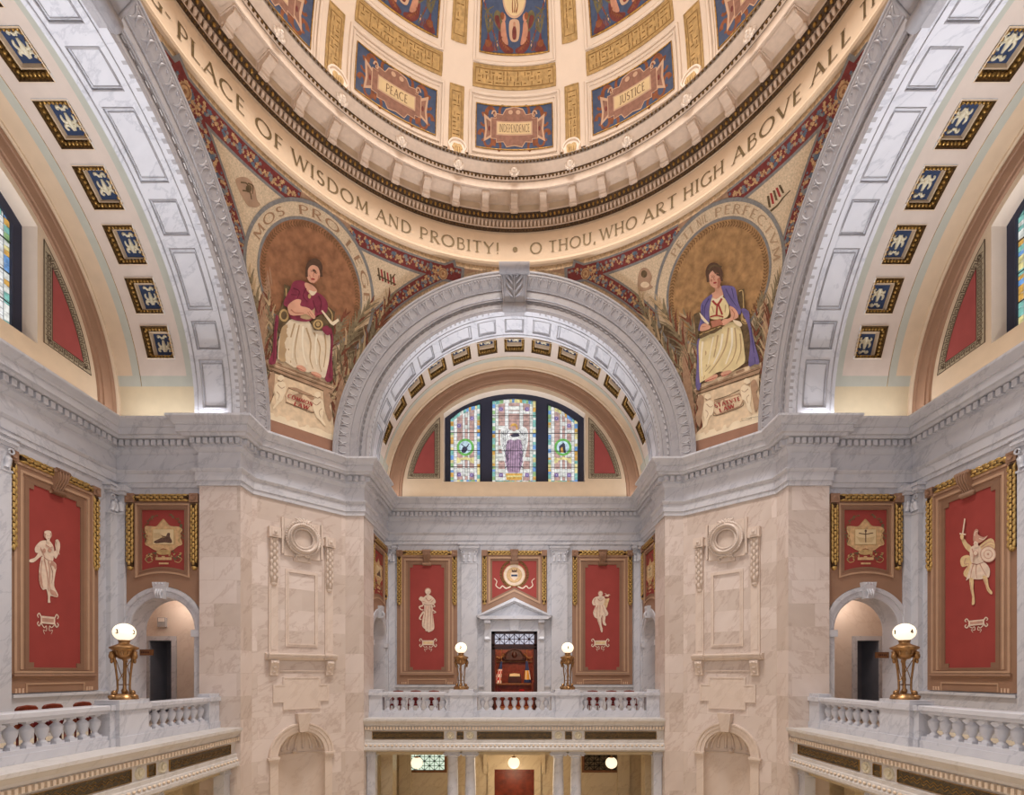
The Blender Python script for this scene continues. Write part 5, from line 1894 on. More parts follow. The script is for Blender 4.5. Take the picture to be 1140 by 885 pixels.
# ---- square panels over the arched passages
def arch_panel(rz, side, label, variant):
    """in the side wall of an arm; side=+1/-1 is the sign of u"""
    root = thing('arched_wall_panel', label, 'wall panel', (*rot((side * W2, 10.34), rz), 2.5), rz, 'square red panels above the arched passages')
    hw = 1.07
    zt = 5.27
    P = lambda s_, z, d: Vector((side * (-d), s_, z - 2.5))
    R_ = AR + 0.31
    dv = AC - 10.34
    bot = []
    for i in range(17):
        s_ = -hw + 2 * hw * i / 16
        bot.append((s_, AZ + math.sqrt(max(0, R_ * R_ - (s_ - dv) ** 2)) if abs(s_ - dv) < R_ else AZ))
    outer = bot + [(hw, zt), (-hw, zt)]
    def inner(h, top, sag_, low):
        pts = []
        for i in range(13):
            s_ = -h + 2 * h * i / 12
            pts.append((s_, low + sag_ * (1 - (s_ / h) ** 2)))
        return pts + [(h, top), (-h, top)]
    m = MB()
    i1 = inner(0.80, zt - 0.28, 0.14, 2.80); i2 = inner(0.75, zt - 0.33, 0.13, 2.86); i3 = inner(0.68, zt - 0.40, 0.12, 2.95); i4 = inner(0.63, zt - 0.46, 0.11, 3.02)
    m.prism(outer, P, 0.0, 0.05, 0, holes=[i1])
    m.prism(i1, P, 0.0, 0.08, 1, holes=[i2])
    m.prism(i2, P, 0.0, 0.045, 0, holes=[i3])
    m.prism(i3, P, 0.0, 0.06, 2, holes=[i4])
    m.build('frame', [TAN, TANL, TAND], root)
    m = MB(); m.prism(i4, P, 0.02, 0.0, 0, back=False)
    m.build('red_field', [RED], root)
    m = MB(); garland_run(m, P, -hw + 0.28, zt - 0.12, hw - 0.28, zt - 0.12, 0.21)
    m.build('top_garland', [GOLDB, BROWNG], root)
    for s_ in (-hw + 0.13, hw - 0.13):
        m = MB(); garland_run(m, P, s_, zt - 0.3, s_, 3.12, 0.2)
        m.build('garland_drop', [GOLDB, BROWNG], root)
        m = MB()
        m.prism(rect(s_ - 0.13, s_ + 0.13, zt - 0.26, zt), P, 0, 0.13)
        m.lathe([(0.0, 0.02), (0.06, 0.02), (0.08, -0.02)], P(s_, zt - 0.13, 0.13), 12, axis='x')
        m.build('corner_block', [TAN], root)
    # painted shield-like cartouche with garlands, in panel coordinates
    k = 0.0025
    wd = rot((0, 1), rz)
    mir = 1.0 if (wd[0] if abs(wd[0]) > 0.5 else 1) > 0 else -1.0
    f_ = lambda x, y, off=0.0: P(mir * (x - 510) * k, 4.80 - (y - 40) * 0.0026, off)
    m = MB()
    def pp(pts, mi, lay):
        patch(m, smooth(pts, True, 3), f_, 0.03 + 0.0015 * lay, mi, 200)
    rr = random.Random(5)
    for sg in (-1, 1):
        for i in range(16):
            t = i / 15
            a = (205 - 95 * t) * D2
            cx_, cy_ = 510 + sg * 225 * -math.cos(a) * -1 * -1, 300 - 215 * math.sin(a)
            cx_ = 510 + sg * (225 * math.sin((0.12 + 0.5 * t) * PI))
            cy_ = 300 - 220 * math.cos((0.12 + 0.5 * t) * PI) * 1.0
            for q in range(3):
                x = cx_ + rr.uniform(-18, 18); y = cy_ + rr.uniform(-14, 14)
                an = rr.uniform(0, PI)
                patch(m, ell(x, y, 15, 6, 6, tilt=an), f_, 0.026 + 0.0005 * q, rr.choice((3, 4, 3)), 200)
        for i in range(26):
            x = 510 + sg * rr.uniform(60, 205); y = rr.uniform(470, 560) + (abs(x - 510) > 120) * 40
            patch(m, ell(x, y, 17, 9, 6, tilt=rr.uniform(0, PI)), f_, 0.027 + 0.0004 * (i % 4), rr.choice((3, 4, 1)), 200)
        stroke(m, smooth([(510 + sg * 170, 560), (510 + sg * 215, 590), (510 + sg * 180, 630), (510 + sg * 130, 615)], False), 8, f_, 0.03, 1)
    pp([(295, 225), (350, 218), (420, 222), (460, 190), (510, 150), (560, 190), (600, 218), (690, 225), (735, 262), (700, 320), (735, 420), (680, 448), (600, 498), (510, 470), (430, 498), (330, 445), (298, 425), (325, 330), (298, 290)], 0, 1)
    for sg in (-1, 1):
        stroke(m, smooth([(510 + sg * 215, 250), (510 + sg * 185, 285), (510 + sg * 205, 330), (510 + sg * 180, 380), (510 + sg * 215, 420)], False), 14, f_, 0.034, 1)
        stroke(m, smooth([(510 + sg * 60, 205), (510 + sg * 20, 160), (510, 140)], False), 10, f_, 0.034, 1)
    pp([(430, 505), (510, 480), (600, 505), (560, 540), (460, 540)], 1, 2)
    patch(m, rect(382, 642, 248, 432), f_, 0.036, 1, 300)
    patch(m, rect(390, 634, 256, 424), f_, 0.039, 2, 300)
    if variant == 0:
        sil = [(400, 395), (470, 360), (500, 340), (480, 320), (540, 335), (560, 300), (590, 300), (590, 340), (615, 390), (600, 412), (520, 405), (430, 415)]
        pp(sil, 5, 7)
        for i in range(7):
            stroke(m, [(398, 300 + i * 9), (470 + 10 * i, 296 + i * 9)], 3, f_, 0.041, 1)
    else:
        stroke(m, [(512, 262), (512, 405)], 12, f_, 0.043, 5, w2=9)
        patch(m, ell(512, 275, 14, 17, 10), f_, 0.044, 5, 200)
        stroke(m, [(430, 300), (512, 312), (600, 296)], 10, f_, 0.043, 5)
        for i in range(6):
            stroke(m, smooth([(400 + 8 * i, 340 + 12 * i), (500, 360 + 8 * i), (620 - 6 * i, 340 + 12 * i)], False), 3, f_, 0.041, 1)
    patch(m, rect(418, 608, 572, 603), f_, 0.036, 0, 300)
    patch(m, rect(458, 572, 632, 652), f_, 0.036, 0, 300)
    pp([(490, 560), (530, 560), (520, 575), (500, 575)], 0, 5)
    m.build('painted_cartouche', [CARTG, GOLDP, TABLET, OLIVE, RUSTP, INKD], root)


CARTG = plain('ochre_cartouche', (214, 176, 130), 0.7, var=0.15, scale=9)
INKD = plain('sepia_paint', (104, 78, 66), 0.7, var=0.2, scale=20)
arch_panel(PI / 2, 1, 'square red panel over the left arched passage, gold cartouche around a reclining sketch', 0)
arch_panel(-PI / 2, -1, 'square red panel over the right arched passage, gold cartouche around an upright figure', 1)
arch_panel(0.0, -1, 'red panel seen edge-on in the back recess, beside its left wall passage', 0)
arch_panel(0.0, 1, 'red panel seen edge-on in the back recess, beside its right wall passage', 1)

# ---- centre panel with the seal, above the pediment
root = thing('seal_panel', 'red gabled panel with round cream seal in a wreath, above the pediment', 'wall panel', (0, V2, 3.3), 0)
P = lambda u, z, d: Vector((u, -d, z - 3.3))
m = MB()
o_ = [(-1.38, 2.55), (0, 3.22), (1.38, 2.55), (1.38, 5.19), (-1.38, 5.19)]
i1 = [(-1.10, 2.93), (0, 3.46), (1.10, 2.93), (1.10, 4.93), (-1.10, 4.93)]
i2 = [(-1.02, 3.05), (0, 3.55), (1.02, 3.05), (1.02, 4.85), (-1.02, 4.85)]
i3 = [(-0.94, 3.17), (0, 3.64), (0.94, 3.17), (0.94, 4.76), (-0.94, 4.76)]
m.prism(o_, P, 0, 0.05, 0, holes=[i1]); m.prism(i1, P, 0, 0.08, 1, holes=[i2]); m.prism(i2, P, 0, 0.045, 2, holes=[i3])
m.build('frame', [TAN, TANL, TAND], root)
m = MB(); m.prism(i3, P, 0.02, 0, 0, back=False); m.build('red_field', [RED], root)
m = MB(); garland_run(m, P, -1.12, 5.09, 1.12, 5.09, 0.18); m.build('top_garland', [GOLDB, BROWNG], root)
for s_ in (-1.26, 1.26):
    m = MB(); garland_run(m, P, s_, 4.93, s_, 2.98, 0.18); m.build('garland_drop', [GOLDB, BROWNG], root)
    m = MB(); m.prism(rect(s_ - 0.12, s_ + 0.12, 4.96, 5.2), P, 0, 0.12); m.build('corner_block', [TAN], root)
m = MB(); scroll_key(m, P, 0, 4.62, 5.2, 0.10, 0.17, 0.22); m.build('scroll_bracket', [TAN], root)
m = MB()
f_ = lambda x, y, off=0.0: P(x, y, off)
sc = 4.16
for sg in (-1, 1):
    for i in range(30):
        t = i / 29
        a = (-80 + 145 * t) * D2
        rr_ = 0.56 + (0.03 if i % 2 else -0.03)
        patch(m, ell(sg * rr_ * math.cos(a), sc + 0.05 + rr_ * math.sin(a), 0.075, 0.026, 8, tilt=(a + PI / 2) * sg if sg > 0 else -(a + PI / 2)), f_, 0.028 + 0.001 * (i % 3), 2, 5)
    stroke(m, smooth([(sg * 0.15, 3.68), (sg * 0.35, 3.60), (sg * 0.5, 3.70), (sg * 0.62, 3.60), (sg * 0.78, 3.72), (sg * 0.74, 3.90), (sg * 0.86, 4.02)], False), 0.06, f_, 0.03, 0, w2=0.03)
patch(m, ell(0, sc, 0.47, 0.47, 36), f_, 0.034, 1, 5)
patch(m, ell(0, sc, 0.44, 0.44, 36), f_, 0.036, 0, 5)
patch(m, ell(0, sc, 0.33, 0.33, 32), f_, 0.039, 1, 5)
patch(m, ell(0, sc, 0.30, 0.30, 32), f_, 0.042, 3, 5)
patch(m, [(-0.15, sc + 0.10), (0.15, sc + 0.10), (0.15, sc - 0.10), (0, sc - 0.24), (-0.15, sc - 0.10)], f_, 0.046, 0, 5)
patch(m, [(-0.13, sc + 0.02), (0.13, sc + 0.02), (0.13, sc - 0.06), (-0.13, sc - 0.06)], f_, 0.050, 4, 5)
patch(m, [(-0.12, sc + 0.25), (-0.02, sc + 0.18), (0.0, sc + 0.26), (0.02, sc + 0.18), (0.12, sc + 0.25), (0.10, sc + 0.12), (-0.10, sc + 0.12)], f_, 0.050, 5, 5)
m.build('painted_seal', [FIGC, GOLDP, GOLDD, CARTG, NAVY, INKD], root)


# ---- pilasters, plinth
def pilaster(u0, u1):
    m = MB()
    v = V2
    m.box(u0, u1, v - 0.14, v, -0.85, 4.66)
    # sunk panel lines of the shaft
    for a, b, c, d in ((-0.06, 0.06, -1.58, -1.2), (-0.05, 0.05, -1.2, -1.08), (-0.03, 0.03, -1.08, -0.98), (-0.045, 0.045, -0.98, -0.9), (-0.02, 0.02, -0.9, -0.85)):
        m.box(u0 + a, u1 + b, v - 0.14 + a, v, c, d)
    m.box(u0 - 0.02, u1 + 0.02, v - 0.16, v, 4.62, 4.67)
    m.box(u0 + 0.01, u1 - 0.01, v - 0.13, v, 4.67, 5.2)
    m.box(u0 - 0.05, u1 + 0.05, v - 0.19, v, 5.2, 5.27)
    m.box(u0 - 0.09, u1 + 0.09, v - 0.23, v, 5.27, 5.34)
    m.box(u0 - 0.06, u1 + 0.06, v - 0.20, v, 5.34, 5.40)
    m.box(u0 - 0.12, u1 + 0.12, v - 0.26, v, 5.40, 5.467)
    w_ = u1 - u0
    for k in range(-1, 2):
        c = (u0 + u1) / 2 + k * w_ * 0.33
        m.tube([(c, v - 0.14, 4.72), (c, v - 0.17, 4.85), (c, v - 0.2, 4.95), (c, v - 0.23, 4.93)], [0.07, 0.075, 0.06, 0.02], seg=6)
    for s_ in (-1, 1):
        c = (u0 + u1) / 2
        m.tube([(c + s_ * (w_ * 0.42 - 0.06 * math.cos(t)), v - 0.19, 5.10 + 0.06 * math.sin(t)) for t in [i * 0.6 for i in range(11)]], 0.022, seg=5)
    m.sph(((u0 + u1) / 2, v - 0.15, 5.02), (0.07, 0.04, 0.07), seg=8, rings=5)
    return m


def wall_obj(n):
    return bpy.data.objects[n]


for nm, rz in ROTS:
    par = wall_obj('wall_' + nm)
    for u0, u1 in ((-5.4, -5.03), (-2.24, -1.56), (1.56, 2.24), (5.03, 5.4)):
        if nm == 'back' or (nm == 'left' and u0 > 0) or (nm == 'right' and u0 < 0) or True:
            pilaster(u0, u1).build('pilaster', [WHITE], par)
    m = MB()
    for a, b in ((-5.4, -2.3), (-1.5, -1.28), (1.28, 1.5), (2.3, 5.4)):
        m.box(a, b, V2 - 0.10, V2, -1.58, -1.3)
        m.box(a, b, V2 - 0.06, V2, -1.3, -0.58)
        m.box(a, b, V2 - 0.12, V2, -0.58, -0.50)
    m.build('dado', [WHITE], par)
    sw = wall_obj('wall_side_' + nm)
    for sg in (-1, 1):
        m = MB()
        x0, x1 = sorted((sg * W2, sg * (W2 - 0.12)))
        for a, b, c, d, e in ((V1, V1 + 0.0, 0, 0, 0),):
            pass
        for a, b in ((11.42, 11.70),):
            m.box(x0, x1, a, b, -0.85, 4.66)
            xx0, xx1 = sorted((sg * W2, sg * (W2 - 0.2)))
            m.box(xx0, xx1, a - 0.06, b + 0.04, -1.58, -1.1)
            xx0, xx1 = sorted((sg * W2, sg * (W2 - 0.15)))
            m.box(xx0, xx1, a - 0.02, b + 0.02, -1.1, -0.85)
            m.box(xx0, xx1, a - 0.02, b + 0.02, 4.64, 4.70)
            m.box(x0, x1, a, b, 4.7, 5.2)
            xx0, xx1 = sorted((sg * W2, sg * (W2 - 0.22)))
            m.box(xx0, xx1, a - 0.07, b + 0.05, 5.2, 5.3)
            xx0, xx1 = sorted((sg * W2, sg * (W2 - 0.26)))
            m.box(xx0, xx1, a - 0.11, b + 0.05, 5.3, 5.467)
            for k in (0.25, 0.75):
                c = a + (b - a) * k
                m.tube([(sg * (W2 - 0.12), c, 4.74), (sg * (W2 - 0.16), c, 4.9), (sg * (W2 - 0.2), c, 5.0), (sg * (W2 - 0.22), c, 4.97)], [0.06, 0.07, 0.05, 0.02], seg=6)
        m.build('pilaster', [WHITE], sw)

# ---- pedimented doorway
for nm, rz in ROTS:
    par = MB()
    m = MB()
    v = V2
    DWo = 1.27
    for sg in (-1, 1):
        x0, x1 = sorted((sg * DW, sg * DWo))
        m.box(x0, x1, v - 0.12, v, ZB, DT)
        x0, x1 = sorted((sg * DW, sg * (DW + 0.09)))
        m.box(x0, x1, v - 0.16, v, ZB, DT + 0.0)
    m.box(-DWo, DWo, v - 0.12, v, DT, DT + 0.15)
    m.box(-DW - 0.09, DW + 0.09, v - 0.16, v, DT, DT + 0.09)
    m.box(-1.30, 1.30, v - 0.10, v, DT + 0.15, 2.26)
    # pediment
    m.prism([(-1.42, 2.26), (1.42, 2.26), (1.46, 2.32), (1.54, 2.34), (1.58, 2.40), (-1.58, 2.40), (-1.54, 2.34), (-1.46, 2.32)], lambda u, z, d: (u, v - d, z), 0, 0.36)
    m.prism([(-1.35, 2.40), (1.35, 2.40), (0, 2.98)], lambda u, z, d: (u, v - d, z), 0, 0.14)
    for sg in (-1, 1):
        m.prism([(sg * 1.60, 2.40), (sg * 1.42, 2.40), (0, 3.02), (0, 3.16)], lambda u, z, d: (u, v - d, z), 0, 0.38)
        m.prism([(sg * 1.44, 2.40), (sg * 1.30, 2.40), (0, 2.96), (0, 3.03)], lambda u, z, d: (u, v - d, z), 0, 0.28)
    o = m.build('door_' + {'back': '1', 'left': '2', 'right': '3'}[nm], [WHITE], kind='structure', rz=rz)
    m = MB()
    for sg in (-1, 1):
        c = sg * 1.13
        m.prism([(0.0, 2.26), (0.30, 2.26), (0.32, 2.16), (0.22, 2.02), (0.14, 1.86), (0.12, 1.55), (0.17, 1.46), (0.16, 1.36), (0.0, 1.32)], lambda q, z, d: (c + (d - 0.5) * 0.24, v - q, z), 0, 1)
        m.tube([(c - 0.13, v - 0.24, 2.14), (c + 0.13, v - 0.24, 2.14)], 0.085, seg=10)
        m.tube([(c - 0.13, v - 0.13, 1.42), (c + 0.13, v - 0.13, 1.42)], 0.05, seg=10)
        m.build('console_bracket', [WHITE], o)
        m = MB()
    m.prism([(-0.16, DT + 0.02), (0.16, DT + 0.02), (0.22, 2.26), (-0.22, 2.26)], lambda u, z, d: (u, v - d, z), 0.0, 0.2)
    m.build('keystone', [WHITE], o)
    # mahogany door frame and transom with star lattice
    m = MB()
    vv = v + 0.12
    for sg in (-1, 1):
        x0, x1 = sorted((sg * DW, sg * (DW - 0.13)))
        m.box(x0, x1, vv - 0.08, vv + 0.1, ZB, DT)
    m.box(-DW, DW, vv - 0.08, vv + 0.1, DT - 0.1, DT)
    m.box(-DW, DW, vv - 0.08, vv + 0.1, 1.02, 1.24)
    m.box(-DW, DW, vv - 0.10, vv + 0.1, 1.10, 1.15)
    m.build('door_frame', [WOODD], o)
    m = MB()
    x0, x1, z0, z1 = -0.84, 0.84, 1.24, 1.67
    n = 4
    w_ = (x1 - x0) / n
    for i in range(n):
        a = x0 + w_ * i
        for p, q in (((a, z0), (a + w_, z1)), ((a, z1), (a + w_, z0)), ((a, z0), (a, z1)), ((a + w_ / 2, z0), (a + w_ / 2, z1))):
            m.tube([(p[0], vv - 0.04, p[1]), (q[0], vv - 0.04, q[1])], 0.014, seg=4)
        m.lathe([(0.0, -0.02), (0.045, -0.02), (0.05, 0.02)], (a + w_ / 2, vv - 0.04, (z0 + z1) / 2), 10, axis='y')
    m.tube([(x0, vv - 0.04, (z0 + z1) / 2), (x1, vv - 0.04, (z0 + z1) / 2)], 0.014, seg=4)
    m.build('transom_lattice', [WOODD], o)
    m = MB()
    m.box(x0, x1, vv + 0.0, vv + 0.01, z0, z1)
    m.build('transom_pane', [PANEL], o)
    # doorleaves: opened inward in the back arm
    m = MB()
    if nm == 'back':
        for sg in (-1, 1):
            x = sg * (DW - 0.16)
            m.box(min(x, x + sg * 0.05), max(x, x + sg * 0.05), vv + 0.1, vv + 0.8, ZB, 1.02)
            m.box(x - 0.055 if sg > 0 else x + 0.05, x if sg > 0 else x + 0.062, vv + 0.22, vv + 0.68, ZB + 0.3, -0.3)
    else:
        for sg in (-1, 1):
            x0, x1 = sorted((0.0, sg * (DW - 0.13)))
            m.box(x0 + 0.004, x1 - 0.004, vv, vv + 0.05, ZB, 1.02)
            m.box(x0 + 0.12, x1 - 0.12, vv - 0.015, vv, ZB + 0.25, -0.4)
            m.box(x0 + 0.12, x1 - 0.12, vv - 0.015, vv, -0.2, 0.85)
    m.build('door_leaf', [WOOD], o)

# ---- courtroom seen through the back doorway
m = MB()
m.add([(-3, V2 + 0.5, ZB), (3, V2 + 0.5, ZB), (3, 17, ZB), (-3, 17, ZB)], [(0, 1, 2, 3)], 0)
m.build('floor_courtroom', [OAK], kind='structure')
m = MB()
m.add([(-3, 17, ZB), (3, 17, ZB), (3, 17, 2.8), (-3, 17, 2.8)], [(0, 1, 2, 3)], 0)
m.box(-3, 3, 16.86, 17, 1.3, 1.42)
for za, zb in ((0.84, 0.90), (0.58, 0.66)):
    m.box(-3, 3, 16.82, 17, za, zb, 1)
for x in (-2.1, -1.35, 1.35, 2.1):
    m.box(x - 0.1, x + 0.1, 16.88, 17, ZB, 1.3)
m.build('wall_courtroom_back', [WOOD, OAK], kind='structure')
for s_, n_ in ((-3, 'left'), (3, 'right')):
    m = MB()
    m.add([(s_, V2 + 0.5, ZB), (s_, 17, ZB), (s_, 17, 2.8), (s_, V2 + 0.5, 2.8)], [(0, 1, 2, 3)], 0)
    m.build('wall_courtroom_' + n_, [WOOD], kind='structure')
m = MB()
m.add([(-3, V2 + 0.5, 2.8), (3, V2 + 0.5, 2.8), (3, 17, 2.8), (-3, 17, 2.8)], [(0, 1, 2, 3)], 0)
m.build('ceiling_courtroom', [CREAMW], kind='structure')
m = MB()
m.prism([(-3, ZB), (-DW, ZB), (-DW, DT), (DW, DT), (DW, ZB), (3, ZB), (3, 2.8), (-3, 2.8)], UZ, V2 + 0.5, V2 + 0.5, 0, back=False)
m.build('wall_courtroom_front', [CREAMW], kind='structure')
point('courtroom_light', (0, 13.6, 2.3), 260, (1.0, 0.82, 0.6), 0.3)
root = thing('carved_pediment', 'carved dark wood pediment on the courtroom wall behind the bench', 'carving', (0, 16.72, 0.72))
m = MB()
m.prism(smooth([(-0.52, 0), (-0.46, 0.26), (-0.25, 0.46), (0, 0.56), (0.25, 0.46), (0.46, 0.26), (0.52, 0)]), lambda u, z, d: (u, -d, z), -0.05, 0.12)
m.tube([(0.48 * math.cos(t), -0.14, 0.05 + 0.48 * math.sin(t)) for t in [PI * i / 14 for i in range(15)]], 0.045, seg=6)
m.sph((0, -0.16, 0.25), (0.14, 0.06, 0.16)); m.sph((0, -0.14, 0.58), (0.08, 0.06, 0.1))
m.build('shell_crest', [WOODD], root)
for sg in (-1, 1):
    m = MB()
    m.tube([(sg * (0.5 + 0.09 * i), -0.1, 0.30 - 0.30 * math.sin(i * 0.35) + 0.10 * (i > 3)) for i in range(7)], [0.07, 0.06, 0.055, 0.05, 0.05, 0.045, 0.03], seg=6)
    m.build('side_scroll', [OAK], root)
root = thing('judge_bench', 'long red-brown wooden bench with pale top edge inside the courtroom', 'bench', (0, 14.9, ZB))
m = MB(); m.box(-1.9, 1.9, 0, 0.6, 0, 1.02); m.build('body', [WOOD], root)
m = MB(); m.box(-2.0, 2.0, -0.12, 0.7, 1.02, 1.08); m.build('top', [OAK], root)
m = MB(); m.box(-2.0, 2.0, -0.45, -0.3, 0.0, 0.70); m.box(-2.0, 2.0, -0.5, -0.1, 0.68, 0.73); m.build('front_rail', [WOOD, OAK], root)
m = MB(); m.box(-0.14, 0.14, -0.47, -0.45, 0.18, 0.46); m.build('front_panel', [WOODD], root)
root = thing('judge_chair', 'high-backed dark chair with a pale top behind the courtroom bench', 'chair', (0.02, 15.95, ZB + 0.18))
m = MB(); m.prism(smooth([(-0.30, 0.55), (-0.32, 1.2), (-0.27, 1.36), (0, 1.40), (0.27, 1.36), (0.32, 1.2), (0.30, 0.55)]), lambda u, z, d: (u, d, z), -0.06, 0.06); m.build('backrest', [WOODD], root)
m = MB(); m.prism([(-0.27, 1.24), (-0.25, 1.37), (0, 1.40), (0.25, 1.37), (0.27, 1.24)], lambda u, z, d: (u, d, z), -0.09, -0.06); m.build('pale_headrest', [TABLET], root)
m = MB(); m.box(-0.3, 0.3, -0.3, 0.2, 0.42, 0.52); m.build('seat', [WOODD], root)
m = MB(); m.tube([(0, 0, -0.18), (0, 0, 0.45)], 0.05); m.lathe([(0.28, -0.18), (0.26, -0.13), (0, -0.11)], (0, 0, 0), 10); m.build('pedestal', [WOODD], root)

FLR = plain('flag_red', (186, 40, 44), 0.8, var=0.05)
FLW = plain('flag_white', (232, 222, 214), 0.8, var=0.03)
FLB = plain('flag_blue', (40, 52, 92), 0.8, var=0.05)
FLG = plain('flag_gold', (206, 150, 60), 0.8, var=0.1)


def flag(x, label, us):
    root = thing('flag', label, 'flag', (x, 16.2, ZB))
    m = MB(); m.tube([(0, 0, 0.08), (0, 0, 2.75)], 0.016); m.build('pole', [OAK], root)
    m = MB(); m.sph((0, 0, 2.8), (0.035, 0.035, 0.06)); m.build('finial', [GOLD], root)
    m = MB(); m.lathe([(0.16, 0), (0.15, 0.05), (0.03, 0.1), (0, 0.1)], (0, 0, 0), 12); m.build('base', [GOLDD], root)
    m = MB()
    n = 14
    ns = 10
    lean = -0.22 if us else 0.05
    for i in range(n):
        for j in range(ns):
            def Q(i, j):
                t = i / n; a = j / ns
                r = 0.05 + 0.14 * t
                return (lean * t * 0.9 * (1 if us else 1) + r * math.cos(2 * PI * a) * (1 + 0.25 * math.sin(3 * 2 * PI * a)), r * 0.6 * math.sin(2 * PI * a), 2.2 - (1.15 if us else 1.1) * t)
            if us:
                mi = (2 if i < 5 else ((j + i // 2) % 2))
            else:
                mi = 2 if i < 6 or i > 11 else (3 if j % 3 else 1)
            m.add([Q(i, j), Q(i, j + 1), Q(i + 1, j + 1), Q(i + 1, j)], [(0, 1, 2, 3)], mi, True)
    m.build('furled_cloth', [FLR, FLW, FLB, FLG], root)


flag(-0.66, 'furled red, white and blue striped flag left of the courtroom bench', True)
flag(0.64, 'furled dark blue flag with gold centre, right of the courtroom bench', False)
root = thing('office_chair', 'dark red low chair at the left end of the courtroom front rail', 'chair', (-0.85, 13.9, ZB))
m = MB(); m.prism(smooth([(-0.2, 0.5), (-0.22, 0.82), (0, 0.9), (0.22, 0.82), (0.2, 0.5)]), lambda u, z, d: (u, d, z), 0, 0.08); m.build('backrest', [LEATHER], root)
m = MB(); m.box(-0.22, 0.22, -0.4, 0.0, 0.42, 0.5); m.build('seat', [LEATHER], root)
for a in (-0.18, 0.18):
    for b in (-0.36, -0.02):
        m = MB(); m.tube([(a, b, 0), (a, b, 0.44)], 0.02); m.build('leg', [WOODD], root)
m = MB(); m.box(-0.12, 0.12, -0.06, 0.06, 0, 0.06); m.box(-0.10, 0.10, -0.05, 0.05, 0.06, 0.075)
tag(m.build('document_tray', [FLR], loc=(0.36, 14.6, ZB + 0.731)), 'small bright red tray on the courtroom front rail, right of its middle', 'tray')

# ---- lower storey: columns, doors, grilles
def column():
    m = MB()
    m.lathe([(0.20, -6.1), (0.205, -5.0), (0.195, -4.0), (0.175, -3.03), (0.19, -3.02), (0.195, -3.0), (0.175, -2.98)], (0, 0, 0), 20)
    b = MB()
    b.box(-0.3, 0.3, -0.3, 0.3, -6.6, -6.42)
    b.lathe([(0.29, -6.42), (0.3, -6.36), (0.25, -6.3), (0.24, -6.26), (0.27, -6.2), (0.22, -6.12), (0.2, -6.1)], (0, 0, 0), 20)
    c = MB()
    c.lathe([(0.175, -2.99), (0.23, -2.93), (0.24, -2.88), (0.2, -2.86)], (0, 0, 0), 20)
    c.box(-0.27, 0.27, -0.24, 0.24, -2.80, -2.745)
    c.box(-0.22, 0.22, -0.2, 0.2, -2.87, -2.80)
    for sg in (-1, 1):
        for y in (-0.2, 0.2):
            c.tube([(sg * 0.24 + 0.075 * (1 - i / 16) * math.cos(i * 0.62 + (0 if sg > 0 else PI)) * 1, y, -2.88 + 0.075 * (1 - i / 16) * math.sin(i * 0.62)) for i in range(14)], 0.024, seg=6)
        c.tube([(sg * 0.24, -0.2, -2.88), (sg * 0.24, 0.2, -2.88)], 0.05, seg=8)
    return m, b, c


cs, cb, cc = column()
first = None
WHICH = {'back': 'of the back balcony', 'left': 'of the left balcony', 'right': 'of the right balcony'}
POS = {-2.2: 'outer left', -1.57: 'inner left', 1.57: 'inner right', 2.2: 'outer right'}
for nm, rz in ROTS:
    for u in (-2.2, -1.57, 1.57, 2.2):
        if nm == 'left' and u < 1:
            continue
        if nm == 'right' and u > -1:
            continue
        lab = {'back': 'white ionic column under the back balcony, the %s one of four' % POS[u],
               'left': 'ionic column under the left balcony, %s of its pair' % ('nearer the pier' if u > 2 else 'farther from the pier'),
               'right': 'ionic column under the right balcony, %s of its pair' % ('nearer the pier' if u < -2 else 'farther from the pier')}[nm]
        if first is None:
            first = thing('ionic_column', lab, 'column', (0, 0, 0), 0, 'columns under the balconies')
            cs.build('shaft', [WHITE], first); cb.build('base', [WHITE], first); cc.build('capital', [WHITE], first)
            o = first
        else:
            o = copy_tree(first)
            o['label'] = lab
        p = rot((u, 8.5), rz)
        # the root stands on the ground; parts keep their height
        o.location = (p[0], p[1], 0)
        o.rotation_euler = (0, 0, rz)
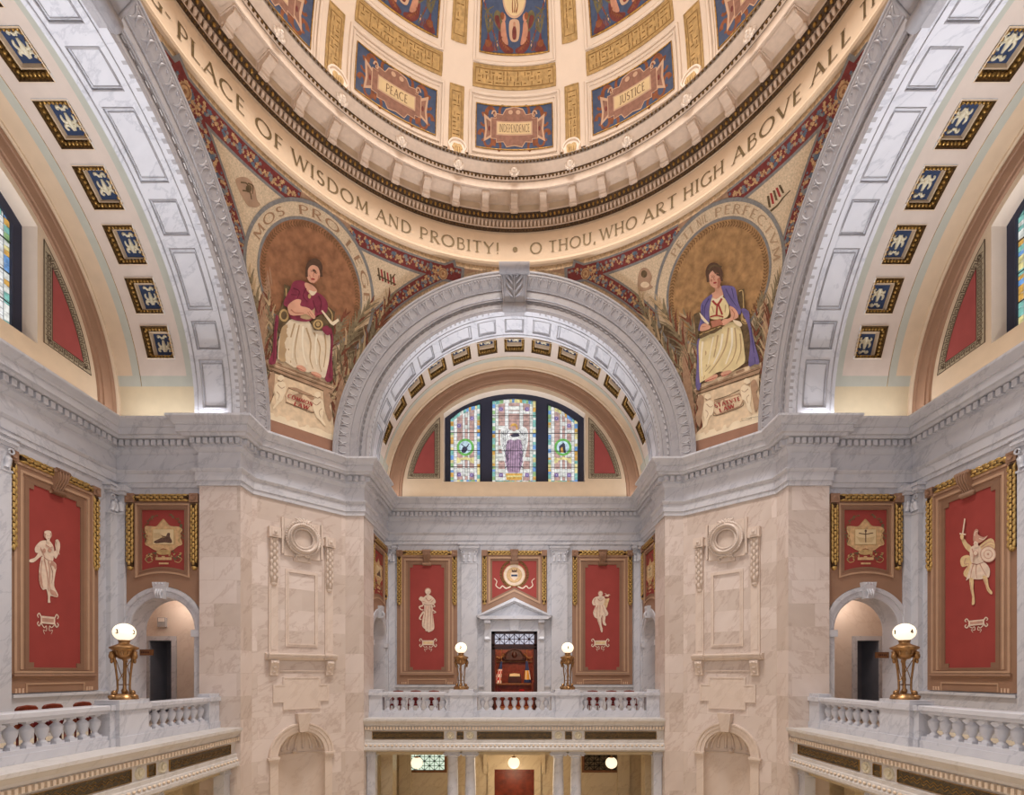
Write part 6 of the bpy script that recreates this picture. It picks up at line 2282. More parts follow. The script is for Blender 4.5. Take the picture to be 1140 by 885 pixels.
for nm, rz in ROTS:
    par = wall_obj('wall_lower_' + nm)
    m = MB()
    v = V2
    for sg in (-1, 1):
        x0, x1 = sorted((sg * 4.93, sg * 5.22))
        m.box(x0, x1, 8.3, 8.6, ZF, -2.95); m.box(x0 - 0.04, x1 + 0.04, 8.26, 8.64, -2.95, -2.9); m.box(x0 - 0.02, x1 + 0.02, 8.28, 8.6, -2.9, -2.74)
    m.build('end_pilaster', [WHITE], par)
    # lower door with bracketed entablature
    m = MB()
    for sg in (-1, 1):
        x0, x1 = sorted((sg * 0.84, sg * 1.12))
        m.box(x0, x1, v - 0.1, v, ZF, -4.06)
    m.box(-1.12, 1.12, v - 0.1, v, -4.06, -3.75)
    m.box(-1.2, 1.2, v - 0.12, v, -3.75, -3.5)
    m.box(-1.3, 1.3, v - 0.2, v, -3.36, -3.28); m.box(-1.38, 1.38, v - 0.34, v, -3.28, -3.2); m.box(-1.25, 1.25, v - 0.16, v, -3.5, -3.44)
    for i in range(24):
        c = -1.2 + 2.4 * (i + 0.5) / 24
        m.box(c - 0.03, c + 0.03, v - 0.2, v - 0.1, -3.44, -3.37)
    for sg in (-1, 1):
        c = sg * 1.22
        m.prism([(0, -3.36), (0.24, -3.36), (0.2, -3.6), (0.1, -3.9), (0.1, -4.2), (0, -4.3)], lambda q, z, d: (c + (d - 0.5) * 0.16, v - q, z), 0, 1)
    m.build('door_surround', [BUFF], par)
    m = MB()
    m.box(-0.84, 0.84, v - 0.04, v - 0.01, ZF, -4.06)
    for sg in (-1, 1):
        for zz in (-4.9, -5.7, -6.45):
            for uu in (0.08, 0.45):
                x0, x1 = sorted((sg * uu, sg * (uu + 0.3)))
                m.box(x0, x1, v - 0.06, v - 0.04, zz, zz + 0.7)
    m.build('door_leaf', [WOOD], par)
    for sg in (-1, 1):
        m = MB()
        x0, x1 = sorted((sg * 2.96, sg * 4.64))
        for r_ in ((x0 - 0.1, x0, -4.2, -2.8), (x1, x1 + 0.1, -4.2, -2.8), (x0, x1, -4.2, -4.1), (x0, x1, -2.95, -2.82)):
            m.box(r_[0], r_[1], v - 0.06, v, r_[2], r_[3])
        m.build('grille_frame', [OAK], par)
        m = MB()
        n = 4; w_ = (x1 - x0) / n; hh = 1.15 / 3
        for i in range(n):
            for j in range(3):
                a = x0 + w_ * i; b = -4.1 + hh * j
                for p, q in (((a, b), (a + w_, b + hh)), ((a, b + hh), (a + w_, b)), ((a, b), (a, b + hh)), ((a, b), (a + w_, b)), ((a + w_ / 2, b), (a + w_ / 2, b + hh)), ((a, b + hh / 2), (a + w_, b + hh / 2))):
                    m.tube([(p[0], v - 0.05, p[1]), (q[0], v - 0.05, q[1])], 0.013, seg=4)
        m.build('star_grille', [IRON], par)
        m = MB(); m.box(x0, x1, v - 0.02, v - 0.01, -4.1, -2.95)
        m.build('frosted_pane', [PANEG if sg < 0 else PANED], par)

# ---- balustrades
def baluster_mesh():
    m = MB()
    m.box(-0.085, 0.085, -0.085, 0.085, -1.34, -1.29)
    m.lathe([(0.075, -1.29), (0.08, -1.27), (0.05, -1.24), (0.045, -1.22), (0.065, -1.18), (0.098, -1.10), (0.105, -1.04), (0.108, -1.0), (0.09, -0.99), (0.085, -0.98), (0.05, -0.945), (0.038, -0.925), (0.06, -0.915), (0.062, -0.90), (0.045, -0.895)], (0, 0, 0), 14)
    m.box(-0.07, 0.07, -0.07, 0.07, -0.90, -0.862)
    return m


bal_me = None
for nm, rz in ROTS:
    p0 = rot((0, 8.78), rz)
    root = thing('balustrade', {'back': 'white marble balustrade of the back balcony in front of the pedimented door', 'left': 'white marble balustrade of the left balcony', 'right': 'white marble balustrade of the right balcony'}[nm], 'balustrade', (p0[0], p0[1], 0), rz, None)
    m = MB(); m.box(-5.235, 5.235, -0.16, 0.16, -1.578, -1.42); m.box(-5.235, 5.235, -0.13, 0.13, -1.42, -1.34)
    m.build('plinth', [WHITE], root)
    m = MB()
    m.sweep([(-0.12, -0.862), (0.12, -0.862), (0.13, -0.83), (0.17, -0.80), (0.20, -0.78), (0.20, -0.70), (0.17, -0.68), (-0.17, -0.68), (-0.20, -0.70), (-0.20, -0.78), (-0.12, -0.862)], [(-5.235, 0), (5.235, 0)])
    m.build('handrail', [WHITE], root)
    for c, h, hd, cap in ((-1.9, 0.56, 0.17, 0), (1.9, 0.56, 0.17, 0), (-5.0, 0.235, 0.17, 1), (5.0, 0.235, 0.17, 1)):
        m = MB()
        m.box(c - h, c + h, -hd, hd, -1.58, -0.70)
        m.box(c - h - 0.01, c + h + 0.01, -hd - 0.03, hd + 0.03, -1.58, -1.40)
        m.box(c - h - 0.02, c + h + 0.02, -hd - 0.05, hd + 0.05, -0.80, -0.68)
        if not cap:
            hc = 0.42
            m.box(c - hc, c + hc, -hd - 0.09, hd + 0.09, -1.579, -0.79)
            m.box(c - hc - 0.03, c + hc + 0.03, -hd - 0.13, hd + 0.13, -1.579, -1.38)
            m.box(c - hc - 0.05, c + hc + 0.05, -hd - 0.13, hd + 0.13, -0.80, -0.67)
            m.box(c - hc - 0.02, c + hc + 0.02, -hd - 0.1, hd + 0.1, -0.67, -0.585)
        else:
            m.box(c - h, c + h, -hd, hd, -0.68, -0.585)
        m.build('pedestal', [WHITE], root)
    us = [-4.6 + 0.288 * i for i in range(8)] + [-1.152 + 0.288 * i for i in range(9)] + [4.6 - 0.288 * i for i in range(8)]
    for u in us:
        if bal_me is None:
            bal_me = baluster_mesh().build('baluster', [WHITE], root, loc=(u, 0, 0))
        else:
            c = bal_me.copy(); COL.objects.link(c); c.parent = root; c.location = (u, 0, 0)

# ---- bronze torchere lamps on the pedestals
def torchere(loc, rz, digits, label):
    root = thing('tripod_lamp', label, 'lamp', loc, rz, 'bronze globe lamps on the balustrades')
    m = MB()
    m.lathe([(0.27, 0), (0.27, 0.03), (0.22, 0.07), (0.20, 0.11), (0.13, 0.13), (0, 0.14)], (0, 0, 0), 20)
    for k in range(3):
        a = -PI / 2 + 2 * PI * k / 3
        m.sph((0.22 * math.cos(a), 0.22 * math.sin(a), 0.062), (0.09, 0.09, 0.058), seg=10, rings=6)
        m.sph((0.19 * math.cos(a), 0.19 * math.sin(a), 0.14), (0.06, 0.06, 0.07), seg=8, rings=6)
    m.build('base', [BRASS], root)
    for k in range(3):
        a = -PI / 2 + 2 * PI * k / 3
        m = MB()
        m.tube([(r * math.cos(a), r * math.sin(a), z) for r, z in ((0.19, 0.10), (0.15, 0.16), (0.125, 0.24), (0.13, 0.42), (0.155, 0.66), (0.18, 0.88), (0.2, 0.95))], [0.035, 0.03, 0.022, 0.022, 0.022, 0.028, 0.04], seg=8)
        m.tube([(0.125 * math.cos(a), 0.125 * math.sin(a), 0.33), (0.0, 0.0, 0.33)], 0.012, seg=6)
        b_ = a + PI / 3
        m.tube([(0.14 * math.cos(a), 0.14 * math.sin(a), 0.36), (0.09 * math.cos(b_), 0.09 * math.sin(b_), 0.60), (0.19 * math.cos(a + 2 * PI / 3) * 0.8, 0.19 * math.sin(a + 2 * PI / 3) * 0.8, 0.88)], 0.009, seg=5)
        m.build('leg', [BRASS], root)
        m = MB()
        c = Vector((0.235 * math.cos(a), 0.235 * math.sin(a), 0.97))
        m.sph(c, (0.06, 0.06, 0.085), seg=8, rings=6); m.sph(c + Vector((0.03 * math.cos(a), 0.03 * math.sin(a), -0.02)), 0.03, seg=6, rings=4)
        m.sph(c + Vector((0, 0, -0.11)), (0.035, 0.035, 0.06), seg=6, rings=4); m.sph(c + Vector((0, 0, 0.07)), (0.05, 0.05, 0.03), seg=6, rings=4)
        m.build('mask', [BRASS], root)
    m = MB(); m.lathe([(0.02, 0.12), (0.05, 0.15), (0.06, 0.2), (0.03, 0.25), (0.025, 0.4), (0.035, 0.45), (0.025, 0.5), (0.022, 0.85), (0.05, 0.9), (0.1, 0.93)], (0, 0, 0), 12)
    m.build('stem', [BRASS], root)
    m = MB(); m.lathe([(0.08, 0.90), (0.15, 0.94), (0.19, 0.99), (0.22, 1.06), (0.215, 1.10), (0.27, 1.14), (0.275, 1.17), (0.25, 1.18), (0.16, 1.22), (0.12, 1.24), (0.10, 1.26), (0.11, 1.31), (0.12, 1.33), (0, 1.33)], (0, 0, 0), 24)
    for k in range(12):
        a = 2 * PI * k / 12
        m.tube([(0.2 * math.cos(a), 0.2 * math.sin(a), 1.0), (0.225 * math.cos(a), 0.225 * math.sin(a), 1.08)], 0.02, seg=5)
    m.build('bowl', [BRASS], root)
    m = MB(); m.sph((0, 0, 1.51), (0.215, 0.215, 0.195), seg=28, rings=16)
    g = m.build('glass_globe', [GLOBE], root)
    m = MB()
    R_ = 0.222
    inv = Matrix.Rotation(-rz, 4, 'Z')
    for ch, a0 in digits:
        # numeral wrapped on the globe, azimuth a0 in world space
        def fn(tx_, ty):
            a = a0 + (tx_ - 0.5) * 0.30
            e = -0.22 + 0.46 * ty
            p = Vector((R_ * math.cos(e) * math.cos(a), R_ * math.cos(e) * math.sin(a), R_ * 0.907 * math.sin(e) + 1.51))
            return inv @ p
        write(m, ch, fn, thick=0.24, thin=0.2)
    m.build('numeral', [INKD], g)
    wl = Matrix.Translation(Vector(loc)) @ Vector((0, 0, 1.51))
    return root


LZ = -0.585
torchere((-1.94, 8.78, LZ), 0, [('2', -PI / 2 + 0.02)], 'bronze tripod globe lamp on the back balustrade, left of the doorway')
torchere((1.94, 8.78, LZ), 0, [('1', -PI / 2)], 'bronze tripod globe lamp on the back balustrade, right of the doorway')
torchere((-8.78, 1.94, LZ), PI / 2, [('3', -PI / 2 + 0.02), ('3', -PI / 2 + 1.55)], 'bronze tripod globe lamp numbered 3 on the left balustrade')
torchere((8.78, 1.94, LZ), -PI / 2, [('4', -PI / 2 - 0.02), ('1', -PI / 2 - 1.55)], 'bronze tripod globe lamp numbered 4 on the right balustrade')
for p in ((-1.94, 8.78), (1.94, 8.78), (-8.78, 1.94), (8.78, 1.94)):
    pass

# ---- pendant globes under the back balcony
def pendant(x, label):
    root = thing('pendant_lamp', label, 'lamp', (x, 9.9, -2.9), 0, 'pendant globe lamps under the back balcony')
    m = MB(); m.tube([(0, 0, 0.0), (0, 0, -0.33)], 0.012); m.build('rod', [BRASS], root)
    m = MB(); m.lathe([(0.03, -0.30), (0.08, -0.33), (0.09, -0.36), (0, -0.36)], (0, 0, 0), 12); m.build('cap', [BRASS], root)
    m = MB(); m.sph((0, 0, -0.56), 0.225, seg=20, rings=12); m.build('glass_globe', [GLOBE], root)
    m = MB(); m.sph((0, 0, -0.81), (0.02, 0.02, 0.04), seg=6, rings=4); m.build('finial', [BRASS], root)


pendant(-3.77, 'hanging round white globe lamp under the back balcony, left one')
pendant(-0.02, 'hanging round white globe lamp under the back balcony, in front of the lower door')
pendant(3.75, 'hanging round white globe lamp under the back balcony, right one')

# ---- chairs on the balconies
def chair_parts(root):
    m = MB(); m.prism(smooth([(-0.24, 0.50), (-0.25, 0.90), (-0.2, 0.955), (0, 0.97), (0.2, 0.955), (0.25, 0.90), (0.24, 0.50)]), lambda u, z, d: (u, d, z), -0.03, 0.03)
    m.tube([(-0.245, 0, 0.90), (-0.2, 0, 0.955), (0, 0, 0.975), (0.2, 0, 0.955), (0.245, 0, 0.90)], 0.035, seg=8)
    m.build('backrest', [WOOD], root)
    m = MB(); m.prism(smooth([(-0.19, 0.55), (-0.19, 0.86), (0, 0.90), (0.19, 0.86), (0.19, 0.55)]), lambda u, z, d: (u, d, z), 0.03, 0.055); m.build('back_pad', [LEATHER], root)
    m = MB(); m.box(-0.25, 0.25, 0.0, 0.48, 0.40, 0.47); m.build('seat', [LEATHER], root)
    for a in (-0.22, 0.22):
        for b in (0.0, 0.44):
            m = MB(); m.tube([(a, b, 0), (a, b, 0.42)], 0.022); m.build('leg', [WOOD], root)
        m = MB(); m.tube([(a * 1.1, 0.02, 0.68), (a * 1.15, 0.3, 0.66), (a * 1.1, 0.36, 0.42)], 0.02); m.build('armrest', [WOOD], root)


ch0 = None
spots = [((-10.0, 0.95), -PI / 2 - 0.0, 'red leather chair behind the left balustrade, nearest the picture edge'), ((-10.0, 1.52), -PI / 2, 'red leather chair behind the left balustrade, the middle of three'),
         ((-10.0, 2.26), -PI / 2, 'red leather chair behind the left balustrade, nearest the lamp')]
for i, (u, w_) in enumerate(((-4.45, 'leftmost'), (-3.78, 'second from the left'), (-3.08, 'third from the left'), (3.0, 'third from the right'), (3.72, 'second from the right'), (4.4, 'rightmost'))):
    spots.append(((u, 9.75), PI, 'dark wooden chair back behind the back balustrade, ' + w_))
for (p, rz, lab) in spots:
    if ch0 is None:
        ch0 = thing('side_chair', lab, 'chair', (0, 0, 0), 0, 'chairs behind the balustrades')
        chair_parts(ch0)
        o = ch0
    else:
        o = copy_tree(ch0)
        o['label'] = lab
    o.location = (p[0], p[1], ZB)
    o.scale = (0.85, 1, 0.92)
    o.rotation_euler = (0, 0, rz)

# ---- small signs and a wall box at the passages
def sign(loc, label, w_=0.42):
    root = thing('wall_sign', label, 'sign', loc)
    m = MB(); m.box(-w_ / 2, w_ / 2, -0.025, 0.025, -0.09, 0.09); m.build('board', [OAK], root)
    m = MB()
    for k in range(5):
        m.box(-0.13 + 0.05 * k, -0.10 + 0.05 * k, -0.029, -0.025, -0.025, 0.025)
    m.build('lettering_strip', [WOODD], root)
    m = MB(); m.box(-w_ / 2 - 0.05 if loc[0] < 0 else w_ / 2, -w_ / 2 if loc[0] < 0 else w_ / 2 + 0.05, -0.04, 0.04, -0.11, 0.11); m.build('bracket', [DARK], root)


sign((-11.13, 5.75, 0.63), 'small brown hanging sign in the left arched passage')
sign((11.13, 5.75, 0.55), 'small brown hanging sign in the right arched passage')
root = thing('exit_light_box', 'small white wall light box above the doorway in the left passage', 'wall box', (-11.85, 7.4, 1.75))
m = MB(); m.box(-0.14, 0.14, 0, 0.08, -0.2, 0.12); m.build('back_box', [GREYM], root)
m = MB(); m.box(-0.1, 0.1, -0.02, 0.0, -0.02, 0.10); m.build('white_panel', [FLW], root)
for sg in (-1, 1):
    point('passage_fill', (sg * 10.9, 6.8, 2.3), 26, (1.0, 0.88, 0.78), 0.15)  # added to brighten the vestibules, no fixture
for rz in (0,):
    for sg in (-1, 1):
        point('passage_fill', (sg * 6.6, 10.9, 2.3), 20, (1.0, 0.9, 0.8), 0.15)  # same added fill for the back arm's passages
# ================================================================== pier ornament: wreathed panel, tablet, niche surround
LEAFM = PINKT


def pier_panel(rz, label_p, label_t, label_n):
    # local frame: x along the face, +y into the wall, origin on the face under its middle
    cx_, cy_ = rot((-6.94, 6.94), 0) if rz > 0 else (6.94, 6.94)
    # ---- wreathed panel
    root = thing('wreath_panel', label_p, 'wall ornament', (cx_, cy_, 0.4), rz, 'wreathed marble panels on the piers')
    Z0 = 0.4
    P = lambda s_, z, d: Vector((s_, -d, z - Z0))
    m = MB()
    m.prism([(-0.58, 3.75), (-0.28, 3.75), (-0.28, 3.62), (0.28, 3.62), (0.28, 3.75), (0.58, 3.75), (0.58, 4.93), (-0.58, 4.93)], P, 0, 0.07)
    m.prism([(-0.66, 4.95), (-0.60, 4.95), (-0.60, 3.8), (-0.66, 3.8)], P, 0, 0.10)
    m.prism([(0.60, 4.95), (0.66, 4.95), (0.66, 3.8), (0.60, 3.8)], P, 0, 0.10)
    m.build('backing_plate', [PINKT], root)
    m = MB()
    n = 48
    c = Vector((0, 4.36))
    m.tube([P(c.x + 0.43 * math.cos(2 * PI * i / n), c.y + 0.43 * math.sin(2 * PI * i / n), 0.12) for i in range(n)], 0.085, seg=8, closed=True)
    for i in range(44):
        a = 2 * PI * i / 44
        for k, (rr_, hh_) in enumerate(((0.34, 0.13), (0.43, 0.20), (0.52, 0.13))):
            a2 = a + (0.07 if k == 1 else 0)
            m.tube([P(c.x + rr_ * math.cos(a2), c.y + rr_ * math.sin(a2), hh_), P(c.x + (rr_ + (k - 1) * 0.03) * math.cos(a2 + 0.11), c.y + (rr_ + (k - 1) * 0.03) * math.sin(a2 + 0.11), hh_ + 0.035),
                    P(c.x + (rr_ + (k - 1) * 0.04) * math.cos(a2 + 0.17), c.y + (rr_ + (k - 1) * 0.04) * math.sin(a2 + 0.17), hh_ + 0.01)], [0.03, 0.045, 0.012], seg=5)
    m.build('wreath', [LEAFM], root)
    m = MB()
    for k in range(-2, 3):
        m.tube([P(0.05 * k, 4.82, 0.10), P(0.09 * k, 4.94, 0.16), P(0.13 * k, 5.02 - 0.02 * abs(k), 0.12)], [0.04, 0.05, 0.025], seg=6)
    m.sph(P(0, 4.84, 0.14), 0.06)
    for sg in (-1, 1):
        m.tube([P(sg * 0.02, 3.86, 0.12), P(sg * 0.1, 3.78, 0.14), P(sg * 0.2, 3.80, 0.12), P(sg * 0.24, 3.72, 0.1), P(sg * 0.16, 3.69, 0.1)], [0.03, 0.04, 0.035, 0.03, 0.02], seg=6)
    m.build('ribbon_bow', [PINKT], root)
    # outer strips and crossbar
    for sg in (-1, 1):
        m = MB()
        x0, x1 = sorted((sg * 1.03, sg * 0.76))
        m.prism(rect(x0, x1, 0.60, 4.3), P, 0, 0.06)
        m.prism(rect(x0 + 0.05, x1 - 0.05, 0.75, 4.1), P, 0.06, 0.08)
        x0, x1 = sorted((sg * 0.76, sg * 0.58))
        m.prism(rect(x0, x1, 4.28, 4.50), P, 0, 0.07)
        m.build('side_strip', [PINKT], root)
        m = MB()
        a = sg * 0.89
        m.prism(rect(a - 0.17, a + 0.17, 4.24, 4.56), P, 0, 0.2)
        m.prism(rect(a - 0.10, a + 0.10, 4.30, 4.50), P, 0.2, 0.225)
        m.sph(P(a, 4.40, 0.235), (0.05, 0.03, 0.05), seg=8, rings=5)
        m.build('rosette_block', [PINKT], root)
        m = MB()
        garland_run(m, P, a, 4.22, a, 2.82, 0.24)
        m.M = None
        m.build('leaf_drop', [LEAFM, PINKT], root)
        m = MB()
        m.prism([(0.0, 0.42), (0.20, 0.42), (0.22, 0.32), (0.16, 0.2), (0.10, 0.0), (0.10, -0.06), (0.0, -0.08)], lambda q, z, d: P(a + (d - 0.5) * 0.24, z, q), 0, 1)
        for k in range(3):
            m.sph(P(a, 0.34 - 0.15 * k, 0.21 - 0.05 * k), (0.08 - 0.01 * k, 0.04, 0.05), seg=8, rings=5)
        m.build('leaf_bracket', [PINKT], root)
    m = MB()
    m.prism(rect(-0.52, 0.52, 0.86, 3.34), P, 0, 0.03, holes=[rect(-0.46, 0.46, 0.92, 3.28)])
    m.prism(rect(-0.46, 0.46, 0.92, 3.28), P, 0, 0.05, holes=[rect(-0.42, 0.42, 0.96, 3.24)])
    m.build('panel_moulding', [PINKT], root)
    m = MB()
    pr = [(0.0, 0.42), (0.10, 0.43), (0.14, 0.48), (0.18, 0.50), (0.18, 0.56), (0.22, 0.57), (0.22, 0.61), (0.0, 0.64)]
    m.prism(pr, lambda q, z, d: P(-1.14 + 2.28 * d, z, q), 0, 1)
    for sg in (-1, 1):
        pr2 = [(q + (0.06 if q > 0 else 0), z) for q, z in pr]
        m.prism(pr2, lambda q, z, d: P(sg * 0.89 - 0.2 + 0.4 * d, z, q), 0, 1)
    m.prism(rect(-0.78, 0.78, 0.06, 0.10), P, 0, 0.03)
    m.build('shelf', [PINKT], root)
    # ---- cross-cornered tablet
    root = thing('stepped_tablet', label_t, 'wall ornament', (cx_, cy_, -0.65), rz, 'stepped tablets on the piers')
    Z1 = -0.65
    P = lambda s_, z, d: Vector((s_, -d, z - Z1))
    def cross(e):
        a, b, c_, d = 0.90 - e, 0.60 - e, -0.12 - e, -1.17 + e
        u_, l_ = -0.36 - e, -0.93 + e
        return [(-b, d), (b, d), (b, l_), (a, l_), (a, u_), (b, u_), (b, c_), (-b, c_), (-b, u_), (-a, u_), (-a, l_), (-b, l_)]
    m = MB()
    m.prism(cross(0), P, 0, 0.05, holes=[cross(0.05)])
    m.prism(cross(0.05), P, 0, 0.035)
    m.build('slab', [PINKT], root)
    # ---- niche surround
    root = thing('niche_surround', label_n, 'niche', (cx_, cy_, NICHE_Z), rz, 'arched niches at the foot of the piers')
    P = lambda s_, z, d: Vector((s_, -d, z - NICHE_Z))
    m = MB()
    r = NICHE_R
    m.arc([(r - 0.01, -0.01), (r - 0.01, 0.05), (r + 0.04, 0.06), (r + 0.10, 0.06), (r + 0.11, 0.09), (r + 0.20, 0.09), (r + 0.22, 0.12), (r + 0.27, 0.12), (r + 0.28, 0.0)], 0, NICHE_Z, 0, PI, 32, P)
    m.build('archivolt', [PINKT], root)
    for sg in (-1, 1):
        m = MB()
        x0, x1 = sorted((sg * (r - 0.01), sg * (r + 0.24)))
        m.prism(rect(x0, x1, -6.5, NICHE_Z - 0.16), P, 0, 0.06)
        x0, x1 = sorted((sg * (r - 0.04), sg * (r + 0.32)))
        m.prism(rect(x0, x1, NICHE_Z - 0.07, NICHE_Z), P, 0, 0.15)
        x0, x1 = sorted((sg * (r - 0.02), sg * (r + 0.28)))
        m.prism(rect(x0, x1, NICHE_Z - 0.16, NICHE_Z - 0.07), P, 0, 0.1)
        m.build('jamb', [PINKT], root)
    m = MB()
    zz0, zz1 = NICHE_Z + r - 0.02, NICHE_Z + r + 0.58
    m.add([P(-0.12, zz0, 0), P(0.12, zz0, 0), P(0.22, zz1, 0), P(-0.22, zz1, 0), P(-0.12, zz0, 0.18), P(0.12, zz0, 0.18), P(0.22, zz1, 0.26), P(-0.22, zz1, 0.26)],
          [(4, 5, 6, 7), (0, 4, 7, 3), (1, 2, 6, 5), (3, 7, 6, 2), (0, 1, 5, 4)])
    m.build('keystone', [PINKT], root)
    m = MB()
    # shell ribs in the half dome and the ledge inside
    for k in range(9):
        t = PI * (k + 0.5) / 9
        pts = []
        for j in range(7):
            e = 0.15 + 1.25 * j / 6
            rr_ = (r - 0.02) * math.cos(e)
            pts.append(P(-rr_ * math.cos(t), NICHE_Z + (r - 0.02) * math.sin(e), -0.75 * rr_ * math.sin(t)))
        m.tube(pts, [0.05, 0.05, 0.045, 0.04, 0.035, 0.03, 0.02], seg=6)
    n = 16
    m.tube([P(-(r - 0.01) * math.cos(PI * i / n), NICHE_Z - 0.02, -0.75 * (r - 0.01) * math.sin(PI * i / n)) for i in range(n + 1)], 0.03, seg=6)
    m.sph(P(-0.05, NICHE_Z + 0.06, -0.45), (0.09, 0.09, 0.07))
    m.build('shell', [PINKT], root)


pier_panel(PI / 4, 'tall pinkish marble wreath panel with leaf drops on the left pier', 'stepped marble tablet below the wreath panel on the left pier', 'arched shell niche at the foot of the left pier')
pier_panel(-PI / 4, 'tall pinkish marble wreath panel with leaf drops on the right pier', 'stepped marble tablet below the wreath panel on the right pier', 'arched shell niche at the foot of the right pier')

# ================================================================== stained glass windows
def tracegl(name, rgb, s_=0.8):
    m, nt, b = newmat('glass_' + name)
    c = lin(rgb)
    b.inputs['Base Color'].default_value = (c[0] * 0.15, c[1] * 0.15, c[2] * 0.15, 1)
    tc = nt.nodes.new('ShaderNodeTexCoord')
    n = nt.nodes.new('ShaderNodeTexNoise')
    n.inputs['Scale'].default_value = 9
    n.inputs['Detail'].default_value = 4
    nt.links.new(tc.outputs['Object'], n.inputs['Vector'])
    r = nt.nodes.new('ShaderNodeValToRGB')
    r.color_ramp.elements[0].position = 0.3
    r.color_ramp.elements[1].position = 0.7
    r.color_ramp.elements[0].color = (c[0] * 0.55, c[1] * 0.55, c[2] * 0.55, 1)
    r.color_ramp.elements[1].color = (min(1, c[0] * 1.25), min(1, c[1] * 1.25), min(1, c[2] * 1.25), 1)
    nt.links.new(n.outputs[0], r.inputs[0])
    nt.links.new(r.outputs[0], b.inputs['Emission Color'])
    b.inputs['Emission Strength'].default_value = s_ * 1.15
    return m


GLC = [tracegl('teal', (130, 190, 180)), tracegl('straw', (226, 214, 150)), tracegl('green', (150, 186, 130)), tracegl('blue', (112, 158, 214)),
       tracegl('amber', (214, 166, 84)), tracegl('pearl', (232, 234, 226)), tracegl('rose', (196, 160, 152)), tracegl('violet', (120, 104, 170)),
       tracegl('mauve', (176, 146, 172)), tracegl('white', (246, 246, 240)), tracegl('leaf', (112, 180, 92)), tracegl('sky', (196, 222, 240)), tracegl('dark', (60, 60, 80))]
LEAD = plain('lead_came', (40, 40, 46), 0.6, var=0.0)


def top_y(pts, x):
    for a, b in zip(pts[:-1], pts[1:]):
        if a[0] <= x <= b[0]:
            return a[1] + (b[1] - a[1]) * (x - a[0]) / max(1e-6, b[0] - a[0])
    return pts[0][1] if x < pts[0][0] else pts[-1][1]


# tracing units of the window: x 40..1080, y 45..745 over 6.0 m x 3.94 m
def wmap(x, y, off=0.0):
    return Vector(((x - 562) / 520 * 2.93, V2 + 0.42 - off, 8.13 + (746 - y) / 695 * 3.93))


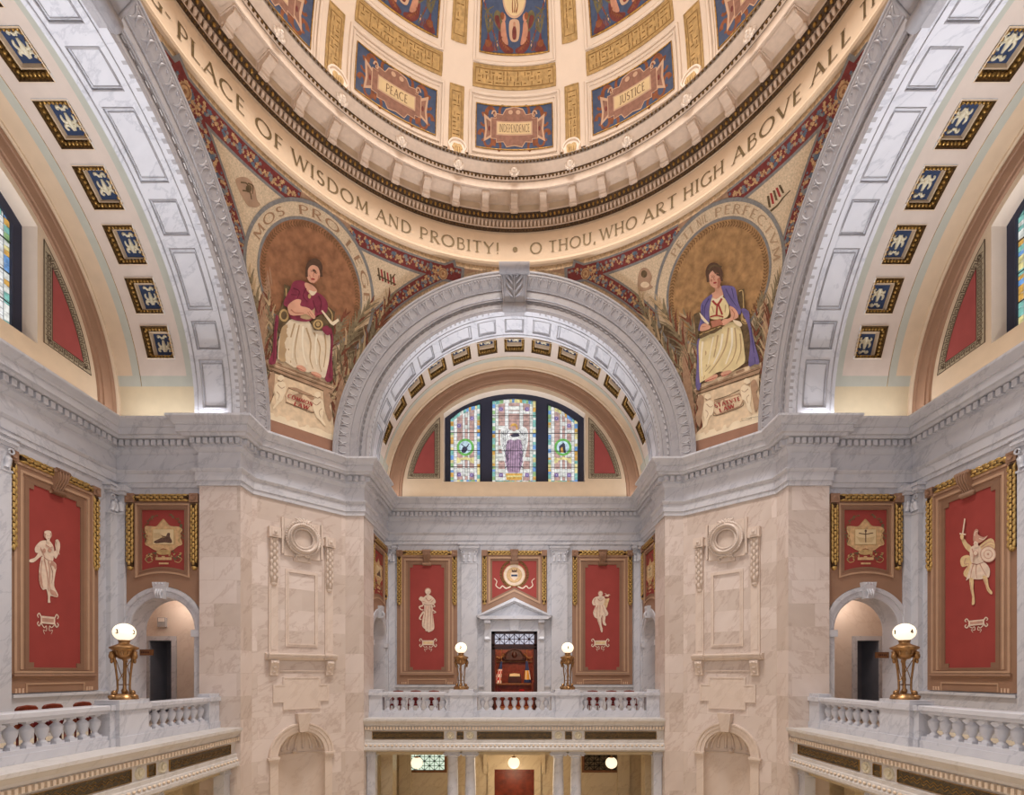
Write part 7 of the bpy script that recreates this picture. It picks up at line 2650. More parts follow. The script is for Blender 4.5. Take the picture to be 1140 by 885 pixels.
def stained_window(rz, name, figure):
    root = bpy.data.objects.new(name, None)
    COL.objects.link(root)
    root['kind'] = 'structure'
    root.rotation_euler = (0, 0, rz)
    fr_ = MB()
    lights = [([(70, 245), (140, 185), (220, 145), (302, 128)], 732), ([(390, 104), (480, 90), (562, 84), (645, 90), (730, 104)], 738), ([(818, 132), (900, 160), (980, 212), (1050, 265)], 738)]
    outer = [(wmap(p[0], p[1]).x, wmap(p[0], p[1]).z) for p in ((40, 750), (1080, 750))]
    wo = [(p[0] * 1.0, p[1]) for p in wop]
    holes = []
    for tp, yb in lights:
        h = [(tp[0][0], yb)] + tp + [(tp[-1][0], yb)]
        holes.append([(wmap(*p).x, wmap(*p).z) for p in h])
    fr_.prism(wo, UZ, V2 + 0.38, V2 + 0.5, 0, holes=holes)
    for h in holes:
        fr_.tube([(p[0], V2 + 0.37, p[1]) for p in h], 0.025, 0, seg=5, closed=True)
    fr_.build('frame', [SLATE], root)
    rr = random.Random(int(rz * 10) + 3)
    for li, (tp, yb) in enumerate(lights):
        m = MB()
        x0, x1 = tp[0][0], tp[-1][0]
        # border chips
        bw = 28
        def cell(pts, mi, lay=0.0):
            m.add([wmap(p[0], p[1], lay) for p in pts], [tuple(range(len(pts)))], mi)
        bc = [0, 1, 2, 0, 3, 4, 5]
        # sides
        for side in (0, 1):
            xa = x0 if side == 0 else x1 - bw
            yt = min(top_y(tp, xa), top_y(tp, xa + bw)) + 0
            y = yb
            while y > yt + 2:
                h = rr.choice((18, 24, 30, 36))
                y2 = max(yt - 6, y - h)
                cell([(xa + 3, y - 2), (xa + bw - 3, y - 2), (xa + bw - 3, y2), (xa + 3, y2)], rr.choice(bc))
                y = y2
        x = x0 + bw
        while x < x1 - bw - 2:
            w_ = min(rr.choice((18, 24, 30)), x1 - bw - x)
            cell([(x + 1, yb - 3), (x + w_ - 1, yb - 3), (x + w_ - 1, yb - bw), (x + 1, yb - bw)], rr.choice(bc))
            cell([(x + 1, top_y(tp, x) + 2), (x + w_ - 1, top_y(tp, x + w_) + 2), (x + w_ - 1, top_y(tp, x + w_) + bw), (x + 1, top_y(tp, x) + bw)], rr.choice(bc))
            x += w_
        # inner field: pale strips and rosy strips, in courses
        xi0, xi1 = x0 + bw, x1 - bw
        if li == 1:
            cols = [(xi0, xi0 + 22, 5), (xi0 + 22, xi0 + 72, 6), (xi0 + 72, xi0 + 100, 9), (xi0 + 100, xi1 - 100, 6), (xi1 - 100, xi1 - 72, 9), (xi1 - 72, xi1 - 22, 6), (xi1 - 22, xi1, 5)]
        else:
            W_ = xi1 - xi0
            cols = [(xi0, xi0 + W_ * 0.14, 9), (xi0 + W_ * 0.14, xi0 + W_ * 0.38, 6), (xi0 + W_ * 0.38, xi0 + W_ * 0.48, 9), (xi0 + W_ * 0.48, xi0 + W_ * 0.6, 6), (xi0 + W_ * 0.6, xi0 + W_ * 0.68, 9), (xi0 + W_ * 0.68, xi0 + W_ * 0.88, 6), (xi0 + W_ * 0.88, xi1, 9)]
        for a, b, mi in cols:
            y = yb - bw
            k = 0
            while y > top_y(tp, (a + b) / 2) + bw:
                h = 30 if mi == 6 else 44
                ya, yb2 = y, y - h
                ta, tb = top_y(tp, a) + bw, top_y(tp, b) + bw
                mm = mi
                row = yb - y
                if 28 < row < 100 and mi == 6:
                    mm = 5
                if mi == 6 and rr.random() < 0.12:
                    mm = 5
                cell([(a + 1, ya - 1), (b - 1, ya - 1), (b - 1, max(yb2, tb) + 1), (a + 1, max(yb2, ta) + 1)], mm)
                y -= h
        # little blue and mauve square bosses
        def boss(x, y, s_=17):
            cell([(x - s_, y - s_), (x + s_, y - s_), (x + s_, y + s_), (x - s_, y + s_)], 8, 0.006)
            cell([(x + s_ * .8 * math.cos(t), y + s_ * .8 * math.sin(t)) for t in [PI / 4 * i for i in range(8)]], 7, 0.009)
            cell([(x + 4 * math.cos(t), y + 4 * math.sin(t)) for t in [PI / 3 * i for i in range(6)]], 9, 0.012)
        if li == 1:
            for p in ((460, 163), (660, 163), (460, 668), (660, 668)):
                boss(*p)
            cell([(500, 178), (620, 178), (620, 196), (500, 196)], 9, 0.004)
        elif li == 0:
            for p in ((137, 290), (237, 233), (137, 664), (235, 668)):
                boss(*p)
        else:
            for p in ((885, 235), (982, 290), (885, 668), (982, 668)):
                boss(*p)
        m.build('glass_light', GLC, root)
        # horizontal saddle bars
        b = MB()
        for y in {0: (345, 480, 606), 1: (216, 350, 484, 608), 2: (350, 486, 610)}[li]:
            b.tube([wmap(x0, y, 0.03), wmap(x1, y, 0.03)], 0.014, 0, seg=5)
        b.build('saddle_bar', [LEAD], root)
        ld = MB()
        for a, bb, mi in cols:
            ld.tube([wmap(a, yb - bw, 0.006), wmap(a, top_y(tp, a) + bw, 0.006)], 0.005, 0, seg=4)
        ld.tube([wmap(xi1, yb - bw, 0.006), wmap(xi1, top_y(tp, xi1) + bw, 0.006)], 0.005, 0, seg=4)
        ld.tube([wmap(xi0, yb - bw, 0.006), wmap(xi1, yb - bw, 0.006)], 0.005, 0, seg=4)
        y = yb - bw - 30
        while y > top_y(tp, xi0) + bw:
            ld.tube([wmap(xi0, y, 0.006), wmap(xi1, y, 0.006)], 0.005, 0, seg=4)
            y -= 30
        ld.build('lead_lines', [LEAD], root)
    if figure:
        for cx_, k in ((186, 0), (935, 1)):
            m = MB()
            cc = (cx_, 455)
            def blob(pts, mi, lay):
                m.add([wmap(p[0], p[1], lay) for p in pts], [tuple(range(len(pts)))], mi)
            blob(ell(cc[0], cc[1], 66, 66, 28), 10, 0.010)
            blob(ell(cc[0], cc[1], 48, 48, 24), 11, 0.014)
            if k == 0:
                blob([(155, 490), (165, 455), (190, 450), (205, 470), (185, 498), (168, 500)], 12, 0.018)
                blob([(150, 430), (156, 428), (205, 470), (200, 476)], 12, 0.019)
                blob([(190, 455), (214, 425), (218, 430), (198, 462)], 12, 0.019)
            else:
                blob([(908, 495), (904, 450), (938, 420), (950, 430), (958, 500)], 12, 0.018)
                blob([(918, 496), (918, 462), (932, 452), (940, 496)], 4, 0.021)
            for sg in (-1, 1):
                blob([(cc[0], 528), (cc[0] + sg * 40, 540), (cc[0] + sg * 66, 530), (cc[0] + sg * 66, 580), (cc[0] + sg * 40, 572), (cc[0] + sg * 34, 556), (cc[0], 550)], 1, 0.016)
            m.build('round_emblem', GLC, root)
        m = MB()
        def poly(pts, mi, lay, sm=True):
            p = smooth(pts, True, 3) if sm else pts
            patch(m, p, wmap, lay, mi, 60)
        for sg in (-1, 1):
            X = lambda l: [(560 + sg * (x - 560), y) for x, y in l]
            poly(X([(590, 330), (630, 300), (662, 320), (668, 400), (655, 480), (635, 560), (612, 630), (600, 560), (605, 470), (600, 400)]), 9, 0.012)
            for q in range(7):
                a = 330 + 42 * q
                pts = X([(600 + 4 * math.sin(q), a), (628, a + 34), (652 - q * 5, a + 18)])
                m.tube([wmap(p[0], p[1], 0.016) for p in pts], 0.012, 12, seg=4)
            for q in range(4):
                pts = X([(612 + 14 * q, 320 + 5 * q), (615 + 12 * q, 430), (606 + 5 * q, 590 - 20 * q)])
                m.tube([wmap(p[0], p[1], 0.016) for p in pts], 0.009, 12, seg=4)
        poly([(520, 370), (600, 370), (620, 440), (625, 560), (600, 645), (560, 650), (515, 645), (495, 560), (500, 440)], 8, 0.018)
        for q in range(6):
            pts = [(520 + 16 * q, 400), (515 + 18 * q, 500 + 8 * (q % 2)), (512 + 18 * q, 640)]
            m.tube([wmap(p[0], p[1], 0.022) for p in pts], 0.010, 12, seg=4)
        poly([(500, 385), (545, 365), (580, 365), (622, 385), (628, 405), (590, 395), (560, 405), (530, 395), (505, 408)], 9, 0.024)
        poly([(538, 358), (590, 352), (600, 372), (545, 378)], 12, 0.028)
        poly(ell(560, 308, 22, 27, 14), 6, 0.028, False)
        poly([(534, 300), (540, 280), (560, 274), (582, 284), (588, 318), (578, 322), (572, 296), (550, 294)], 4, 0.031)
        poly([(496, 655), (624, 655), (620, 706), (500, 706)], 4, 0.02, False)
        poly([(500, 672), (620, 672), (618, 684), (502, 684)], 1, 0.023, False)
        m.build('angel_figure', GLC, root)
    return root


stained_window(0.0, 'window_1', True)
stained_window(PI / 2, 'window_2', False)
stained_window(-PI / 2, 'window_3', False)

# ================================================================== painted pendentives
SURF_S = on_sphere((0, 0, PZ), PR)
MCREAM = plain('cream_mosaic', (216, 192, 160), 0.75, var=0.14, scale=26)
MRED = plain('crimson_garland_ground', (126, 56, 52), 0.75, var=0.15, scale=14)
MGREY = plain('blue_grey_line', (134, 130, 126), 0.75, var=0.12, scale=14)
MBLUE = plain('garland_blue', (98, 110, 124), 0.75, var=0.15, scale=20)
MFRU = plain('garland_fruit', (198, 156, 112), 0.75, var=0.25, scale=20)
MBRN = plain('umber_disc', (156, 108, 76), 0.75, var=0.2, scale=5)
MBRN2 = plain('ochre_disc', (172, 132, 88), 0.75, var=0.22, scale=5)
MLAU = plain('laurel_line', (122, 88, 56), 0.75, var=0.1)
MLET = plain('pale_brown_letters', (164, 128, 98), 0.75, var=0.1)
PALD = plain('palm_dark', (104, 84, 62), 0.75, var=0.2, scale=10)
PALM = plain('palm_olive', (138, 122, 94), 0.75, var=0.2, scale=10)
PALR = plain('palm_russet', (124, 72, 52), 0.75, var=0.2, scale=10)
PALL = plain('palm_light', (190, 162, 126), 0.75, var=0.1, scale=10)
BASEB = plain('brown_painted_base', (158, 116, 94), 0.75, var=0.06)
STONE = plain('painted_stone', (226, 200, 166), 0.75, var=0.12, scale=5)
STONED = plain('painted_stone_shade', (178, 144, 116), 0.75, var=0.12, scale=5)
STONEL = plain('painted_stone_light', (240, 220, 188), 0.75, var=0.06)
SKIN = plain('painted_skin', (222, 166, 138), 0.7, var=0.08)
SKIND = plain('painted_skin_shade', (184, 120, 96), 0.7, var=0.08)
HAIRB = plain('painted_brown_hair', (92, 66, 50), 0.7, var=0.15, scale=12)
MAG = plain('painted_crimson_shawl', (138, 54, 74), 0.7, var=0.15, scale=6)
MAGD = plain('painted_crimson_shade', (104, 36, 54), 0.7, var=0.1)
BLUS = plain('painted_blue_shawl', (112, 100, 150), 0.7, var=0.12, scale=6)
BLUD = plain('painted_blue_shade', (76, 68, 112), 0.7, var=0.1)
SKRT = plain('painted_cream_dress', (232, 214, 186), 0.7, var=0.08, scale=4)
SKRY = plain('painted_yellow_dress', (232, 212, 162), 0.7, var=0.08, scale=4)
FOLD = plain('painted_fold', (190, 160, 122), 0.7, var=0.1)
FOLDL = plain('painted_fold_light', (248, 236, 212), 0.7, var=0.04)
THRO = plain('painted_throne', (104, 84, 58), 0.7, var=0.25, scale=9)
LIPS = plain('painted_red_detail', (160, 60, 56), 0.7, var=0.0)
DRKL = plain('painted_outline', (70, 46, 38), 0.7, var=0.0)
MMATS = [MCREAM, MRED, MGREY, MBLUE, MFRU, MBRN, MLAU, MLET, GOLDM]


def mosaic(sg):
    """floral borders and spandrel fields of one pendentive; sg=-1 left, +1 right (mirror image)"""
    m = MB()
    C = Vector((0, 0, PZ))
    e0 = math.acos(7.98 / PR); a0 = math.acos(8.0 / PR)
    nv = Vector((-math.cos(26.5 * D2) * math.sin(45 * D2), math.cos(26.5 * D2) * math.cos(45 * D2), math.sin(26.5 * D2)))

    def fin(p, off):
        q = C + (p - C).normalized() * (PR - off)
        return (sg * -1 * q.x, q.y, q.z)

    def rd(p):
        return PR * (e0 - math.asin(max(-1, min(1, (p.z - PZ) / PR))))

    def ba(p):
        return PR * (math.acos(max(-1, min(1, p.y / PR))) - a0)

    def la(p):
        return PR * (math.acos(max(-1, min(1, -p.x / PR))) - a0)

    def md(p):
        return PR * math.acos(max(-1, min(1, ((p - C) / PR).dot(nv))))

    def Sp(az, d):
        el = e0 - d / PR
        return C + Vector((PR * math.cos(el) * math.sin(az), PR * math.cos(el) * math.cos(az), PR * math.sin(el)))

    def Ap(g, d, left):
        al = a0 + d / PR
        q = Vector((math.sin(al) * math.sin(g), math.cos(al), math.sin(al) * math.cos(g))) * PR
        if left:
            q = Vector((-q.y, -q.x, q.z))
        return C + q
    # cream spandrel fields
    n = 150
    for i in range(n):
        for j in range(24):
            az0, az1 = (-80 + 72 * i / n) * D2, (-80 + 72 * (i + 1) / n) * D2
            d0, d1 = 0.34 + 2.1 * j / 24, 0.34 + 2.1 * (j + 1) / 24
            mid = Sp((az0 + az1) / 2, (d0 + d1) / 2)
            if ba(mid) < 0.50 or la(mid) < 0.50 or md(mid) < 1.97:
                continue
            m.add([fin(Sp(az0, d0), 0.008), fin(Sp(az1, d0), 0.008), fin(Sp(az1, d1), 0.008), fin(Sp(az0, d1), 0.008)], [(0, 1, 2, 3)], 0, True)

    def ok_ring(p):
        return ba(p) > 0.17 and la(p) > 0.17 and md(p) > 1.98

    def strip(fn_, t0, t1, n_, d0, d1, mi, off, ok):
        for i in range(n_):
            a, b = t0 + (t1 - t0) * i / n_, t0 + (t1 - t0) * (i + 1) / n_
            mid = fn_((a + b) / 2, (d0 + d1) / 2)
            if ok(mid):
                m.add([fin(fn_(a, d0), off), fin(fn_(b, d0), off), fin(fn_(b, d1), off), fin(fn_(a, d1), off)], [(0, 1, 2, 3)], mi, True)
    ring = lambda t, d: Sp(t, d)
    R0, R1 = -84 * D2, -5 * D2
    strip(ring, R0, R1, 320, -0.02, 0.46, 2, 0.012, lambda p: ba(p) > 0.12 and la(p) > 0.12 and md(p) > 1.98)
    strip(ring, R0, R1, 320, 0.035, 0.39, 1, 0.016, ok_ring)
    for left in (False, True):
        f_ = (lambda left: lambda t, d: Ap(-t, d, left))(left)
        okf = lambda p: rd(p) > 0.02 and md(p) > 1.98 and (p.z - PZ) > 3.2
        strip(f_, 2 * D2, 66 * D2, 320, 0.185, 0.62, 2, 0.012, okf)
        strip(f_, 2 * D2, 66 * D2, 320, 0.24, 0.56, 1, 0.016, lambda p: rd(p) > 0.06 and md(p) > 1.98 and (p.z - PZ) > 3.2)
        # ochre border along the arch
        strip(f_, 0, 88 * D2, 200, 0.02, 0.17, 8, 0.008, lambda p: rd(p) > 0)
    # flowers and fruit in the bands
    rr = random.Random(11)

    def bloom(c, r, mi, off):
        # flat flower in the tangent plane
        nn = (c - C).normalized()
        t1 = nn.cross(Vector((0, 0, 1))).normalized(); t2 = nn.cross(t1)
        ph = rr.random() * 3
        vs = [fin(c + t1 * (r * (1 + 0.3 * math.cos(5 * t)) * math.cos(t + ph)) + t2 * (r * (1 + 0.3 * math.cos(5 * t)) * math.sin(t + ph)), off) for t in [2 * PI * i / 15 for i in range(15)]]
        m.add(vs, [tuple(range(15))], mi)
    def fill(f_, t0, t1, dm, ok, dens):
        k = int(dens)
        for i in range(k):
            t = t0 + (t1 - t0) * (i + 0.5) / k
            kind = (i // 2) % 4
            for q in range(3):
                d = dm + rr.uniform(-0.11, 0.11)
                c = f_(t + rr.uniform(-0.4, 0.4) * (t1 - t0) / k, d)
                if not ok(c):
                    continue
                if kind == 0:
                    bloom(c, rr.uniform(0.025, 0.05), rr.choice((3, 3, 2)), 0.021 + 0.001 * q)
                else:
                    bloom(c, rr.uniform(0.025, 0.045), rr.choice((4, 4, 1, 4, 2)), 0.021 + 0.001 * q)
    fill(ring, R0, R1, 0.21, lambda p: ba(p) > 0.26 and la(p) > 0.26 and md(p) > 2.05, 210)
    for left in (False, True):
        f_ = (lambda left: lambda t, d: Ap(-t, d, left))(left)
        fill(f_, 3 * D2, 64 * D2, 0.40, lambda p: rd(p) > 0.3 and md(p) > 2.05 and (p.z - PZ) > 3.3, 170)
        # rosette near the tip of the band
    for az in (-17.5 * D2, -72.5 * D2):
        c = Sp(az, 0.27)
        nn = (c - C).normalized(); t1 = nn.cross(Vector((0, 0, 1))).normalized(); t2 = nn.cross(t1)
        for r_, mi, of in ((0.155, 4, 0.026), (0.13, 5, 0.028), (0.10, 4, 0.030), (0.04, 5, 0.032)):
            m.add([fin(c + t1 * r_ * math.cos(t) + t2 * r_ * math.sin(t), of) for t in [PI * i / 10 for i in range(20)]], [tuple(range(20))], mi)
    o = m
    # medallion
    d = MB()
    t1 = nv.cross(Vector((0, 0, 1))).normalized(); t2 = t1.cross(nv).normalized()   # t2 up
    def Mp(r, th_, off):
        q = nv * math.cos(r / PR) + (t1 * math.cos(th_) + t2 * math.sin(th_)) * math.sin(r / PR)
        q = C + q * (PR - off)
        return (sg * -1 * q.x, q.y, q.z)
    def annulus(r0, r1, mi, off, n_=72, k=2):
        for j in range(k):
            ra, rb = r0 + (r1 - r0) * j / k, r0 + (r1 - r0) * (j + 1) / k
            vs = []
            for i in range(n_):
                th_ = 2 * PI * i / n_
                vs += [Mp(ra, th_, off), Mp(rb, th_, off)]
            d.add(vs, [(2 * i, 2 * i + 1, (2 * i + 3) % (2 * n_), (2 * i + 2) % (2 * n_)) for i in range(n_)], mi, True)
    annulus(0.0, 1.56, 5, 0.020, 64, 8)
    annulus(1.56, 1.63, 2, 0.026)
    annulus(1.63, 1.94, 0, 0.020)
    annulus(1.94, 2.03, 2, 0.026)
    # laurel ring: herringbone strokes
    n_ = 110
    for i in range(n_):
        th_ = 2 * PI * i / n_
        for ra, rb in ((1.40, 1.46), (1.53, 1.47)):
            d.add([Mp(ra, th_, 0.026), Mp(ra, th_ + 0.022, 0.026), Mp(rb, th_ + 0.052, 0.026), Mp(rb, th_ + 0.026, 0.026)], [(0, 1, 2, 3)], 6)
    return o, d, Mp


def bear(x, y):
    """bearing of a picture point round the medallion (left or right by its side)"""
    p = SURF_S(x, y)
    sgn = -1 if p.x < 0 else 1
    q = Vector((-abs(p.x), p.y, p.z))
    C = Vector((0, 0, PZ))
    nv = Vector((-math.cos(26.5 * D2) * math.sin(45 * D2), math.cos(26.5 * D2) * math.cos(45 * D2), math.sin(26.5 * D2)))
    t1 = nv.cross(Vector((0, 0, 1))).normalized(); t2 = t1.cross(nv).normalized()
    v = (q - C) / PR
    return math.atan2(v.dot(t2), v.dot(t1))


def palm(m, base, tip, bend, n, ll, mats, rr, off):
    """a painted palm frond in picture units"""
    bx, by = base; tx_, ty_ = tip
    dx, dy = tx_ - bx, ty_ - by
    L_ = math.hypot(dx, dy)
    ux, uy = dx / L_, dy / L_
    nx, ny = -uy, ux
    mid = [(bx + dx * t + nx * bend * math.sin(PI * t * 0.9), by + dy * t + ny * bend * math.sin(PI * t * 0.9)) for t in [i / 8 for i in range(9)]]
    stroke(m, mid, 2.2, SURF_S, off, mats[0], w2=0.8)
    for i in range(n):
        t = (i + 0.5) / n
        k = min(7, int(t * 8))
        f_ = t * 8 - k
        px = mid[k][0] + (mid[k + 1][0] - mid[k][0]) * f_
        py = mid[k][1] + (mid[k + 1][1] - mid[k][1]) * f_
        ax, ay = mid[k + 1][0] - mid[k][0], mid[k + 1][1] - mid[k][1]
        al = math.hypot(ax, ay); ax /= al; ay /= al
        for s_ in (-1, 1):
            ln = ll * (0.55 + 0.6 * math.sin(PI * (0.15 + 0.8 * t))) * rr.uniform(0.8, 1.1)
            ang = (0.75 - 0.45 * t) * s_ + rr.uniform(-0.12, 0.12)
            ex = px + (ax * math.cos(ang) - ay * math.sin(ang)) * ln
            ey = py + (ax * math.sin(ang) + ay * math.cos(ang)) * ln
            cx_ = (px + ex) / 2 + (ax * 0.12 * ln); cy_ = (py + ey) / 2 + (ay * 0.12 * ln)
            stroke(m, [(px, py), (cx_, cy_), (ex, ey)], 2.9, SURF_S, off + rr.uniform(0, 0.002), rr.choice(mats[1:]), w2=0.5)


def spaint(root, name, mats, items, ox, oy, s, off):
    return traced(root, name, mats, items, ox, oy, s, SURF_S, off)


for side in (-1, 1):
    o_, d_, Mp = mosaic(side)
    if side < 0:
        root = thing('pendentive_mural', 'left curved mural, woman in crimson shawl seated above a pedestal lettered COMMON LAW', 'mural', (0, 0, 0), 0, 'pendentive murals')
    else:
        root = thing('pendentive_mural', 'right curved mural, woman in blue shawl seated above a pedestal lettered STATVTE LAW', 'mural', (0, 0, 0), 0, 'pendentive murals')
    base_m = MB()
    o_.build('floral_border', MMATS, root)
    mm = list(MMATS)
    if side > 0:
        mm[5] = MBRN2
    md_ = d_.build('medallion', mm, root)
    # lettering on the medallion ring
    FADE = MLET if side < 0 else plain('faded_brown_letters', (176, 146, 116), 0.75, var=0.1)
    if side < 0:
        groups = [('MOS', (288, 268), (316, 235)), ('PRO', (332, 234), (378, 256)), ('LEGE', (386, 268), (411, 338))]
    else:
        groups = [('PERFECTVM', (796, 240), (865, 290)), ('NIL', (777, 251), (788, 244)), ('PETI', (748, 284), (772, 256))]
    for wd, p, q in groups:
        b0, b1 = bear(*p), bear(*q)
        if b1 - b0 > PI:
            b1 -= 2 * PI
        if b0 - b1 > PI:
            b1 += 2 * PI
        lt = MB()
        def fn(u, v, b0=b0, b1=b1):
            return Mp(1.68 + 0.2 * v, b0 + (b1 - b0) * u, 0.028)
        write(lt, wd, fn, thick=0.14, thin=0.09, track=0.2)
        lt.build('latin_word', [FADE], root)
    rr = random.Random(31 + side)
    MX = (lambda x: x) if side < 0 else (lambda x: 2 * 572.9 - x + 0.5)
    # small emblems in the corner fields
    em = MB()
    if side < 0:
        q = [(262, 200), (270, 197), (278, 200), (284, 210), (286, 222), (290, 228), (284, 231), (276, 229), (270, 220), (266, 212)]
        patch(em, smooth(q, True, 3), SURF_S, 0.014, 1, 12)
        for (a, b, c, d) in ((268, 203, 276, 212), (276, 204, 281, 216), (270, 212, 280, 222)):
            stroke(em, smooth([(a, b), ((a + c) / 2 + 3, (b + d) / 2 - 3), (c, d)], False), 2.0, SURF_S, 0.017, 0, w2=1)
        patch(em, ell(277, 210, 3.5, 4.5, 10), SURF_S, 0.018, 0, 12)
        em.build('emblem', [THRO, STONED, LIPS, STONE], root)
        em = MB()
        for i in range(6):
            stroke(em, [(421 + 3.4 * i, 298 + 1.8 * i), (423 + 3.2 * i, 312 + 1.2 * i)], 1.8, SURF_S, 0.015, 2 if i % 2 else 0)
        stroke(em, [(420, 306), (441, 317)], 1.5, SURF_S, 0.016, 0)
        stroke(em, [(436, 310), (440, 305)], 1.5, SURF_S, 0.016, 0)
    else:
        for i in range(5):
            stroke(em, [(855 + 3.2 * i, 218 - 3 * i), (857 + 3.8 * i, 231 - 4 * i)], 2.6, SURF_S, 0.015, 2 if i % 2 else 0)
        stroke(em, smooth([(858, 235), (866, 228), (872, 220), (880, 212)], False), 2.4, SURF_S, 0.016, 0, w2=1)
        em.build('emblem', [THRO, STONED, LIPS, STONE], root)
        em = MB()
        q = [(711, 304), (716, 298), (722, 300), (726, 308), (724, 316), (727, 320), (718, 324), (710, 322)]
        patch(em, smooth(q, True, 3), SURF_S, 0.014, 1, 12)
        patch(em, ell(717, 305, 3.5, 4.2, 10), SURF_S, 0.016, 0, 12)
        patch(em, ell(718, 317, 5, 3.5, 10), SURF_S, 0.016, 3, 12)
    em.build('emblem', [THRO, STONED, LIPS, STONE], root)
    # palms
    pm = MB()
    F_ = [((300, 440), (262, 283), -6, 22, 26), ((298, 430), (276, 305), 4, 18, 22), ((303, 425), (296, 330), 6, 14, 16), ((290, 452), (284, 380), 4, 14, 18),
          ((368, 440), (432, 330), 8, 18, 24), ((366, 430), (415, 338), -5, 18, 22), ((362, 450), (425, 362), 4, 20, 20), ((374, 470), (400, 395), -4, 16, 18), ((360, 410), (385, 352), -4, 12, 16)]
    for bg in ([(268, 300), (284, 330), (300, 350), (303, 400), (300, 440), (296, 470), (291, 470), (284, 400), (276, 350), (266, 310)],
               [(372, 402), (392, 372), (420, 356), (424, 362), (404, 390), (392, 420), (378, 470), (374, 486), (368, 486), (372, 440)]):
        q = smooth([(MX(a), b) for a, b in bg], True, 3)
        patch(pm, q, SURF_S, 0.024, 0, 12)
    for bse, tip, bend, n_, ll in F_:
        palm(pm, (MX(bse[0]), bse[1]), (MX(tip[0]), tip[1]), bend * (1 if side < 0 else -1), n_, ll, [0, 1, 1, 1, 3, 3, 2], rr, 0.034)
    for i in range(120):
        x = rr.choice((rr.uniform(284, 302), rr.uniform(364, 386)))
        y = rr.uniform(400, 480)
        stroke(pm, [(MX(x), y), (MX(x + rr.uniform(-6, 6)), y - rr.uniform(8, 20))], 2.2, SURF_S, 0.040 + 0.0001 * (i % 20), rr.choice((2, 2, 0, 1)), w2=0.6)
    pm.build('palm_fronds', [PALD, PALM, PALR, PALL], root)
    FM = [SKRT if side < 0 else SKRY, MAG if side < 0 else BLUS, MAGD if side < 0 else BLUD, SKIN, SKIND, HAIRB, FOLD, FOLDL, THRO, LIPS, DRKL, STONEL, GOLDP]
    if side < 0:
        # pedestal
        it = [('h', [(120, 598), (728, 800), (745, 930), (600, 900), (125, 715)], 3),
              ('h', [(115, 512), (165, 485), (200, 400), (165, 190), (700, 385), (722, 560), (742, 720), (726, 806), (120, 602)], 0),
              ('h', [(118, 540), (735, 745), (726, 806), (120, 602)], 2),
              ('h', [(215, 70), (690, 268), (745, 345), (715, 395), (158, 175), (128, 90), (150, 80)], 1),
              ('h', [(215, 70), (690, 268), (700, 300), (205, 110)], 0),
              ('s', [(160, 140), (720, 350)], 4, 7, 1), ('s', [(150, 112), (735, 335)], 0, 6, 1), ('s', [(170, 172), (712, 388)], 4, 6, 1),
              ('h', [(330, 330), (400, 335), (545, 400), (590, 480), (560, 562), (430, 515), (305, 465), (300, 400)], 1),
              ('h', [(335, 345), (545, 425), (580, 480), (550, 548), (430, 503), (312, 458), (308, 400)], 0),
              ('s', [(330, 335), (450, 390), (560, 415)], 4, 5, 1),
              ('s', [(305, 465), (430, 515), (550, 560), (590, 500)], 4, 5, 1)]
        for ox_, oy_, fl in ((255, 320, 1), (600, 470, -1)):
            it += [('p', [(ox_ - fl * 80, oy_ - 120), (ox_ - fl * 45, oy_ - 110), (ox_ - fl * 60, oy_ + 60), (ox_ - fl * 100, oy_ + 160), (ox_ - fl * 125, oy_ + 100), (ox_ - fl * 95, oy_ + 30), (ox_ - fl * 125, oy_ - 20), (ox_ - fl * 100, oy_ - 60)], 1),
                   ('p', [(ox_ - fl * 35, oy_ - 20), (ox_ + fl * 10, oy_ - 45), (ox_ + fl * 50, oy_ - 20), (ox_ + fl * 50, oy_ + 45), (ox_ + fl * 25, oy_ + 100), (ox_ - fl * 30, oy_ + 95), (ox_ - fl * 50, oy_ + 40)], 2),
                   ('p', [(ox_ - fl * 40, oy_ + 80), (ox_ + fl * 25, oy_ + 80), (ox_ + fl * 20, oy_ + 125), (ox_ - fl * 15, oy_ + 160), (ox_ - fl * 55, oy_ + 205), (ox_ - fl * 62, oy_ + 190), (ox_ - fl * 35, oy_ + 145)], 2),
                   ('e', (ox_ + fl * 8, oy_ - 70, 30, 30), 2), ('s', [(ox_ - fl * 20, oy_ - 10), (ox_ + fl * 15, oy_ + 20), (ox_ + fl * 45, oy_ + 5)], 1, 8),
                   ('s', [(ox_ - fl * 30, oy_ + 50), (ox_ - fl * 5, oy_ + 80), (ox_ - fl * 20, oy_ + 130)], 1, 7), ('s', [(ox_ - fl * 15, oy_ - 55), (ox_ + fl * 8, oy_ - 42), (ox_ + fl * 30, oy_ - 58)], 1, 7)]
        spaint(root, 'painted_pedestal', [STONE, STONED, STONEL, BASEB, THRO], it, 280, 390, 8.045, 0.046)
        tm = MB()
        for wd, p, q, h in (('COMMON', (322, 420), (543, 500), 34), ('LAW', (378, 492), (512, 532), 34)):
            dx, dy = q[0] - p[0], q[1] - p[1]
            L_ = math.hypot(dx, dy)
            write(tm, wd, lambda u, v: SURF_S(280 + (p[0] + dx * u + dy / L_ * h * v) / 8.045, 390 + (p[1] + dy * u - dx / L_ * h * v) / 8.045, 0.082), thick=0.24, thin=0.14, track=0.16)
        tm.build('pedestal_lettering', [LIPS], root)
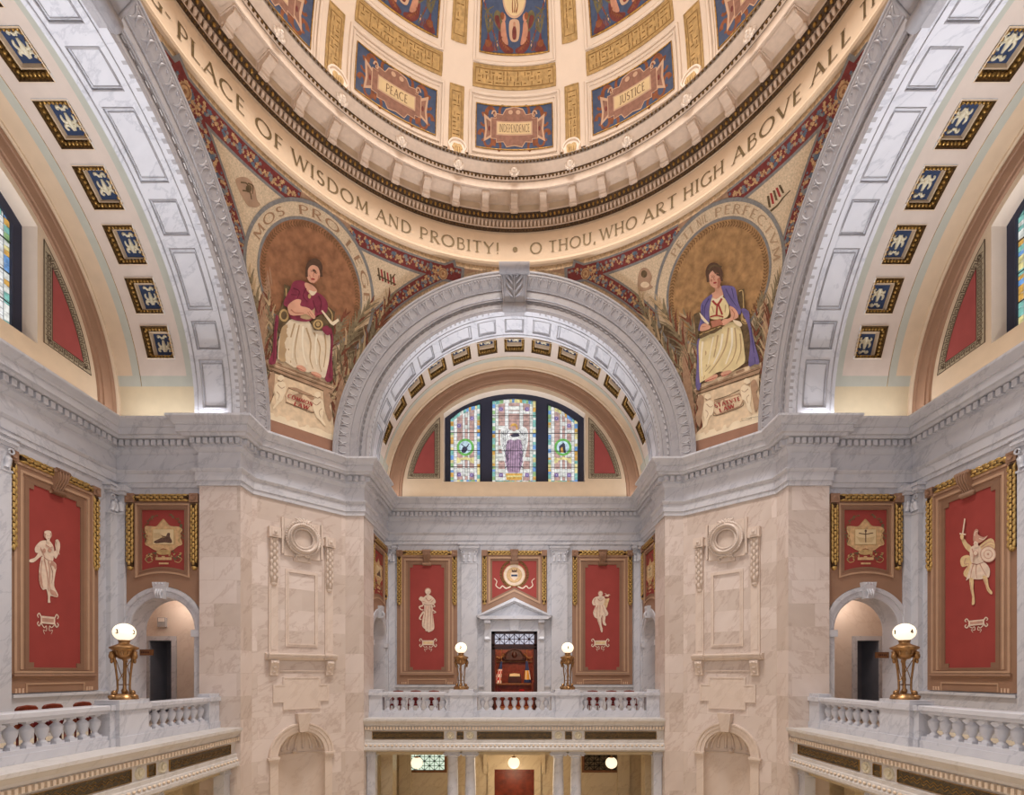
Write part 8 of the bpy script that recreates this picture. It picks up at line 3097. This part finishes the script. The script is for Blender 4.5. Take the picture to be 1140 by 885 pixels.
        # the figure
        it = [('h', [(155, 272), (198, 292), (192, 380), (200, 540), (175, 600), (120, 600), (108, 540), (108, 470), (135, 425), (150, 380)], 8),
              ('h', [(430, 408), (490, 455), (482, 520), (482, 640), (455, 690), (435, 560), (418, 430)], 8),
              ('s', [(168, 300), (172, 400)], 12, 8, 1), ('e', (155, 478, 32, 42), 12), ('e', (155, 478, 20, 28), 8), ('s', [(440, 425), (470, 470), (468, 540)], 12, 7, 1),
              ('p', [(100, 480), (120, 500), (108, 600), (106, 700), (100, 790), (62, 800), (55, 770), (78, 720), (88, 600)], 1),
              ('p', [(455, 560), (478, 620), (470, 760), (475, 895), (425, 905), (440, 760)], 1),
              ('s', [(100, 520), (94, 640), (85, 780)], 2, 8), ('s', [(464, 600), (458, 740), (455, 890)], 2, 8),
              ('p', [(180, 520), (215, 502), (300, 500), (360, 570), (440, 588), (460, 640), (452, 760), (432, 860), (420, 890), (395, 880), (345, 850), (300, 852), (272, 815), (225, 822), (165, 785), (125, 770), (112, 750), (128, 600)], 0),
              ('p', [(140, 560), (180, 540), (190, 600), (175, 700), (165, 780), (120, 765), (125, 650)], 6),
              ('s', [(225, 530), (200, 620), (185, 700), (200, 790)], 6, 12), ('s', [(255, 540), (235, 640), (225, 730), (240, 800)], 6, 9), ('s', [(300, 560), (330, 660), (325, 760), (345, 830)], 6, 12),
              ('s', [(350, 590), (390, 680), (385, 780), (400, 850)], 6, 10), ('s', [(420, 600), (430, 700), (415, 820)], 6, 10), ('s', [(280, 550), (275, 650), (285, 740), (305, 800)], 7, 12), ('s', [(370, 600), (360, 700), (370, 800)], 7, 12), ('s', [(240, 560), (215, 660), (210, 760)], 7, 8),
              ('p', [(236, 812), (268, 806), (298, 826), (294, 848), (260, 842)], 3), ('p', [(330, 850), (365, 850), (400, 872), (392, 892), (350, 872)], 3),
              ('s', [(240, 822), (290, 845)], 9, 4), ('s', [(335, 862), (390, 885)], 9, 4),
              ('p', [(212, 262), (250, 248), (295, 262), (330, 330), (365, 325), (412, 352), (442, 402), (432, 462), (380, 475), (345, 500), (300, 520), (200, 500), (178, 430), (150, 402), (178, 335), (198, 300)], 1),
              ('p', [(310, 385), (345, 378), (356, 470), (318, 505), (265, 495), (255, 475), (300, 440)], 6),
              ('p', [(300, 262), (345, 282), (372, 318), (346, 346), (314, 326), (290, 280)], 3),
              ('p', [(318, 312), (350, 322), (368, 318), (352, 345), (332, 345)], 11),
              ('s', [(215, 300), (255, 320), (240, 370)], 2, 9), ('s', [(200, 340), (240, 345)], 2, 7), ('s', [(300, 300), (280, 350), (310, 390)], 2, 7), ('s', [(380, 350), (400, 400), (385, 460)], 2, 8), ('s', [(345, 380), (360, 430), (375, 460)], 2, 6),
              ('p', [(240, 372), (268, 380), (262, 415), (320, 432), (360, 482), (350, 502), (300, 470), (258, 478), (196, 475), (178, 425), (200, 392)], 3),
              ('s', [(200, 440), (230, 462), (285, 462)], 4, 9), ('s', [(320, 450), (345, 485)], 4, 4), ('s', [(310, 455), (335, 495)], 4, 4),
              ('h', [(330, 520), (400, 470), (455, 530), (430, 580), (350, 575)], 8),
              ('e', (378, 538, 40, 40), 8), ('e', (378, 538, 33, 33), 12), ('e', (378, 538, 22, 22), 8), ('e', (378, 536, 13, 15), 12),
              ('p', [(405, 560), (440, 545), (460, 580), (445, 610), (415, 590)], 1),
              ('h', [(398, 448), (408, 444), (472, 522), (510, 498), (516, 515), (480, 546), (462, 535), (455, 528)], 11),
              ('e', (352, 172, 56, 70, 0.1), 5), ('e', (348, 205, 44, 62, 0.12), 3), ('s', [(304, 225), (306, 170), (340, 140), (386, 160), (402, 225)], 5, 16, 1),
              ('s', [(384, 215), (376, 245), (358, 262)], 4, 7, 0.6),
              ('s', [(326, 180), (337, 177), (347, 183)], 4, 3, 0.6), ('s', [(360, 194), (369, 194), (377, 199)], 4, 3, 0.6), ('e', (335, 188, 5, 2.6), 5), ('e', (366, 202, 5, 2.6), 5),
              ('s', [(354, 190), (346, 218), (354, 224)], 4, 5, 0.8), ('e', (345, 240, 13, 6, 0.2), 9), ('s', [(334, 262), (352, 268)], 4, 4), ('s', [(322, 212), (328, 232), (338, 250)], 4, 4, 0.6), ('e', (322, 352, 10, 16), 12)]
        spaint(root, 'seated_figure', FM, it, 290, 270, 5.9, 0.09)
    else:
        it = [('h', [(112, 812), (788, 602), (800, 700), (300, 900), (100, 930)], 3),
              ('h', [(112, 812), (118, 745), (200, 660), (150, 350), (755, 150), (748, 300), (775, 480), (788, 500), (788, 606)], 0),
              ('h', [(112, 812), (116, 750), (780, 520), (788, 606)], 2),
              ('h', [(180, 245), (610, 75), (775, 30), (778, 75), (745, 145), (135, 355), (108, 300)], 1),
              ('h', [(180, 245), (610, 75), (775, 30), (770, 55), (190, 275)], 0),
              ('s', [(130, 320), (765, 90)], 4, 8, 1), ('s', [(120, 300), (770, 62)], 0, 6, 1), ('s', [(140, 348), (748, 138)], 4, 7, 1),
              ('h', [(310, 410), (560, 330), (610, 390), (570, 470), (330, 558), (298, 520)], 1),
              ('h', [(318, 425), (555, 348), (596, 392), (562, 458), (335, 542), (308, 510)], 0),
              ('s', [(310, 400), (440, 360), (560, 300)], 4, 6, 1), ('s', [(300, 520), (330, 555), (570, 470), (600, 420)], 4, 6, 1)]
        for ox_, oy_, fl in ((255, 450, 1), (625, 300, -1)):
            it += [('p', [(ox_ - fl * 90, oy_ - 100), (ox_ - fl * 45, oy_ - 70), (ox_ - fl * 60, oy_ + 60), (ox_ - fl * 90, oy_ + 220), (ox_ - fl * 130, oy_ + 120), (ox_ - fl * 100, oy_ + 30), (ox_ - fl * 120, oy_ - 20)], 1),
                   ('p', [(ox_ - fl * 40, oy_ - 20), (ox_ + fl * 10, oy_ - 50), (ox_ + fl * 50, oy_ - 20), (ox_ + fl * 50, oy_ + 45), (ox_ + fl * 30, oy_ + 100), (ox_ - fl * 40, oy_ + 95), (ox_ - fl * 50, oy_ + 40)], 2),
                   ('p', [(ox_ - fl * 45, oy_ + 80), (ox_ + fl * 25, oy_ + 80), (ox_ + fl * 0, oy_ + 135), (ox_ - fl * 15, oy_ + 190), (ox_ - fl * 55, oy_ + 232), (ox_ - fl * 55, oy_ + 200), (ox_ - fl * 40, oy_ + 150)], 2),
                   ('e', (ox_ - fl * 8, oy_ - 82, 32, 32), 2), ('s', [(ox_ - fl * 20, oy_ - 10), (ox_ + fl * 15, oy_ + 20), (ox_ + fl * 45, oy_ + 5)], 1, 8),
                   ('s', [(ox_ - fl * 30, oy_ + 50), (ox_ - fl * 5, oy_ + 80), (ox_ - fl * 20, oy_ + 130)], 1, 7), ('s', [(ox_ - fl * 35, oy_ - 65), (ox_ - fl * 8, oy_ - 52), (ox_ + fl * 18, oy_ - 68)], 1, 7)]
        for k in range(2):
            it.append(('s', [(575 - 10 * k, 588 + 26 * k), (770 - 90 * k, 560 + 20 * k)], 4, 3, 1))
        spaint(root, 'painted_pedestal', [STONE, STONED, STONEL, BASEB, THRO], it, 760, 400, 8.85, 0.046)
        tm = MB()
        for wd, p, q, h in (('STATVTE', (322, 480), (568, 402), 38), ('LAW', (368, 522), (515, 472), 38)):
            dx, dy = q[0] - p[0], q[1] - p[1]
            L_ = math.hypot(dx, dy)
            write(tm, wd, lambda u, v: SURF_S(760 + (p[0] + dx * u + dy / L_ * h * v) / 8.85, 400 + (p[1] + dy * u - dx / L_ * h * v) / 8.85, 0.082), thick=0.24, thin=0.14, track=0.16)
        tm.build('pedestal_lettering', [LIPS], root)
        it = [('h', [(478, 252), (522, 244), (530, 380), (556, 405), (560, 480), (565, 700), (525, 745), (505, 560), (480, 345)], 8),
              ('h', [(190, 412), (236, 394), (238, 470), (222, 520), (220, 600), (205, 605), (198, 500)], 8),
              ('e', (528, 432, 30, 46), 12), ('e', (528, 425, 16, 20), 8), ('s', [(510, 455), (528, 470), (546, 455)], 8, 6), ('s', [(488, 262), (512, 262), (518, 370)], 12, 7, 1),
              ('p', [(500, 380), (550, 390), (562, 470), (590, 600), (622, 728), (590, 740), (550, 748), (562, 600), (545, 480)], 1), ('s', [(566, 500), (580, 620), (595, 730)], 2, 8),
              ('p', [(212, 590), (240, 600), (236, 885), (204, 885), (212, 720)], 1),
              ('p', [(400, 480), (448, 462), (492, 490), (512, 560), (522, 640), (528, 715), (508, 745), (432, 792), (362, 788), (302, 820), (242, 856), (230, 850), (224, 700), (226, 590), (262, 548), (330, 535)], 0),
              ('s', [(300, 560), (270, 660), (275, 760), (255, 840)], 6, 12), ('s', [(350, 550), (330, 660), (310, 730), (265, 790)], 6, 10), ('s', [(420, 500), (400, 620), (350, 720), (290, 800)], 6, 12), ('s', [(460, 500), (470, 620), (440, 720), (380, 780)], 6, 10), ('s', [(495, 540), (500, 650), (470, 740)], 6, 9),
              ('s', [(250, 590), (240, 700), (245, 820)], 7, 12), ('s', [(380, 540), (365, 640), (320, 740)], 7, 14), ('s', [(440, 500), (440, 620), (400, 740)], 7, 14), ('s', [(320, 560), (300, 660), (285, 740)], 7, 8),
              ('p', [(262, 852), (288, 828), (335, 805), (348, 822), (308, 850)], 3), ('p', [(368, 802), (395, 786), (430, 780), (437, 794), (388, 824)], 3), ('s', [(270, 852), (340, 826)], 9, 5), ('s', [(375, 818), (430, 800)], 9, 5),
              ('p', [(298, 325), (340, 300), (382, 300), (412, 332), (424, 395), (410, 430), (370, 445), (300, 440), (288, 385)], 0),
              ('p', [(330, 225), (365, 220), (382, 260), (380, 300), (345, 322), (306, 305), (310, 275), (330, 262)], 3), ('p', [(306, 300), (340, 312), (380, 285), (380, 305), (346, 330), (312, 322)], 11),
              ('s', [(314, 322), (345, 350), (376, 308)], 9, 14, 1), ('s', [(345, 345), (340, 420)], 9, 12, 1), ('s', [(352, 345), (378, 415)], 9, 12, 1), ('s', [(298, 430), (340, 420), (385, 430)], 9, 9, 1), ('s', [(310, 360), (322, 400)], 6, 8), ('s', [(400, 350), (395, 400)], 6, 8),
              ('p', [(375, 226), (440, 226), (466, 250), (482, 330), (502, 390), (490, 416), (455, 372), (424, 352), (398, 312), (380, 262)], 1),
              ('p', [(312, 280), (258, 318), (236, 360), (238, 430), (220, 515), (250, 512), (292, 470), (292, 395), (300, 335)], 1),
              ('s', [(400, 245), (430, 300), (470, 360)], 2, 8), ('s', [(440, 240), (455, 310)], 2, 7), ('s', [(290, 310), (262, 370), (262, 450)], 2, 8), ('s', [(250, 350), (245, 440)], 2, 6),
              ('p', [(424, 360), (455, 370), (478, 400), (482, 432), (442, 452), (392, 484), (368, 474), (384, 445), (420, 440), (436, 420)], 3), ('s', [(440, 380), (458, 410), (450, 440)], 4, 7),
              ('h', [(300, 458), (365, 442), (384, 478), (312, 500)], 4), ('h', [(225, 548), (370, 488), (378, 504), (238, 572)], 8), ('s', [(228, 548), (370, 490)], 12, 6, 1),
              ('p', [(233, 522), (238, 485), (262, 472), (292, 482), (302, 500), (280, 515)], 3), ('s', [(245, 495), (270, 492)], 4, 5),
              ('h', [(226, 398), (238, 410), (292, 472), (284, 478), (262, 465), (240, 440)], 11),
              ('p', [(448, 450), (490, 458), (508, 480), (494, 494), (462, 472)], 11),
              ('e', (325, 145, 57, 74, -0.15), 5), ('e', (329, 182, 40, 58, -0.15), 3), ('s', [(286, 200), (284, 145), (318, 112), (358, 118), (374, 195)], 5, 18, 1),
              ('s', [(285, 120), (320, 92), (375, 100)], 8, 12, 1), ('p', [(352, 170), (368, 190), (360, 230), (345, 240)], 4),
              ('s', [(302, 158), (312, 153), (322, 157)], 4, 3, 0.6), ('s', [(332, 147), (344, 142), (354, 146)], 4, 3, 0.6), ('e', (312, 166, 5, 2.6), 5), ('e', (344, 155, 5, 2.6), 5),
              ('s', [(326, 158), (322, 182), (332, 186)], 4, 5, 0.8), ('e', (330, 205, 12, 6, -0.2), 9), ('e', (352, 185, 8, 9), 4), ('e', (306, 190, 6, 9), 4)]
        spaint(root, 'seated_figure', FM, it, 740, 280, 5.9, 0.09)
